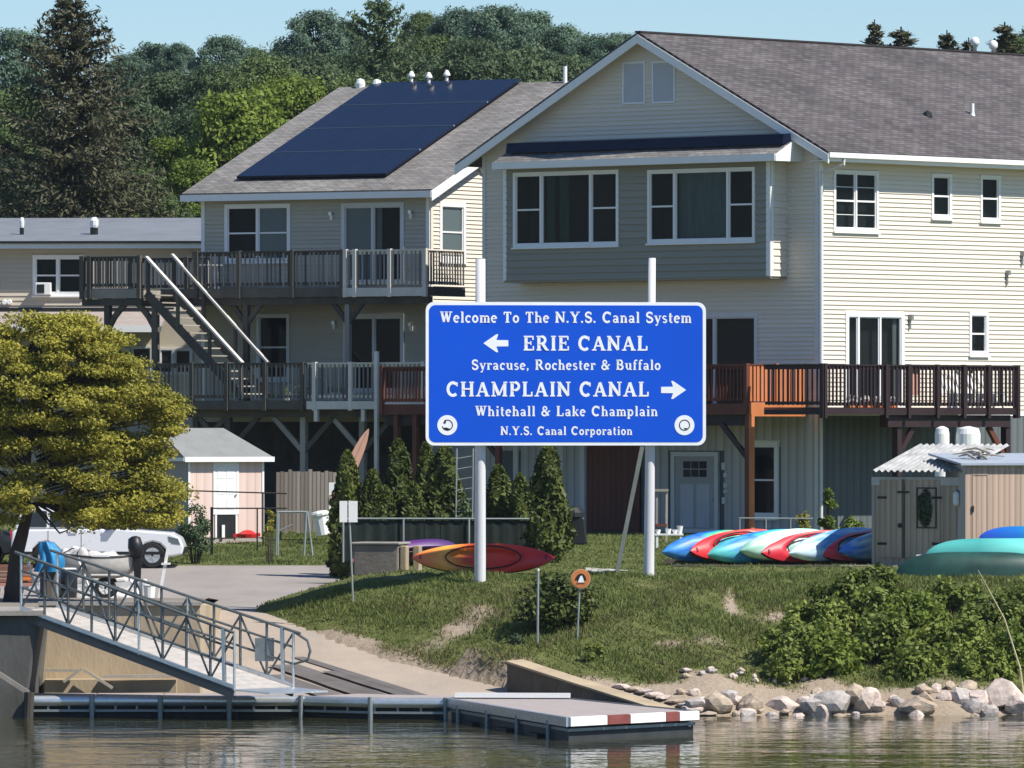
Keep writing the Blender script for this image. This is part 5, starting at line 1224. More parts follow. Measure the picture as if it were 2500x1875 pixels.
# ================================================================== yard: sheds
def pink_shed():
    D = 206.0; S = Fr(X(458, D), D, 32)      # front faces right of the camera; origin = left front corner
    zb = S.hit(550, 1312)[1]; zt = S.hit(550, 1117)[1]; w = S.hit(643, 1200)[0]; E = Fr(S.O.x, S.O.y, 122)  # left side runs back-left
    E = Fr(S.w(0, 2.6, 0).x, S.w(0, 2.6, 0).y, -58)
    t = thing('garden_shed', 'small pale pink shed with white door and grey hipped roof', 'shed', S.w(w/2, 1.2, zb))
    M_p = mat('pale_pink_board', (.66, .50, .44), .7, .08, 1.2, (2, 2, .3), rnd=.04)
    M_ps = mat('shaded_shed_board', (.36, .31, .28), .7, .1, 1.2)  # darker copy of the pink boards: shade on the side painted in
    n = 9
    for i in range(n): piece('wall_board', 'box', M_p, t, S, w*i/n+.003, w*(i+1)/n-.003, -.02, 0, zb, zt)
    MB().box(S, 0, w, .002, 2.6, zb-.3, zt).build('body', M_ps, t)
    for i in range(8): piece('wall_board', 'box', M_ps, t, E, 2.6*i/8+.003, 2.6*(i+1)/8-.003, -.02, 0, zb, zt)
    # door
    r = S.rect(519, 581, 1128, 1256); fr = boxring(MB(), S, *r, .06, -.05, -.021).build('door_frame', M_white, t)
    d = MB().box(S, r[0]+.06, r[1]-.06, -.04, -.021, r[2]+.06, r[3]-.06).build('door', M_plast, t)
    dw = r[1]-r[0]-.12; dz = r[3]-r[2]-.12
    for i in range(2):
        for j in range(3):
            MB().box(S, r[0]+.06+dw*(.1+.42*i), r[0]+.06+dw*(.46+.42*i), -.047, -.04, r[2]+.06+dz*(.06+.32*j), r[2]+.06+dz*(.30+.32*j)).build('door_panel', M_white, d)
    MB().lathe(S.w(r[1]-.1, -.04, r[2]+.55), [(.025, 0), (.03, .05)], 8, S.V*-1).build('door_handle', M_alu, d)
    o = S.rect(527, 573, 1257, 1312); MB().box(S, o[0], o[1], -.03, -.022, zb, o[3]).build('opening', M_int, t)
    for u in (o[0]-.05, o[1]): MB().box(S, u, u+.05, -.06, -.021, zb, o[3]).build('opening_trim', M_white, t)
    MB().box(S, o[0]+.15, o[0]+.24, -.09, -.04, zb, zb+.35).build('board', M_plast, t)
    we = E.rect(345, 390, 1125, 1166); wi = window(t, E, -.02, we, [(1, True)], .06, M_white, depth=.035, glass=M_glassb)
    # roof: gable with ridge along the front, hipped on the right
    e = .22; zr = S.hit(520, 1045, 1.3)[1]
    sheet('roof', [S.w(-e, -e, zt+.0), S.w(w+e, -e, zt+.0), S.w(w-.55, 1.3, zr), S.w(-e, 1.3, zr)], .05, mat('grey_shed_roof', (.22, .225, .22), .85, .12, 1.5), t)
    sheet('roof', [S.w(w+e, 2.6+e, zt), S.w(-e, 2.6+e, zt), S.w(-e, 1.3, zr), S.w(w-.55, 1.3, zr)], .05, MATS['grey_shed_roof'], t)
    MB().add([S.w(w+e, -e, zt), S.w(w+e, 2.6+e, zt), S.w(w-.55, 1.3, zr)], [(0, 1, 2)]).build('hip', MATS['grey_shed_roof'], t, recalc=False)
    MB().add([S.w(-e+.15, -.1, zt), S.w(-e+.15, 2.7, zt), S.w(-e+.15, 1.3, zr-.08)], [(0, 1, 2)]).build('gable_board', M_ps, t, recalc=False)
    MB().box(S, -e, w+e, -e-.03, -e, zt-.12, zt+.02).build('fascia', M_white, t)
    MB().box(E, -.2, 2.82, -e-.03, -e, zt-.1, zt+.0).build('fascia', M_white, t)
    for u in (0, w-.06): MB().box(S, u, u+.06, -.045, -.021, zb, zt).build('corner_trim', M_white, t)
    c = S.w(S.hit(600, 1305, -.6)[0], -.7, zb); q = thing('kids_toy', 'red plastic toy lying in front of the pink shed', 'toy', c)
    MB().lathe(c, [(.25, 0), (.28, .1), (.12, .2), (.02, .22)], 10).build('body', M_red, q)
    MB().bar(c+Vector((-.4, 0, .06)), c+Vector((.35, .1, .08)), .12, .1).build('arm', M_red, q)
pink_shed()
def wood_shed():
    D = 180.5; S = Fr(X(2352, D), D, -30); zb = gz(S.O.x, D)-.05     # corner between the doors and the lit side
    zt = S.hit(2250, 1165)[1]; u0 = S.hit(2133, 1270)[0]
    M_sd = mat('brown_shed_board', (.42, .33, .25), .8, .25, 1.2, (2, 2, .25), .3, 14, rnd=.14)
    M_sl = mat('pink_cedar_board', (.47, .34, .26), .8, .2, 1.2, (2, 2, .25), .3, 14, rnd=.12)
    t = thing('wood_shed', 'brown plank shed with double doors and white corrugated roof', 'shed', S.w(u0/2, 1, zb))
    n = 14; w = -u0/n
    MB().box(S, u0, 0, .005, 2.0, zb-.2, zt).build('body', M_batten_d, t)
    for i in range(n): piece('wall_plank', 'box', M_sd, t, S, u0+w*i+.003, u0+w*(i+1)-.003, -.022, .004, zb, zt-.02)
    MB().box(S, u0-.03, 0, -.06, -.023, zt-.2, zt).build('head_board', M_batten, t)
    dl = S.rect(2150, 2205, 1170, 1362); dr = S.rect(2212, 2298, 1170, 1362)
    for r in (dl, dr):
        k = 4 if r is dl else 6; dd = MB().box(S, r[0], r[1], -.05, -.024, r[2], r[3]).build('door', M_sd, t); ww = (r[1]-r[0])/k
        for i in range(k): piece('plank', 'box', M_sd, dd, S, r[0]+ww*i+.003, r[0]+ww*(i+1)-.003, -.068, -.051, r[2]+.01, r[3]-.01)
        for z in (r[2]+.35, r[3]-.45): MB().box(S, r[0]-.05 if r is dl else r[1]-.22, r[0]+.2 if r is dl else r[1]+.05, -.08, -.069, z-.03, z+.03).build('hinge', M_black, dd)
    u = (dl[1]+dr[0])/2; MB().box(S, u-.03, u+.03, -.08, -.05, dl[2], dl[3]).build('astragal', M_weath, t)
    MB().box(S, u-.14, u-.04, -.1, -.07, dl[2]+.75, dl[2]+.85).build('latch', M_black, t); MB().box(S, u-.16, u+.16, -.095, -.075, dl[3]-.34, dl[3]-.29).build('latch', M_black, t)
    MB().box(S, u0-.03, u0+.05, -.05, .01, zb, zt).build('corner_post', M_weathl, t)
    # corrugated roof, low at the front
    ea = S.hit(2128, 1148, -.3)[0]; eb = S.hit(2345, 1148, -.3)[0]+.1; z0 = S.hit(2230, 1150, -.3)[1]; z1 = S.hit(2290, 1085, 2.2)[1]
    def cf(s, k):
        uu = ea+(eb-ea)*s; return S.w(uu, -.3+2.6*k, z0+(z1-z0)*k+.028*math.sin(s*2*math.pi*15))
    MB().grid(cf, 120, 2).build('corrugated_roof', mat('white_corrugated_sheet', (.38, .38, .37), .5, .3, 2.5), t, smooth=True, recalc=False)
    pl = thing('wreath', 'dark leafy wreath hanging on the right shed door', 'wreath', S.w((dr[0]+dr[1])/2, -.1, dr[2]+.8))
    c = S.w(S.hit(2261, 1240, -.1)[0], -.11, S.hit(2261, 1240, -.1)[1]); p, d = ball_points(700, .5)
    link('leaves', leaf_mesh('wreath_leaves', p*np.array([.22, .07, .46]), .10*(.6+.8*rng.random(700)), LEAF['dark'], d), pl, c-pl.location)
    boxring(MB(), S, *S.rect(2238, 2287, 1190, 1290, -.07), .03, -.09, -.07).build('frame', M_black, pl)
    lm = thing('hanging_lantern', 'white lantern hanging beside the shed door', 'lantern', S.w(-.12, -.15, zt-.7))
    MB().lathe(S.w(-.12, -.15, zt-.7), [(.04, 0), (.08, .05), (.08, .3), (.03, .36)], 10).build('shade', M_plast, lm); MB().box(S, -.14, -.1, -.15, -.02, zt-.36, zt-.32).build('arm', M_black, lm)
    # second, taller shed to the right, lit side towards the sun
    Q = Fr(X(2356, 180.0), 180.0, 14); w2 = 3.4; zt2 = Q.hit(2430, 1136)[1]
    t2 = thing('wood_shed', 'pinkish cedar plank shed with flat grey roof at the right edge', 'shed', Q.w(w2/2, 1, zb))
    n = 24
    for i in range(n): piece('wall_plank', 'box', M_sl if i < 10 else M_sd, t2, Q, w2*i/n+.003, w2*(i+1)/n-.003, -.02, 0, zb, zt2)
    MB().box(Q, 0, w2, .003, 1.6, zb-.2, zt2).build('body', M_batten, t2)
    MB().hexa([Q.w(-.15, -.15, zt2), Q.w(w2+.2, -.15, zt2), Q.w(w2+.2, 1.9, zt2+.24), Q.w(-.35, 1.9, zt2+.24), Q.w(-.15, -.15, zt2+.05), Q.w(w2+.2, -.15, zt2+.05), Q.w(w2+.2, 1.9, zt2+.29), Q.w(-.35, 1.9, zt2+.29)]).build('roof', mat('blue_grey_roofing', (.33, .37, .43), .6, .1), t2)
    r = Q.rect(2374, 2412, 1158, 1330, -.02); boxring(MB(), Q, *r, .02, -.035, -.021).build('door_outline', M_sd, t2)
    MB().box(Q, r[0]-.02, r[0]+.03, -.06, -.02, r[2]+.8, r[2]+.95).build('door_handle', M_black, t2)
    # driftwood bundle on the roof
    b = thing('branch_pile', 'pile of dry branches on the flat shed roof', 'branches', Q.w(.4, .9, zt2+.2))
    for i in range(9):
        c = Q.w(.25+.15*i*.5, .6+.1*(i % 3), zt2+.17+.05*(i % 4)); a = random.uniform(0, 3.1)
        MB().tube([c-Vector((math.cos(a), math.sin(a)*.3, .06))*.4, c+Vector((0, 0, .1)), c+Vector((math.cos(a), math.sin(a)*.3, .12))*.4], [.03, .035, .015], 5).build('branch', M_weathl, b)
wood_shed()
def tanks():
    for i, (x0, x1, lab) in enumerate(((2282, 2318, 'narrow white barrel under the mahogany deck'), (2334, 2394, 'wide white tank under the mahogany deck'))):
        D = 200; c = Vector((X((x0+x1)/2, D), D, 3.1)); r = (x1-x0)/2/F*D; zt = Z(1046, D)
        t = thing('water_tank', lab, 'tank', c)
        MB().lathe(c, [(r*.95, 0), (r, .1), (r, zt-c.z-.15), (r*.85, zt-c.z), (.05, zt-c.z+.06)], 20).build('tank', M_plast, t, smooth=False)
        MB().lathe(c, [(r+.015, .5), (r+.015, .56)], 20).build('hoop', M_whitegrey, t)
tanks()

# ================================================================== fences, garden clutter
def fences():
    # black post and rail at the pink shed
    D = 200.0; zg = gz(X(517, D), D)
    t = thing('rail_fence', 'black tube fence in front of the pink shed', 'fence', (X(517, D), D, zg))
    MB().bar(P(517, 1356, D), P(517, 1238, D), .075, .075).build('post', M_black, t)
    for px, D2 in ((642, 202), (628, 201)): MB().tube([P(px, 1332 if px > 630 else 1345, D2), P(px, 1202 if px > 630 else 1242, D2)], .022, 6).build('post', M_black, t)
    MB().tube([P(465, 1198, 202), P(700, 1205, 202.6)], .02, 6).build('rail', M_black, t)
    MB().tube([P(515, 1241, D), P(700, 1241, D+.4)], .02, 6).build('rail', M_black, t)
    MB().tube([P(445, 1355, D-.3), P(517, 1356, D)], .018, 6).build('rail', M_black, t)
    # grey swing-like frame
    t = thing('metal_frame', 'grey metal A-frame standing on the lawn by the fence panel', 'frame', (X(710, 199.5), 199.5, gz(X(710, 199.5), 199.5)))
    for a, b in (((674, 1360), (677, 1248)), ((742, 1362), (748, 1248)), ((764, 1366), (750, 1248)), ((678, 1356), (680, 1250))): MB().tube([P(*a, 199.5), P(*b, 199.5)], .03, 8).build('leg', M_metal, t)
    MB().tube([P(676, 1250, 199.5), P(751, 1250, 199.5)], .03, 8).build('crossbar', M_metal, t)
    MB().tube([P(676, 1298, 199.5), P(714, 1281, 199.5)], .018, 8).build('brace', M_metal, t)
    # weathered plank panel
    D = 208; f = Fr(X(674, D), D, -4); w = f.hit(822, 1200)[0]; zb = f.hit(750, 1252)[1]; zt = f.hit(750, 1148)[1]; n = 15
    t = thing('fence_panel', 'leaning weathered grey plank fence panel between shed and hedge', 'fence', f.w(w/2, 0, zb-.4))
    for i in range(n):
        piece('plank', 'box', mat('grey_fence_plank', (.27, .23, .19), .85, .3, 1.5, (2, 2, .3), .3, 14, rnd=.25), t, f, w*i/n+.006, w*(i+1)/n-.006, -.025, 0, zb-.55+random.uniform(-.05, .05), zt+random.uniform(-.06, .03))
    for z in (zb+.2, zt-.25): MB().box(f, 0, w, .002, .05, z, z+.09).build('back_rail', M_weath, t)
    for u in (.05, w-.1): MB().box(f, u, u+.09, .05, .14, zb-1.0, zt-.1).build('post', M_weath, t)
    # low screened fence under the hedge
    D = 186; zt = Z(1266, D); x0, x1 = X(838, D), X(1314, D); zg = gz(0, D)
    t = thing('screen_fence', 'low chain fence with dark green screening in front of the cedars', 'fence', ((x0+x1)/2, D, zg))
    MB().tube([(x0, D, zt), (x1, D, zt-.01)], .024, 8).build('top_rail', M_metal, t)
    for px, m in ((838, M_metal), (985, M_metal), (1145, M_metal), (1311, M_galv)):
        e = .12 if px == 1311 else 0; MB().tube([(X(px, D), D-.03, zg-.05), (X(px, D), D-.03, zt+e)], .026 if px < 1300 else .04, 8).build('post', m, t)
    n = 12
    for i in range(n):
        a, b = x0+(x1-x0)*i/n, x0+(x1-x0)*(i+1)/n
        MB().grid(lambda s, k: (a+(b-a)*s, D+.035+.012*math.sin(s*9+i), zg-.02+(zt-zg-.03)*k), 8, 1).build('screen', mat('green_fence_screen', (.012, .02, .016), .85, .4, 3), t, recalc=False, smooth=True)
    # white tub leaning, white board
    D = 206; c = P(790, 1306, D); t = thing('white_tub', 'white plastic laundry tub standing by the fence panel', 'tub', c)
    a = Vector((0, 0, 1))+Vector((-.18, 0, 0)); MB().lathe(c, [(.19, 0), (.24, .5), (.29, .55), (.30, .61), (.24, .61)], 12, a).build('tub', M_plast, t)
    MB().lathe(c+a.normalized()*.61, [(.28, 0), (.26, .05), (.05, .08)], 12, a).build('lid', M_plast, t)
    D = 206.5; t = thing('white_post', 'short white board standing upright beside the fence panel', 'post', P(813, 1262, D))
    f = Fr(X(803, D), D, 0); MB().box(f, 0, .22, -.03, .03, Z(1275, D)-.5, Z(1178, D)).build('board', M_plast, t)
    MB().box(f, -.01, .23, -.05, -.031, Z(1212, D)-.02, Z(1208, D)).build('batten', M_weathl, t)
    # paddle board standing up
    D = 196; a, b = P(868, 1118, D), P(900, 1047, D); t = thing('paddle_board', 'pale orange board end sticking up behind the cedars', 'board', P(868, 1125, D)-Vector((0, 0, 1)))
    d = (b-a).normalized(); sx = Vector((d.z, 0, -d.x)); L0 = (b-a).length
    pts = []
    for s, wd in ((-1.5, .34), (-.6, .36), (0, .3), (.35, .27), (.65, .2), (.88, .1), (1, .02)): pts.append((a+d*L0*s, wd/2))
    v = [p-sx*w for p, w in pts]+[p+sx*w for p, w in reversed(pts)]; n = len(v)
    MB().add([x+Vector((0, -.04, 0)) for x in v]+[x+Vector((0, .04, 0)) for x in v], [tuple(range(n)), tuple(range(2*n-1, n-1, -1))]+[(i, i+n, (i+1) % n+n, (i+1) % n) for i in range(n)]).build('board', mat('pale_orange_board', (.58, .33, .22), .5, .1), t)
    MB().bar(a-d*L0*1.4+Vector((0, -.045, 0)), a+d*L0*.9+Vector((0, -.045, 0)), .03, .01).build('stringer', M_weathl, t)
    # stone block
    D = 178.2; f = Fr(X(862, D), D, -16); w = f.hit(972, 1360)[0]; zg = gz(f.O.x+.8, D); zt = f.hit(930, 1330)[1]
    t = thing('concrete_block', 'big square concrete block at the end of the driveway', 'block', f.w(w/2, .4, zg))
    MB().box(f, 0, w, 0, .9, zg-.2, zt).build('block', mat('block_concrete', (.20, .175, .15), .9, .2, 2, bump=.5, bscale=14), t, bevel=.04)
    MB().box(f, -.04, w+.04, -.04, .94, zt+.002, zt+.06).build('cap_slab', M_concg, t, bevel=.02)
    for k in (0, 1):
        c = f.w(w+.09+.27*k, .15+.2*k, zg); MB().box(Fr(c.x, c.y, -16), -.07, .1, -.1, .15, zg-.1, zt-.02).build('stone_post', M_conc, t, bevel=.03)
    # low timber edging
    D = 181; t = thing('timber_edging', 'long timber sleeper lying below the shed and canoes', 'timber', P(2120, 1395, D))
    for x0, x1 in ((1640, 1840), (1845, 2045), (2050, 2190)): MB().bar(P(x0, 1387, D), P(x1, 1388, D), .2, .16).build('sleeper', M_weath if x0 < 2000 else M_weathl, t, bevel=.01)
fences()
def porch_bits():
    D = 196
    t = thing('potting_table', 'small table with white cups and pots behind the right sign pole', 'table', (X(1632, D), D, gz(X(1632, D), D)))
    zg = gz(X(1632, D), D); zt = Z(1303, D)
    MB().box(WORLD, X(1598, D), X(1668, D), D-.3, D+.3, zt-.04, zt).build('table_top', M_plast, t)
    for px in (1604, 1662):
        for dy in (-.25, .25): MB().box(WORLD, X(px, D)-.03, X(px, D)+.03, D+dy-.03, D+dy+.03, zg, zt-.04).build('leg', M_plast, t)
    for i, (px, h) in enumerate(((1606, .1), (1632, .12), (1648, .1), (1660, .2))):
        c = Vector((X(px, D), D-.1, zt)); q = thing('cup', ['white cup at the left end of the small table', 'white cup in the middle of the small table', 'low white bowl on the small table', 'tall white pot at the right end of the small table'][i], 'cup', c)
        MB().lathe(c, [(.05, 0), (.08, h), (.085, h+.01), (.06, h)], 10).build('cup', M_plast, q)
    t = thing('plant_stand', 'narrow pale wooden stand with shelf by the grey door', 'stand', (X(1615, 200), 200, 3.15))
    for px in (1603, 1627): MB().bar((X(px, 200), 200, 3.1), (X(px+1, 200), 200, Z(1195, 200)), .06, .06).build('leg', M_weathl, t)
    MB().box(WORLD, X(1598, 200), X(1632, 200), 199.9, 200.1, Z(1200, 200), Z(1194, 200)).build('shelf', M_weathl, t); MB().box(WORLD, X(1600, 200), X(1628, 200), 199.85, 200.15, Z(1285, 200), Z(1279, 200)).build('shelf', M_redw, t)
    t = thing('garden_rail', 'thin grey pipe rail in front of the basement window', 'rail', (X(1850, 194), 194, gz(X(1850, 194), 194)))
    for px in (1806, 1870, 1930): MB().tube([(X(px, 194), 194, 3.0), (X(px, 194), 194, Z(1264, 194))], .018, 6).build('post', M_metal, t)
    MB().tube([P(1804, 1265, 194), P(1985, 1266, 194)], .018, 6).build('rail', M_metal, t)
    wc = G.w(G.hit(1053, 1085, -2.45)[0], -2.45, G.hit(1053, 1085, -2.45)[1]); wt = thing('wind_chime', 'cream wind chime hanging below the left corner of the blue sign', 'wind chime', wc)
    MB().tube([wc+Vector((0, 0, .35)), wc-Vector((0, 0, .8))], .008, 4).build('cord', M_plast, wt)
    for k_ in range(3): MB().lathe(wc-Vector((0, 0, .05+.3*k_)), [(.02, -.1), (.07, -.05), (.075, .06), (.02, .12)], 8).build('bell', mat('cream_bell', (.62, .58, .36), .5), wt)
    # covered grill and bike-like dark shapes beside the plank door
    D = 199; c = Vector((X(1400, D), D, gz(X(1400, D), D))); t = thing('covered_grill', 'dark covered barbecue grill by the tall cedar', 'grill', c)
    MB().hexa([c+Vector(p) for p in ((-.38, -.3, 0), (.38, -.3, 0), (.38, .3, 0), (-.38, .3, 0), (-.3, -.26, .75), (.3, -.26, .75), (.3, .26, .75), (-.3, .26, .75))]).build('cart', M_black, t, bevel=.05)
    MB().lathe(c+Vector((0, 0, .75)), [(.34, 0), (.33, .12), (.2, .26), (.02, .3)], 14).build('lid', M_black, t)
    MB().box(Fr(c.x, c.y, 0), -.62, -.36, -.2, .2, c.z+.7, c.z+.74).build('side_shelf', M_plast, t)
    t = thing('lattice_trellis', 'dark narrow trellis with climbing leaves behind the left sign pole', 'trellis', (X(1140, 188), 188, gz(X(1140, 188), 188)))
    for px in (1112, 1152): MB().tube([(X(px, 188), 188, 2.95), (X(px+3, 188), 188, Z(1095, 188))], .022, 6).build('post', M_metal, t)
    for i in range(6): MB().tube([P(1113, 1120+i*26, 188), P(1154, 1113+i*26, 188)], .012, 5).build('rung', M_metal, t)
    p, d = ball_points(500, .1); link('leaves', leaf_mesh('trellis_leaves', p*np.array([.2, .1, .8]), .09*(.6+.8*rng.random(500)), LEAF['dark'], d), t, Vector((X(1135, 188), 188.0, 3.9))-t.location)
porch_bits()

# ================================================================== kayaks and canoes
def boat_hull(L, Wd, H, deck, m_hull, m_deck, open_top=False):
    """returns meshes (hull, deck, rim): long axis x, keel down, z = 0 at gunwale"""
    nx, ns = 28, 10; hv = []; hf = []
    def wd(t): return Wd/2*max(0, 1-abs(t)**2.3)**.75
    def sheer(t): return .16*H*t*t*1.5
    def kd(t): return -H*(1-abs(t)**4)**.6
    for i in range(nx+1):
        t = -1+2*i/nx; w = max(wd(t), .004); k = kd(t); s = sheer(t)
        for j in range(ns+1):
            a = math.pi*j/ns; hv.append((t*L/2, -math.cos(a)*w*(1+.08*math.sin(a)), s+(k-s)*math.sin(a)**.85))
    for i in range(nx):
        for j in range(ns): q = i*(ns+1)+j; hf.append((q, q+1, q+ns+2, q+ns+1))
    hull = bpy.data.meshes.new('hull'); hull.from_pydata(hv, [], hf); hull.materials.append(m_hull); hull.shade_smooth()
    dv = []; df = []
    for i in range(nx+1):
        t = -1+2*i/nx; w = max(wd(t), .004); s = sheer(t)
        for j in range(ns+1):
            y = -1+2*j/ns; inner = (abs(t)*1.9)**2+(y*1.25)**2
            z = s+deck*(1-y*y)*(1-abs(t)**3)
            if open_top: z = s-H*.8*max(0, 1-y**4)*max(0, 1-abs(t)**6)
            elif inner < 1: z = s-H*.55*(1-inner)**.35
            dv.append((t*L/2, y*w, z+.004))
    df = [(q, q+ns+1, q+ns+2, q+1) for i in range(nx) for j in range(ns) for q in (i*(ns+1)+j,)]
    dk = bpy.data.meshes.new('deck'); dk.from_pydata(dv, [], df); dk.materials.append(m_deck); dk.shade_smooth()
    mb = MB(); pts = []
    if open_top: 
        for sgn in (1, -1): mb.tube([(t*L/2, sgn*wd(t), sheer(t)+.01) for t in np.linspace(-.98, .98, 20)], .018, 6)
    else: mb.tube([(.525*L/2*math.cos(a), .8*wd(.3)*math.sin(a), .5*deck+.03) for a in np.linspace(0, 2*math.pi, 25)], .018, 6, cap=False)
    rim = bpy.data.meshes.new('rim'); rim.from_pydata(mb.v, [], mb.f); rim.materials.append(M_black); rim.shade_smooth()
    return hull, dk, rim
def kayak(name, label, cat, loc, yaw, roll, pitch, L, Wd, H, m_hull, m_deck, group=None, open_top=False, deck=.12):
    t = thing(name, label, cat, loc, group); t.rotation_mode = 'XYZ'
    t.rotation_euler = Matrix.Rotation(R(yaw), 3, 'Z').__matmul__(Matrix.Rotation(R(pitch), 3, 'Y')).__matmul__(Matrix.Rotation(R(roll), 3, 'X')).to_euler()
    h, d, r = boat_hull(L, Wd, H, deck, m_hull, m_deck, open_top)
    link('hull', h, t); link('deck', d, t); link('gunwale' if open_top else 'cockpit_rim', r, t)
    for s in (-1, 1):
        mb = MB().tube([(s*L*.44, -.05, .06), (s*L*.44, -.04, .12), (s*L*.44, .04, .12), (s*L*.44, .05, .06)], .012, 5); me = bpy.data.meshes.new('handle'); me.from_pydata(mb.v, [], mb.f); me.materials.append(M_black); link('handle', me, t)
    return t
def boats():
    m_or = ramp_mat('kayak_orange_red', [(0, (235, 110, 70)), (.22, (250, 175, 70)), (.42, (190, 60, 30)), (.62, (235, 60, 40)), (1, (205, 25, 40))], .35, 0, 3.3)
    m_rd = ramp_mat('kayak_dark_red', [(0, (220, 95, 60)), (.35, (150, 110, 40)), (.55, (120, 22, 28)), (1, (165, 20, 40))], .35, 0, 3.3)
    D = 175.3; zg = gz(X(1176, D), D)
    kayak('kayak', 'orange and red kayak lying on its side behind the left sign pole', 'kayak', Vector((X(1180, D), D, zg+.40)), -3, 68, 0, 3.4, .76, .28, m_rd, m_or)
    m_pu = ramp_mat('kayak_purple_pink', [(0, (225, 120, 130)), (.5, (90, 40, 110)), (1, (60, 45, 100))], .4)
    D = 181; kayak('kayak', 'purple and pink kayak tip behind the concrete block', 'kayak', Vector((X(985, D), D+3.6, gz(X(985, D), D+3)+.36)), 24, 150, -6, 2.9, .62, .3, m_pu, m_pu)
    cols = [
        ('blue kayak with a green and yellow stripe, leftmost on the rack', [(0, (70, 150, 225)), (.3, (20, 90, 190)), (.55, (60, 190, 150)), (.8, (240, 215, 120)), (1, (240, 120, 90))], (20, 60, 120)),
        ('bright red kayak second from the left on the rack', [(0, (215, 45, 50)), (.4, (200, 20, 40)), (.7, (235, 80, 70)), (1, (240, 140, 110))], (120, 18, 30)),
        ('turquoise and blue kayak with a dark hull on the rack', [(0, (90, 190, 190)), (.35, (30, 110, 200)), (.6, (70, 200, 215)), (1, (200, 235, 215))], (12, 70, 80)),
        ('pale mint and white kayak in the middle of the rack', [(0, (150, 200, 180)), (.4, (235, 245, 240)), (.7, (150, 215, 195)), (1, (225, 235, 195))], (95, 130, 125)),
        ('crimson kayak right of the pale mint one', [(0, (205, 35, 55)), (.5, (220, 60, 70)), (1, (190, 40, 60))], (110, 16, 32)),
        ('light blue and white kayak on the rack', [(0, (215, 235, 245)), (.4, (60, 140, 205)), (.7, (190, 215, 235)), (1, (200, 100, 110))], (25, 70, 130)),
        ('red kayak with a pale pink patch on the rack', [(0, (215, 35, 55)), (.45, (240, 130, 130)), (.7, (215, 40, 50)), (1, (225, 70, 60))], (95, 12, 25)),
        ('dark red kayak with pale green deck next to the wood shed', [(0, (60, 120, 200)), (.35, (215, 235, 215)), (1, (190, 225, 180))], (120, 16, 34))]
    for i, (lab, st, hc) in enumerate(cols):
        px = 1655+i*62; D = 182.2+.02*i; yw = 33
        md = ramp_mat(f'kayak_deck_{i}', st, .45, 0, 3.0, 1.1, 2.4); mh = mat(f'kayak_hull_{i}', lin(hc), .35, .1)
        x = X(px, D)+1.05*math.cos(R(yw)); y = D+1.25*math.sin(R(yw))
        kayak('kayak', lab, 'kayak', Vector((x, y, gz(x, y)+.45+.04*(i % 2))), yw+(0, 5, -4, 3, -2, 6, -5, 2)[i], (-104, 66, -112, -96, 72, -108, 64, -100)[i], -5-(i % 3), 3.0+.15*(i % 3), .76, .25, md if i not in (1, 4, 6) else mh, mh if i not in (1, 4, 6) else md, 'kayaks stored side by side on the rack')
    t = thing('kayak_rack', 'low timber rack carrying the row of kayaks', 'rack', (X(1860, 183), 183.2, gz(X(1860, 185), 185)))
    for dy in (0.1, 1.3): MB().box(WORLD, X(1625, 183), X(2135, 183)+.8*dy, 182.9+dy, 183.0+dy, gz(6, 183), gz(6, 183)+.1).build('rail', M_weath, t)
    for px in (1640, 1760, 1880, 2000, 2110): MB().box(WORLD, X(px, 183)-.05, X(px, 183)+.05, 182.88, 184.35, gz(6, 183)-.1, gz(6, 183)-.003).build('bearer', M_weath, t)
    m_teal = ramp_mat('canoe_teal', [(0, (95, 190, 180)), (.3, (70, 160, 155)), (.6, (110, 205, 195)), (1, (60, 150, 150))], .45); m_grn = mat('canoe_dark_green', (.014, .055, .044), .5, .4, 1.5)
    m_bl = ramp_mat('kayak_blue_teal', [(0, (60, 90, 215)), (.35, (20, 110, 190)), (.6, (40, 160, 140)), (1, (30, 110, 120))], .4)
    D = 173.6; zg = gz(X(2380, D), D); kayak('canoe', 'dark green canoe turned upside down on the grass', 'canoe', Vector((X(2382, D), D, zg+.06)), 0, 180, 0, 3.85, .85, .56, m_grn, m_grn, open_top=True)
    D = 176.0; kayak('canoe', 'light teal canoe upside down behind the dark green one', 'canoe', Vector((X(2452, D), D, gz(X(2450, D), D)+.34)), -1, 180, 0, 3.9, .82, .5, m_teal, m_teal, open_top=True)
    D = 178.2; kayak('kayak', 'blue and green kayak upside down at the right edge behind the canoes', 'kayak', Vector((X(2530, D), D, gz(X(2530, D), D)+.62)), -2, 172, 0, 2.9, .66, .4, m_bl, m_bl)
    for i, px in enumerate((2300, 2500)):
        D = 177; c = Vector((X(px, D), D, gz(X(px, D), D))); t = thing('sawhorse', ['low sawhorse under the bow of the teal canoe', 'low sawhorse under the stern of the teal canoe'][i], 'sawhorse', c)
        MB().box(Fr(c.x, c.y, 0), -.05, .05, -1.3, 1.5, c.z+.2, c.z+.3).build('beam', M_weathl, t)
        for dy in (-1.1, 1.3):
            for s in (-1, 1): MB().bar(c+Vector((s*.16, dy, 0)), c+Vector((s*.02, dy, .22)), .05, .05).build('leg', M_weathl, t)
    D = 176.5; t = thing('storage_box', 'small clear plastic box beside the teal canoe', 'box', P(2255, 1373, D)); c = P(2258, 1378, D)
    MB().hexa([c+Vector(p) for p in ((-.16, -.12, -.1), (.16, -.12, -.1), (.16, .12, -.1), (-.16, .12, -.1), (-.19, -.14, .2), (.19, -.14, .2), (.19, .14, .2), (-.19, .14, .2))]).build('box', mat('clear_plastic', (.42, .46, .48), .3, .1), t); MB().box(Fr(c.x, c.y, 0), -.21, .21, -.16, .16, c.z+.2, c.z+.23).build('lid', M_plast, t)
boats()

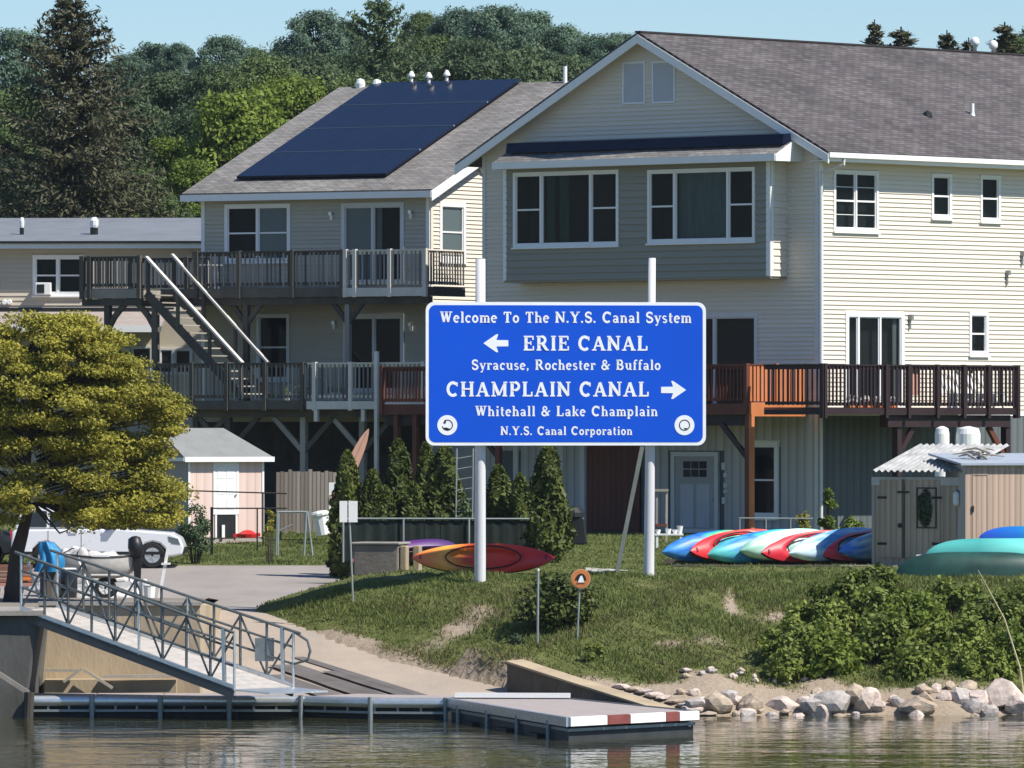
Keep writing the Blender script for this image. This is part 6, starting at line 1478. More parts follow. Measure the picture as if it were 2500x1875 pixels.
# ================================================================== vehicles on the quay
def wheel(par, c, r, w, m_rim=None):
    prof = [(r*.62, -w/2), (r*.9, -w/2), (r, -w/2+.03), (r, w/2-.03), (r*.9, w/2), (r*.62, w/2)]
    o = MB().lathe(c, prof, 22, Vector((0, 1, 0))).build('wheel', M_rubber, par, smooth=False)
    MB().lathe(c+Vector((0, -w/2-.004, 0)), [(r*.6, 0), (r*.6, .02), (r*.45, .03)], 16, Vector((0, 1, 0))).build('rim', m_rim or M_alu, o)
    for k in range(5):
        a = 2*math.pi*k/5; MB().bar(c+Vector((0, -w/2-.012, 0)), c+Vector((math.cos(a)*r*.56, -w/2-.012, math.sin(a)*r*.56)), .05, .012, Vector((0, 1, 0))).build('spoke', m_rim or M_alu, o)
def suv(label, name, xf, D, paint, L=4.55, H=1.72, wid=1.85, tail=False):
    """side view, front to +x; xf = x of the front bumper"""
    zg = float(rz(D))+.01 if D > 179 else 2.2; f = Fr(xf-L, D, 0); t = thing(name, label, 'car', (xf-L/2, D+wid/2, zg))
    k = L/4.55
    low = [(.0, .42), (.03, .95), (.12, 1.02), (2.9*k, 1.04), (3.05*k, 1.02), (4.2*k, .93), (4.45*k, .80), (L, .55), (4.5*k, .36), (4.2*k, .30)]
    # wheel arches
    def arch(cx, r=.40): return [(cx+r*math.cos(R(a)), .30+r*math.sin(R(a))) for a in (0, 30, 60, 90, 120, 150, 180)]
    wf, wr = 3.72*k, .92*k
    poly = low[:]+arch(wf)+arch(wr)+[(.1, .30)]
    n = len(poly)
    b = MB().prism(f, [(u, zg+z) for u, z in poly], 0, wid).build('body', paint, t, bevel=.05)
    cab = [(.12, 1.03), (.22, 1.55), (.4, H-.03), (.7, H), (1.9*k, H), (2.25*k, H-.06), (3.02*k, 1.05)]
    ins = .10
    v0 = [f.w(u, .03+(ins if z > 1.2 else 0), zg+z) for u, z in cab]; v1 = [f.w(u, wid-.03-(ins if z > 1.2 else 0), zg+z) for u, z in cab]; m = len(cab)
    MB().add(v0+v1, [tuple(range(m)), tuple(range(2*m-1, m-1, -1))]+[(i, i+m, (i+1) % m+m, (i+1) % m) for i in range(m)]).build('cabin', paint, t, bevel=.04)
    for pts in ([(.3, 1.08), (.38, 1.5), (.95*k, 1.56), (.95*k, 1.08)], [(1.03*k, 1.08), (1.03*k, 1.56), (1.72*k, 1.58), (1.8*k, 1.08)], [(1.9*k, 1.08), (1.82*k, 1.57), (2.18*k, 1.54), (2.82*k, 1.08)]):
        MB().add([f.w(u, .025+ins*max(0, (z-1.03)/.5)-.012, zg+z) for u, z in pts], [tuple(range(4))]).build('side_window', M_carg, t, recalc=False)
    MB().add([f.w(u, y, zg+z) for u, y, z in ((2.32*k, .2, H-.1), (2.32*k, wid-.2, H-.1), (2.98*k, wid-.12, 1.1), (2.98*k, .12, 1.1))], [(0, 1, 2, 3)]).build('windscreen', M_carg, t, recalc=False)
    for cx in (wr, wf):
        wheel(t, f.w(cx, .12, zg+.34), .34, .22); wheel(t, f.w(cx, wid-.12, zg+.34), .34, .22)
        MB().lathe(f.w(cx, .25, zg+.34), [(.36, 0), (.38, .3)], 16, Vector((0, 1, 0))).build('wheel_well', M_black, t)
    MB().box(f, L-.12, L+.03, .1, wid-.1, zg+.38, zg+.55).build('bumper', M_black, t, bevel=.03); MB().box(f, -.04, .08, .1, wid-.1, zg+.38, zg+.58).build('bumper', M_black, t, bevel=.03)
    MB().hexa([f.w(*p) for p in ((L-.38, -.012, zg+.66), (L-.1, -.01, zg+.62), (L-.1, .12, zg+.62), (L-.38, .1, zg+.66), (L-.42, -.012, zg+.84), (L-.16, -.01, zg+.78), (L-.16, .12, zg+.78), (L-.42, .1, zg+.84))]).build('headlight', M_glassb, t)
    MB().box(f, -.015, .03, .04, .2, zg+.75, zg+1.0).build('tail_light', M_red, t)
    for u in (.98*k, 1.85*k): MB().box(f, u, u+.012, -.006, .0, zg+.42, zg+1.0).build('door_gap', M_black, t)
    for u in (1.55*k, 2.4*k): MB().box(f, u, u+.2, -.03, -.002, zg+.92, zg+.96).build('door_handle', paint, t)
    MB().box(f, 2.62*k, 2.8*k, -.16, .0, zg+1.06, zg+1.2).build('mirror', paint, t, bevel=.02)
    MB().box(f, .3, L-.5, -.014, .0, zg+.36, zg+.44).build('side_trim', M_black, t)
    return t
def vehicles():
    suv('white sport utility vehicle parked under the yellow green tree', 'parked_car', X(449, 193.5), 193.5, M_carw)
    suv('dark pickup style car at the left edge behind the tree trunk', 'parked_car', X(44, 194.5), 194.5, M_card, 4.4, 1.75)
    # boat on a trailer with an outboard
    D = 177.3; zg = 2.16; t = thing('motor_boat', 'small scruffy grey motorboat on a trailer in front of the white car', 'boat', (X(230, D), D, zg))
    c = Vector((X(225, D), D, zg+.98)); M_bh = mat('grey_fibreglass', (.50, .48, .45), .5, .25, 2.5)
    h, d, r = boat_hull(2.3, 1.0, .5, .1, M_bh, mat('boat_deck', (.62, .62, .60), .5, .15), True)
    for nm, me in (('hull', h), ('deck', d), ('gunwale', r)):
        o = link(nm, me, t, c-t.location); o.rotation_euler = (0, R(3), R(6))
    MB().grid(lambda s, k: c+Vector((-.55+.5*k, -.38+.76*s, .05+.36*k-.02*math.sin(s*3.1))), 6, 3).build('windscreen', M_carg, t, recalc=False)
    MB().bar(c+Vector((.2, -.3, .0)), c+Vector((.2, .3, .0)), .4, .12).build('seat', M_plast, t)
    om = c+Vector((1.08, -.1, .05)); mb = MB().lathe(om+Vector((0, 0, .0)), [(.10, -.05), (.17, .0), (.19, .22), (.15, .42), (.05, .47)], 14, Vector((-.15, 0, 1))); mo = mb.build('outboard_motor', M_black, t, smooth=True)
    MB().hexa([om+Vector(p) for p in ((-.05, -.06, -.75), (.09, -.06, -.75), (.09, .06, -.75), (-.05, .06, -.75), (-.09, -.08, .0), (.11, -.08, .0), (.11, .08, .0), (-.09, .08, .0))]).build('motor_leg', M_black, mo)
    MB().lathe(om+Vector((.02, 0, -.72)), [(.02, -.14), (.06, -.05), (.06, .1), (.13, .14), (.02, .18)], 10, Vector((1, 0, 0))).build('propeller', M_black, mo)
    for s in (-.36, .36): MB().bar(c+Vector((-1.5, s, -.72)), c+Vector((1.25, s, -.62)), .07, .1).build('trailer_beam', M_galv, t)
    MB().bar(c+Vector((-1.5, -.36, -.72)), c+Vector((-2.1, 0, -.72)), .06, .09).build('drawbar', M_galv, t)
    for s in (-.55, .55): wheel(t, c+Vector((.35, s, -.72)), .26, .16, M_plast)
    for s in (-.62, .62): MB().box(Fr(c.x+.35, c.y+s, 0), -.34, .34, -.1, .1, c.z-.42, c.z-.39).build('mudguard', M_plast, t)
    # crumpled pale tarpaulin heap between boat and car
    D2 = 180.6; tc_ = Vector((X(215, D2), D2, 2.1)); th_ = thing('tarpaulin_heap', 'crumpled pale grey tarpaulin over gear in front of the white car', 'tarpaulin', tc_)
    from mathutils import noise as mn
    def hf(s, k):
        a = s*2*math.pi; e = math.sin(k*math.pi/2); r0 = math.cos(k*math.pi/2)**.7; q = Vector((math.cos(a)*1.25*r0, math.sin(a)*.6*r0, 1.12*e))
        nn = mn.noise(q*2.1)*.22+abs(mn.noise(q*4.7+Vector((3, 1, 2))))*.16
        return tc_+q*(1+nn)+Vector((0, 0, -.05))
    MB().grid(hf, 90, 40).build('cloth', mat('pale_crumpled_tarp', (.52, .50, .48), .6, .45, 2.6), th_, recalc=False)
    for k_ in range(3): MB().tube([hf(.6+.1*k_, q_/8)+Vector((0, -.015, 0)) for q_ in range(9)], .014, 5).build('strap', M_black, th_)
    # loading guides
    a = P(385, 1440, 176.2); b = P(413, 1325, 176.2); g = thing('guide_post', 'tall white plastic post leaning at the edge of the driveway', 'post', (a.x, a.y, 2.02))
    MB().bar(Vector((a.x, a.y, 2.0)), b, .075, .075).build('post', M_plast, g); MB().bar(a.lerp(b, .55)+Vector((-.06, -.05, 0)), a.lerp(b, .55)+Vector((.16, -.05, .01)), .05, .05).build('bracket', M_plast, g)
    # gear around it
    D = 175.5
    def gear(name, lab, cat, px, prof, m, dy=0, zg=2.2, sc=(1, 1)):
        c = Vector((X(px, D), D+dy, zg)); t = thing(name, lab, cat, c); MB().lathe(c, prof, 12).build('body', m, t); MB().lathe(c+Vector((0, 0, prof[-1][1])), [(prof[-1][0]*1.05, 0), (prof[-1][0]*.9, .03)], 12).build('lid', M_plast, t); return t
    gear('bucket', 'white bucket on the quay by the outboard motor', 'bucket', 365, [(.12, 0), (.15, .3), (.16, .31)], M_plast)
    gear('drum', 'small white drum standing on the quay', 'drum', 350, [(.11, 0), (.13, .05), (.13, .38), (.06, .42)], M_plast, .4, 2.2)
    gear('barrel', 'dark barrel on the quay below the grey boat', 'barrel', 168, [(.2, 0), (.23, .2), (.23, .5), (.2, .7)], M_card, -.3)
    c = Vector((X(118, 176), 176, 2.2)); t = thing('blue_tarp', 'bright blue tarpaulin wrapped round upright gear', 'tarp', c); n = 18
    def tf(s, k):
        a = s*2*math.pi; r = (.30-.16*k**1.4)*(1+.22*math.sin(a*5+k*3)+.12*math.sin(a*9+2)); return c+Vector((r*math.cos(a)+.06*math.sin(k*4), r*math.sin(a), .62+.72*k))
    MB().grid(tf, 36, 10).build('cloth', mat('blue_tarp_cloth', (.02, .22, .46), .5, .35, 5), t, recalc=False, smooth=True)
    MB().tube([c, c+Vector((.05, 0, 1.35))], .03, 6).build('pole', M_galv, t); MB().lathe(c, [(.2, 0), (.2, .62), (.26, .64)], 10).build('stand', M_weath, t)
    # flatbed trailer at far left
    D = 174; t = thing('flatbed_trailer', 'low brown wooden trailer at the left edge of the quay', 'trailer', (X(20, D), D, 2.2)); f = Fr(X(-60, D), D, 0)
    for i in range(5): piece('side_plank', 'box', mat('trailer_plank', (.22, .10, .07), .8, .3, 2, rnd=.2), t, f, 0, 1.35, -.02, .02, 2.62+i*.085, 2.695+i*.085)
    MB().box(f, 0, 1.35, .03, 1.3, 2.55, 2.62).build('bed', M_weath, t); MB().box(f, 0, 1.38, -.05, -.021, 2.52, 2.6).build('chassis', mat('pale_red_steel', (.45, .22, .17), .6), t)
    for x in (.35, .9): wheel(t, f.w(x, .1, 2.43), .23, .15)
    MB().box(f, 1.0, 1.3, -.07, -.051, 2.66, 2.74).build('rear_light', mat('orange_lamp', (.7, .2, .04), .4), t)
    # sandwich frames / bicycle like rack: two upright white-tipped masts
    for i, (xa, ya, xt_, yt_) in enumerate(((98, 1500, 70, 1378), (230, 1480, 192, 1370), (345, 1470, 318, 1415))):
        a = P(xa, ya, 172); b = P(xt_, yt_, 172); t = thing('mast', ['thin white mast leaning near the trailer', 'thin white mast leaning in front of the boat', 'short white mast by the outboard'][i], 'mast', (a.x, a.y, 2.25))
        MB().tube([Vector((a.x, a.y, 2.24)), b], [.022, .028], 8).build('mast', M_plast, t); MB().lathe(b, [(.04, -.05), (.045, .05), (.02, .08)], 8).build('cap', M_plast, t)
vehicles()

# ================================================================== vegetation
PR = [deciduous(101, 10, 7.6, .27, LEAF['mid'], 120, 190, .95), deciduous(102, 9.2, 8.2, .27, LEAF['mid'], 120, 190, 1.0), deciduous(103, 11, 6.6, .27, LEAF['mid'], 120, 190, .9), deciduous(104, 8, 7.0, .25, LEAF['mid'], 100, 210, .95)]
TH = [10, 9.2, 11, 8]; TW = [7.6, 8.2, 6.6, 7.0]
def forest():
    rows = [ # centre px, top row, width px, distance, tint, look
        (40, 85, 190, 330, 'teal'), (310, 140, 130, 390, 'teal'), (372, 112, 130, 395, 'teal'), (432, 112, 105, 390, 'teal'), (545, 98, 150, 380, 'teal'), (620, 122, 120, 392, 'mid'), (700, 108, 130, 385, 'teal'), (768, 36, 170, 370, 'teal'), (845, 58, 120, 388, 'teal'),
        (1032, 36, 110, 392, 'mid'), (1110, 28, 150, 380, 'teal'), (1205, 24, 170, 376, 'teal'), (1295, 38, 160, 384, 'teal'), (1372, 70, 150, 378, 'teal'), (1440, 92, 130, 372, 'teal'), (1505, 88, 120, 368, 'teal'), (1570, 105, 150, 380, 'teal'),
        (20, 230, 230, 300, 'mid'), (300, 240, 230, 330, 'dark'), (410, 190, 220, 335, 'dark'), (530, 170, 200, 330, 'dark'), (640, 150, 230, 325, 'mid'), (745, 145, 200, 330, 'dark'), (960, 120, 230, 330, 'dark'), (1050, 100, 200, 335, 'mid'), (1150, 110, 240, 325, 'dark'), (1270, 130, 240, 328, 'dark'), (1390, 150, 230, 330, 'dark'), (1480, 160, 240, 335, 'dark'), (850, 140, 190, 335, 'dark'),
        (590, 238, 300, 280, 'bright'), (720, 205, 280, 285, 'bright'), (490, 285, 250, 290, 'dark'), (850, 200, 240, 285, 'mid'), (420, 345, 180, 282, 'bright'), (330, 425, 220, 272, 'mid'), (470, 400, 170, 268, 'bright'), (290, 470, 130, 264, 'bright'), (400, 480, 160, 262, 'mid'), (20, 400, 200, 280, 'dark'), (110, 470, 200, 262, 'dark'),
        (2490, 95, 130, 330, 'mid'), (2540, 70, 160, 340, 'teal')]
    adj = {'teal': 'hazy blue green', 'mid': 'mid green', 'dark': 'dark green', 'bright': 'bright yellowish green'}
    for i, (px, top, wpx, D, tint) in enumerate(rows):
        k = i % 4; s = wpx/F*D*1.12/TW[k]; h = TH[k]*s*(1.05 if D > 350 else 1.15)
        ztop = Z(top, D); x = X(px, D)
        where = 'on the skyline' if D > 350 else ('in the middle of the wooded hill' if D > 295 else 'close behind the houses')
        same = sorted(r[0] for r in rows if (r[3] > 350) == (D > 350) and (295 < r[3] <= 350) == (295 < D <= 350) and r[4] == tint); n = same.index(px)
        ORD = ['first', 'second', 'third', 'fourth', 'fifth', 'sixth', 'seventh', 'eighth', 'ninth', 'tenth', 'eleventh', 'twelfth', 'thirteenth', 'fourteenth', 'fifteenth', 'sixteenth', 'seventeenth']
        side = 'left of the tall spruce' if px < 120 else 'between spruce and solar roof' if px < 480 else 'above the left end of the solar roof' if px < 800 else 'above the solar panels' if px < 1150 else 'left of the gable' if px < 1700 else 'beyond the long brown roof'
        t = plant_tree('broadleaf_tree', f'{adj[tint]} tree {where}, {ORD[n]} such from the left', 'tree', f'trees {where}', PR[k], (x, D, ztop-h*.985), (s, s*(1.05 if D > 350 else 1.15)), (i*1.7) % 6.28, LEAF[tint])
    # conifers
    c1 = conifer(21, 15, 10.5, LEAF['spruce'], 46, 14, .2, .10, .55, 62, .62)
    D = 250; h = Z(-25, D)-3.4; plant_tree('spruce_tree', 'tall brownish spruce rising above the low building', 'tree', None, c1, (X(176, D), D, 3.4), h/15, .4)
    c2 = conifer(22, 12, 9.5, LEAF['spruce'], 28, 10, .24, -.25, .55, 46, .6)
    D = 300; plant_tree('pine_tree', 'dark open pine with a bare pointed top behind the solar roof', 'tree', None, c2, (X(925, D), D, Z(-8, D)-13), (1.0, 13/12), 1.1, LEAF['dark'])
    c3 = conifer(23, 7, 2.6, LEAF['spruce'], 20, 8, .22, .05, .45, 20)
    for px, top, wpx, lab in ((2135, 40, 80, 'pointed conifer top furthest left beyond the brown roof'), (2200, 58, 130, 'broad conifer top second beyond the brown roof'), (2312, 66, 90, 'round conifer top left of the roof vents'), (2365, 84, 80, 'small conifer top just left of the roof vents'), (2453, 46, 110, 'conifer top right of the roof vents')):
        D = 300; s = wpx/F*D*2.4/2.6; plant_tree('conifer_tree', lab, 'tree', 'conifers beyond the brown roof', c3, (X(px, D), D, Z(top, D)-6*1.02), (s, 6/7), px*.1)
forest()
def cedars():
    def cedar(seed, H, Wd):
        r = np.random.default_rng(seed); n = 5200; z = r.random(n)**.85; prof = np.where(z < .12, .55+z*3.7, np.clip((1-z)/.88, 0, 1)**.5)
        a = r.random(n)*6.283; lob = 1+.22*np.sin(a*3+z*9+seed)+.12*np.sin(a*7-z*20); rr = Wd/2*prof*lob*(.72+.3*r.random(n))
        p = np.stack([np.cos(a)*rr, np.sin(a)*rr, z*H*.98+.05], 1); nb = np.stack([np.cos(a), np.sin(a), np.full(n, .5)], 1)
        cr = leaf_mesh('crown', p, .13*(.6+.8*rng.random(n)), LEAF['cedar'], nb*1.2, .5, -.5)
        tm = bpy.data.meshes.new('trunk'); mb = MB().tube([(0, 0, 0), (0, 0, H*.8)], [.06, .02], 6); tm.from_pydata(mb.v, [], mb.f); tm.materials.append(M_bark); return tm, cr
    pr = [cedar(31, 2.3, .8), cedar(32, 2.3, .9), cedar(33, 2.3, .75)]
    rows = [(848, 1105, 72, 189.2, 'pointed cedar at the left end of the hedge'), (910, 1150, 70, 189, 'low broad cedar second in the hedge'), (972, 1078, 80, 189.6, 'tall cedar third in the hedge'), (1040, 1085, 62, 190.2, 'narrow cedar left of the left sign pole'), (1085, 1092, 92, 188.6, 'wide bright cedar beside the left sign pole'), (1217, 1138, 70, 189, 'yellowish cedar right of the left sign pole'), (1270, 1158, 56, 188.4, 'shortest cedar near the end of the screen fence'), (1338, 1088, 84, 184.2, 'largest cedar standing free at the right end of the hedge'),
            (940, 1190, 66, 188.2, 'dark low cedar filling the middle of the hedge'), (1010, 1180, 66, 188.2, 'dark low cedar below the tall cedar')]
    for i, (px, top, w, D, lab) in enumerate(rows):
        zg = gz(X(px, D), D); H = Z(top, D)-zg; plant_tree('cedar_tree', lab, 'tree', 'cedar hedge behind the fence', pr[i % 3], (X(px, D), D, zg), (1.35*w/F*D/(.8, .9, .75)[i % 3], H/2.3), i*1.3)
cedars()
def yellow_tree():
    D = 169.0; base = Vector((X(38, D), D, 2.25)); t = thing('shade_tree', 'spreading yellow green tree on the quay at the left edge', 'tree', base)
    r = np.random.default_rng(5); mb = MB(); s = D/F
    def at(px, py, dy=0): return (P(px, py, D+dy)-base)
    mb.tube([Vector((-.12, 0, -.1)), Vector((-.03, 0, .5)), at(40, 1352), at(52, 1310), at(66, 1255), at(62, 1180), at(70, 1090), at(90, 960), at(100, 850)], [.21, .19, .17, .15, .12, .10, .08, .05, .02], 9)
    pts = []; nbs = []
    env = [(780, 20, 200), (830, -60, 290), (880, -90, 330), (940, -120, 370), (1000, -140, 440), (1060, -150, 425), (1120, -150, 395), (1170, -150, 430), (1220, -140, 465), (1265, -120, 440)]
    for i in range(430):
        py = 775+510*r.random()**.9; x0 = np.interp(py, [e[0] for e in env], [e[1] for e in env]); x1 = np.interp(py, [e[0] for e in env], [e[2] for e in env])
        if 1120 < py < 1165 and r.random() < .5: continue
        px = x0+(x1-x0)*r.random(); 
        cx = (x0+x1)/2; hw = (x1-x0)/2*s; u = (px-cx)*s/max(hw, .2); dy = (r.random()*2-1)*hw*.8*math.sqrt(max(.02, 1-u*u))
        if py > 1180 and px < 150 and r.random() < .8: continue
        c = np.array(at(px, py, dy)); rad = .30*(.7+.7*r.random())
        if r.random() < .5: mb.tube([at(64+(px-64)*.15, min(1230, py+60)), at(64+(px-64)*.6, py+22, dy*.6), tuple(c)], [.035, .02, .006], 5, cap=False)
        n = 330; d = r.normal(size=(n, 3)); d /= np.linalg.norm(d, axis=1, keepdims=True); q = d*(r.random(n)**.45)[:, None]*np.array([rad*1.5, rad*1.3, rad*.55])
        pts.append(c+q); nbs.append(d*.4+np.array([.25, -.2, .9]))
    P_ = np.concatenate(pts); me = leaf_mesh('crown', P_, .085*(.6+.8*rng.random(len(P_))), LEAF['yellow'], np.concatenate(nbs), .6)
    tm = bpy.data.meshes.new('trunk'); tm.from_pydata(mb.v, [], mb.f); tm.materials.append(M_bark); tm.shade_smooth()
    link('trunk', tm, t); link('crown', me, t)
yellow_tree()
def shrub(name, lab, px, py, rx, rzz, D, m, n=2600, leaf=.09, group=None, cat='shrub', ry=None):
    """leafy mound centred on a pixel at distance D; rx, rz in metres"""
    x = X(px, D); zg = gz(x, D); c = P(px, py, D); base = Vector((x, D, zg)); t = thing(name, lab, cat, base, group)
    r = np.random.default_rng(int(px*7+py)); k = max(8, n//120); pts = []; nbs = []; mb = MB(); ry = ry or rx*.8
    for i in range(k):
        d = r.normal(size=3); d /= np.linalg.norm(d); hb = min(1.3, max(.25, (c.z-zg)/rzz*.95)); d[2] = -hb+(1+hb)*r.random(); d[:2] *= math.sqrt(max(.15, 1-max(0, d[2])**2))/max(.3, math.hypot(d[0], d[1]))*r.random()**.4; cc = np.array(c-base)+d*np.array([rx, ry, rzz])*(.45+.5*r.random())
        rad = .30*min(rx, rzz)*(.7+.7*r.random())+.06; nn = n//k; q = r.normal(size=(nn, 3)); q /= np.linalg.norm(q, axis=1, keepdims=True)
        pts.append(cc+q*(r.random(nn)**.5)[:, None]*rad); nbs.append(q*.5+d*.5+np.array([0, 0, .4])); mb.tube([(d[0]*.1, d[1]*.1, -.05), tuple(cc)], [.02, .006], 4, cap=False)
    P_ = np.concatenate(pts); link('foliage', leaf_mesh('foliage', P_, leaf*(.6+.8*rng.random(len(P_))), m, np.concatenate(nbs), .6), t)
    sm = bpy.data.meshes.new('stems'); sm.from_pydata(mb.v, [], mb.f); sm.materials.append(M_bark); link('stems', sm, t); return t
def shrubs():
    shrub('shrub', 'dark rounded bush behind the round orange sign', 1362, 1500, 1.15, .85, 167.6, LEAF['cedar'], 5600, .11)
    shrub('shrub', 'small leafy weed at the foot of the bare post', 1262, 1572, .24, .2, 166.2, LEAF['dark'], 500, .07)
    shrub('shrub', 'low weeds at the top of the retaining wall', 1450, 1602, .42, .22, 164.6, LEAF['shrub'], 900, .08)
    g = 'wild shrubs on the right bank'
    rows = [(2135, 1440, .55, .42, 169.5, 'shrub', 'shrub below the wood shed at the top of the bank'), (2060, 1470, .7, .4, 168.2, 'mid', 'low mid green shrub left of the wild thicket top'), (2000, 1520, .8, .42, 166.4, 'mid', 'shrub in the middle of the bank left of the thicket'), (1960, 1600, .75, .55, 164.4, 'shrub', 'bright shrub at the left end of the thicket above the rocks'), (1925, 1640, .4, .35, 163.4, 'dark', 'dark small shrub at the left end of the thicket by the rocks'),
            (2040, 1625, .62, .6, 163.6, 'bright', 'yellow green shrub overhanging the middle rocks'), (2150, 1500, .75, .5, 167.0, 'shrub', 'bushy shrub in the middle of the thicket'), (2160, 1590, .8, .6, 164.6, 'mid', 'leafy shrub with dark gaps in the thicket centre'), (2240, 1540, .8, .55, 165.8, 'bright', 'bright shrub right of the thicket centre'), (2250, 1640, .7, .5, 163.4, 'dark', 'dark shrub low above the right rocks'),
            (2330, 1480, .8, .4, 168.6, 'shrub', 'shrub in front of the dark green canoe'), (2340, 1590, .8, .55, 164.8, 'mid', 'shrub below the canoe near the right rocks'), (2400, 1640, .6, .45, 163.3, 'dark', 'dark shrub beside the big pale rock'), (2430, 1530, .9, .5, 166.6, 'mid', 'wide shrub near the right edge of the bank'), (2480, 1610, .7, .55, 164.4, 'bright', 'bright shrub at the right edge above the rocks'), (2530, 1500, .9, .6, 168, 'shrub', 'shrub cut by the right edge of the view')]
    for px, py, rx, rzz, D, m, lab in rows: shrub('shrub', lab, px, py+4, rx*1.5, rzz*1.35, D, LEAF[{'dark': 'shrub', 'mid': 'shrub'}.get(m, m)], 4800, .13, g)
    shrub('climbing_vine', 'bright vine climbing in the corner beside the downspout', 2020, 1262, .24, .85, 203, LEAF['bright'], 1100, .10, cat='vine'); shrub('climbing_vine', 'low bright vine spreading right of the downspout', 2075, 1290, .5, .35, 201, LEAF['bright'], 900, .10, cat='vine')
    shrub('shrub', 'sparse yellowish weed in front of the grey basement boards', 1962, 1285, .22, .42, 203, LEAF['yellow'], 320, .09)
    shrub('shrub', 'dark shrub under the tree beside the pink shed', 478, 1285, .5, .55, 196, LEAF['dark'], 2600, .08)
    shrub('shrub', 'small yellow plant right of the pink shed', 658, 1262, .16, .5, 196, LEAF['yellow'], 380, .07)
    # reed-like stalk across the right shrubs
    a, b = P(2490, 1630, 161.6), P(2388, 1392, 161.6); t = thing('dry_stalk', 'long pale dry stalk leaning over the right bank', 'stalk', (a.x, a.y, gz(a.x, a.y)))
    MB().tube([Vector((a.x+.12, a.y, .2)), a, a.lerp(b, .5)+Vector((.12, 0, 0)), b], [.02, .02, .015, .006], 6).build('stem', mat('dry_stalk', (.52, .47, .27), .7, .1), t)
    for i in range(6): p = a.lerp(b, .25+.12*i); MB().tube([p, p+Vector((.1*(-1)**i, 0, .16))], [.008, .003], 4).build('side_shoot', MATS['dry_stalk'], t)
shrubs()
def rocks():
    protos = []
    for k in range(7):
        r = np.random.default_rng(60+k); bm = bmesh.new(); bmesh.ops.create_icosphere(bm, subdivisions=2, radius=1)
        pl = [(lambda d: d/np.linalg.norm(d))(r.normal(size=3)) for _ in range(9)]; of = [.55+.3*r.random() for _ in range(9)]
        for v in bm.verts:
            c = np.array(v.co)
            for d, o in zip(pl, of):
                s = c.dot(d)
                if s > o: c = c-d*(s-o)
            v.co = c*(1+.04*r.normal())
        me = bpy.data.meshes.new('rock'); bm.to_mesh(me); bm.free(); protos.append(me)
    ms = [mat('pale_pink_rock', (.54, .44, .38), .9, .3, 2.5, bump=.6, bscale=8), mat('tan_rock', (.40, .32, .24), .9, .3, 2.5, bump=.6, bscale=8), mat('grey_rock', (.40, .36, .33), .9, .3, 2.5, bump=.6, bscale=8)]
    r = np.random.default_rng(9)
    rows = []
    big = [(1905, 1722, 75, 50), (1835, 1715, 55, 45), (2035, 1715, 85, 58), (2120, 1708, 70, 62), (2085, 1700, 60, 50), (2350, 1705, 60, 52), (2385, 1722, 65, 50), (2450, 1695, 95, 85), (2240, 1722, 90, 45), (1985, 1725, 60, 40), (2485, 1720, 60, 50), (1750, 1720, 70, 50), (1700, 1722, 60, 40), (1800, 1732, 40, 26)]
    for px, py, w, h in big: rows.append((px, py, w, h, 160.9+r.random()*.7))
    for i in range(52):
        px = 1610+r.random()*960; w = 18+r.random()*36; rows.append((px, 1742-r.random()**1.3*46*np.clip((px-1560)/250, .35, 1), w, w*(.5+.4*r.random()), 160.6+r.random()*1.6))
    for i in range(14): px = 1640+r.random()*330; rows.append((px, 1640+r.random()*50, 12+r.random()*22, 9+r.random()*8, 162.9+r.random()*.5))
    for i, (px, py, w, h, D) in enumerate(rows):
        x = X(px, D); k = i % 7; me = protos[k] if i < 7 else protos[k]
        o = bpy.data.objects.new('rock', me); COL.objects.link(o); s = w/2/F*D*1.25; sz = h/2/F*D*1.25
        if not me.materials: me.materials.append(ms[k % 3])
        z = Z(py, D); o.location = (x, D, max(z, gz(x, D)+sz*.1) if i < 14 else gz(x, D)+sz*.35); o.scale = (s, s*.9, sz); o.rotation_euler = (0, 0, r.random()*6.28)
        o.data = me
        ORDR = ['first', 'second', 'third', 'fourth', 'fifth', 'sixth', 'seventh', 'eighth', 'ninth', 'tenth', 'eleventh', 'twelfth', 'thirteenth', 'fourteenth']
        spot = 'at the end of the retaining wall' if px < 1720 else 'left of the thicket' if px < 1900 else 'below the left end of the thicket' if px < 2080 else 'below the thicket centre' if px < 2280 else 'at the right edge of the shore'
        size = 'large angular' if w > 55 else 'medium' if w > 32 else 'small'
        lab = f'{size} pale shore rock {spot}' if i >= 14 else f'{ORDR[sorted(b_[0] for b_ in big).index(px)]} big angular rock from the left along the shore'
        tag(o, lab, 'rock', f'{size} shore rocks {spot}' if i >= 14 else 'big angular rocks along the shore')
    # ledge of flat stones at the end of the wall
    for i in range(9):
        px = 1480+i*26; D = 162.4-.25*i; x = X(px, D); o = bpy.data.objects.new('rock', protos[(i+3) % 7]); COL.objects.link(o); o.scale = (.22, .26, .07); o.location = (x+.35, D+.2, gz(x+.35, D+.2)+.03); o.rotation_euler = (0, 0, i*1.1)
        tag(o, 'flat stone set along the top of the retaining wall', 'rock', 'flat stones along the retaining wall')
rocks()
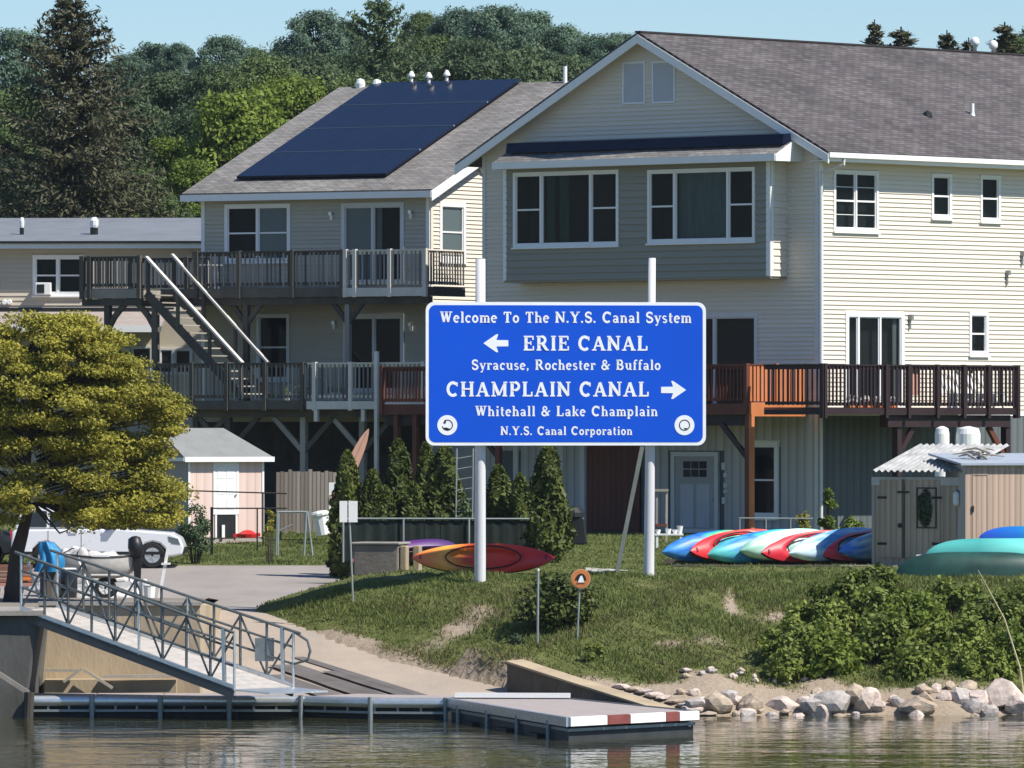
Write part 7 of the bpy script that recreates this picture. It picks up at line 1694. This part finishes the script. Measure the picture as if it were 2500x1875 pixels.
def grass():
    r = np.random.default_rng(77)
    def blades(n, xr, yr, h, keep, mname, name, w=.03):
        x = xr[0]+(xr[1]-xr[0])*r.random(n); y = yr[0]+(yr[1]-yr[0])*r.random(n); k = keep(x, y, r.random(n)); x, y = x[k], y[k]; n = len(x); z = ground(x, y)
        hh = h*(.4+.9*r.random(n))*(1+.5*np.clip(sn(x, y, 1.3, 3), -1, 1)); a = r.random(n)*6.283; lean = r.normal(size=(n, 2))*.45*hh[:, None]
        ww = w*(.6+.8*r.random(n)); b = np.stack([x, y, z-.01], 1); s = np.stack([np.cos(a), np.sin(a), np.zeros(n)], 1)*ww[:, None]/2
        tip = b+np.stack([lean[:, 0], lean[:, 1], hh], 1); v = np.stack([b-s, b+s, tip], 1).reshape(-1, 3)
        me = bpy.data.meshes.new(name); me.vertices.add(3*n); me.vertices.foreach_set('co', v.ravel().astype(np.float32)); me.loops.add(3*n); me.loops.foreach_set('vertex_index', np.arange(3*n, dtype=np.int32)); me.polygons.add(n); me.polygons.foreach_set('loop_start', np.arange(0, 3*n, 3, dtype=np.int32)); me.update(calc_edges=True); me.materials.append(LEAF[mname])
        o = bpy.data.objects.new(name, me); COL.objects.link(o); return o
    def kp(x, y, u): return (u > dirt(x, y)*1.25) & ((x-xb(y)) > .15) & (y-161 > .6)
    o = blades(170000, (-7, 14), (161, 174.5), .10, kp, 'grass', 'bank_grass', .035); stuff(o, 'rough green grass covering the sloping bank', 'grass')
    o = blades(110000, (-7, 16), (173.5, 208), .055, lambda x, y, u: (x-xb(y)) > .1, 'grass', 'lawn_grass', .035); stuff(o, 'short mown lawn behind the blue sign', 'grass')
    o = blades(40000, (-14, -2.5), (195.3, 214), .07, lambda x, y, u: u > -1, 'grass', 'yard_grass', .035); stuff(o, 'lawn in front of the pink shed', 'grass')
    o = blades(90000, (-7, 14), (161, 172), .10, lambda x, y, u: (u > .35) & ((x-xb(y)) > .15) & (sn(x, y, 1.1, 5)+.5*sn(x, y, 3.1, 2) > .1) & (dirt(x, y) < .9), 'dry', 'dry_grass', .03); stuff(o, 'straw coloured dry grass tufts on the bank', 'grass')
grass()

# ================================================================== the air between camera and hill
def haze():
    m = bpy.data.materials.new('summer_haze'); m.use_nodes = True; N = m.node_tree.nodes; L = m.node_tree.links
    N.remove(N['Principled BSDF']); v = N.new('ShaderNodeVolumePrincipled'); v.inputs['Color'].default_value = (.80, .90, 1, 1); v.inputs['Density'].default_value = .00007; v.inputs['Anisotropy'].default_value = .3
    L.new(v.outputs[0], N['Material Output'].inputs['Volume'])
    o = MB().box(WORLD, -950, 950, -310, 720, -5, 60).build('haze', m); stuff(o)
haze()
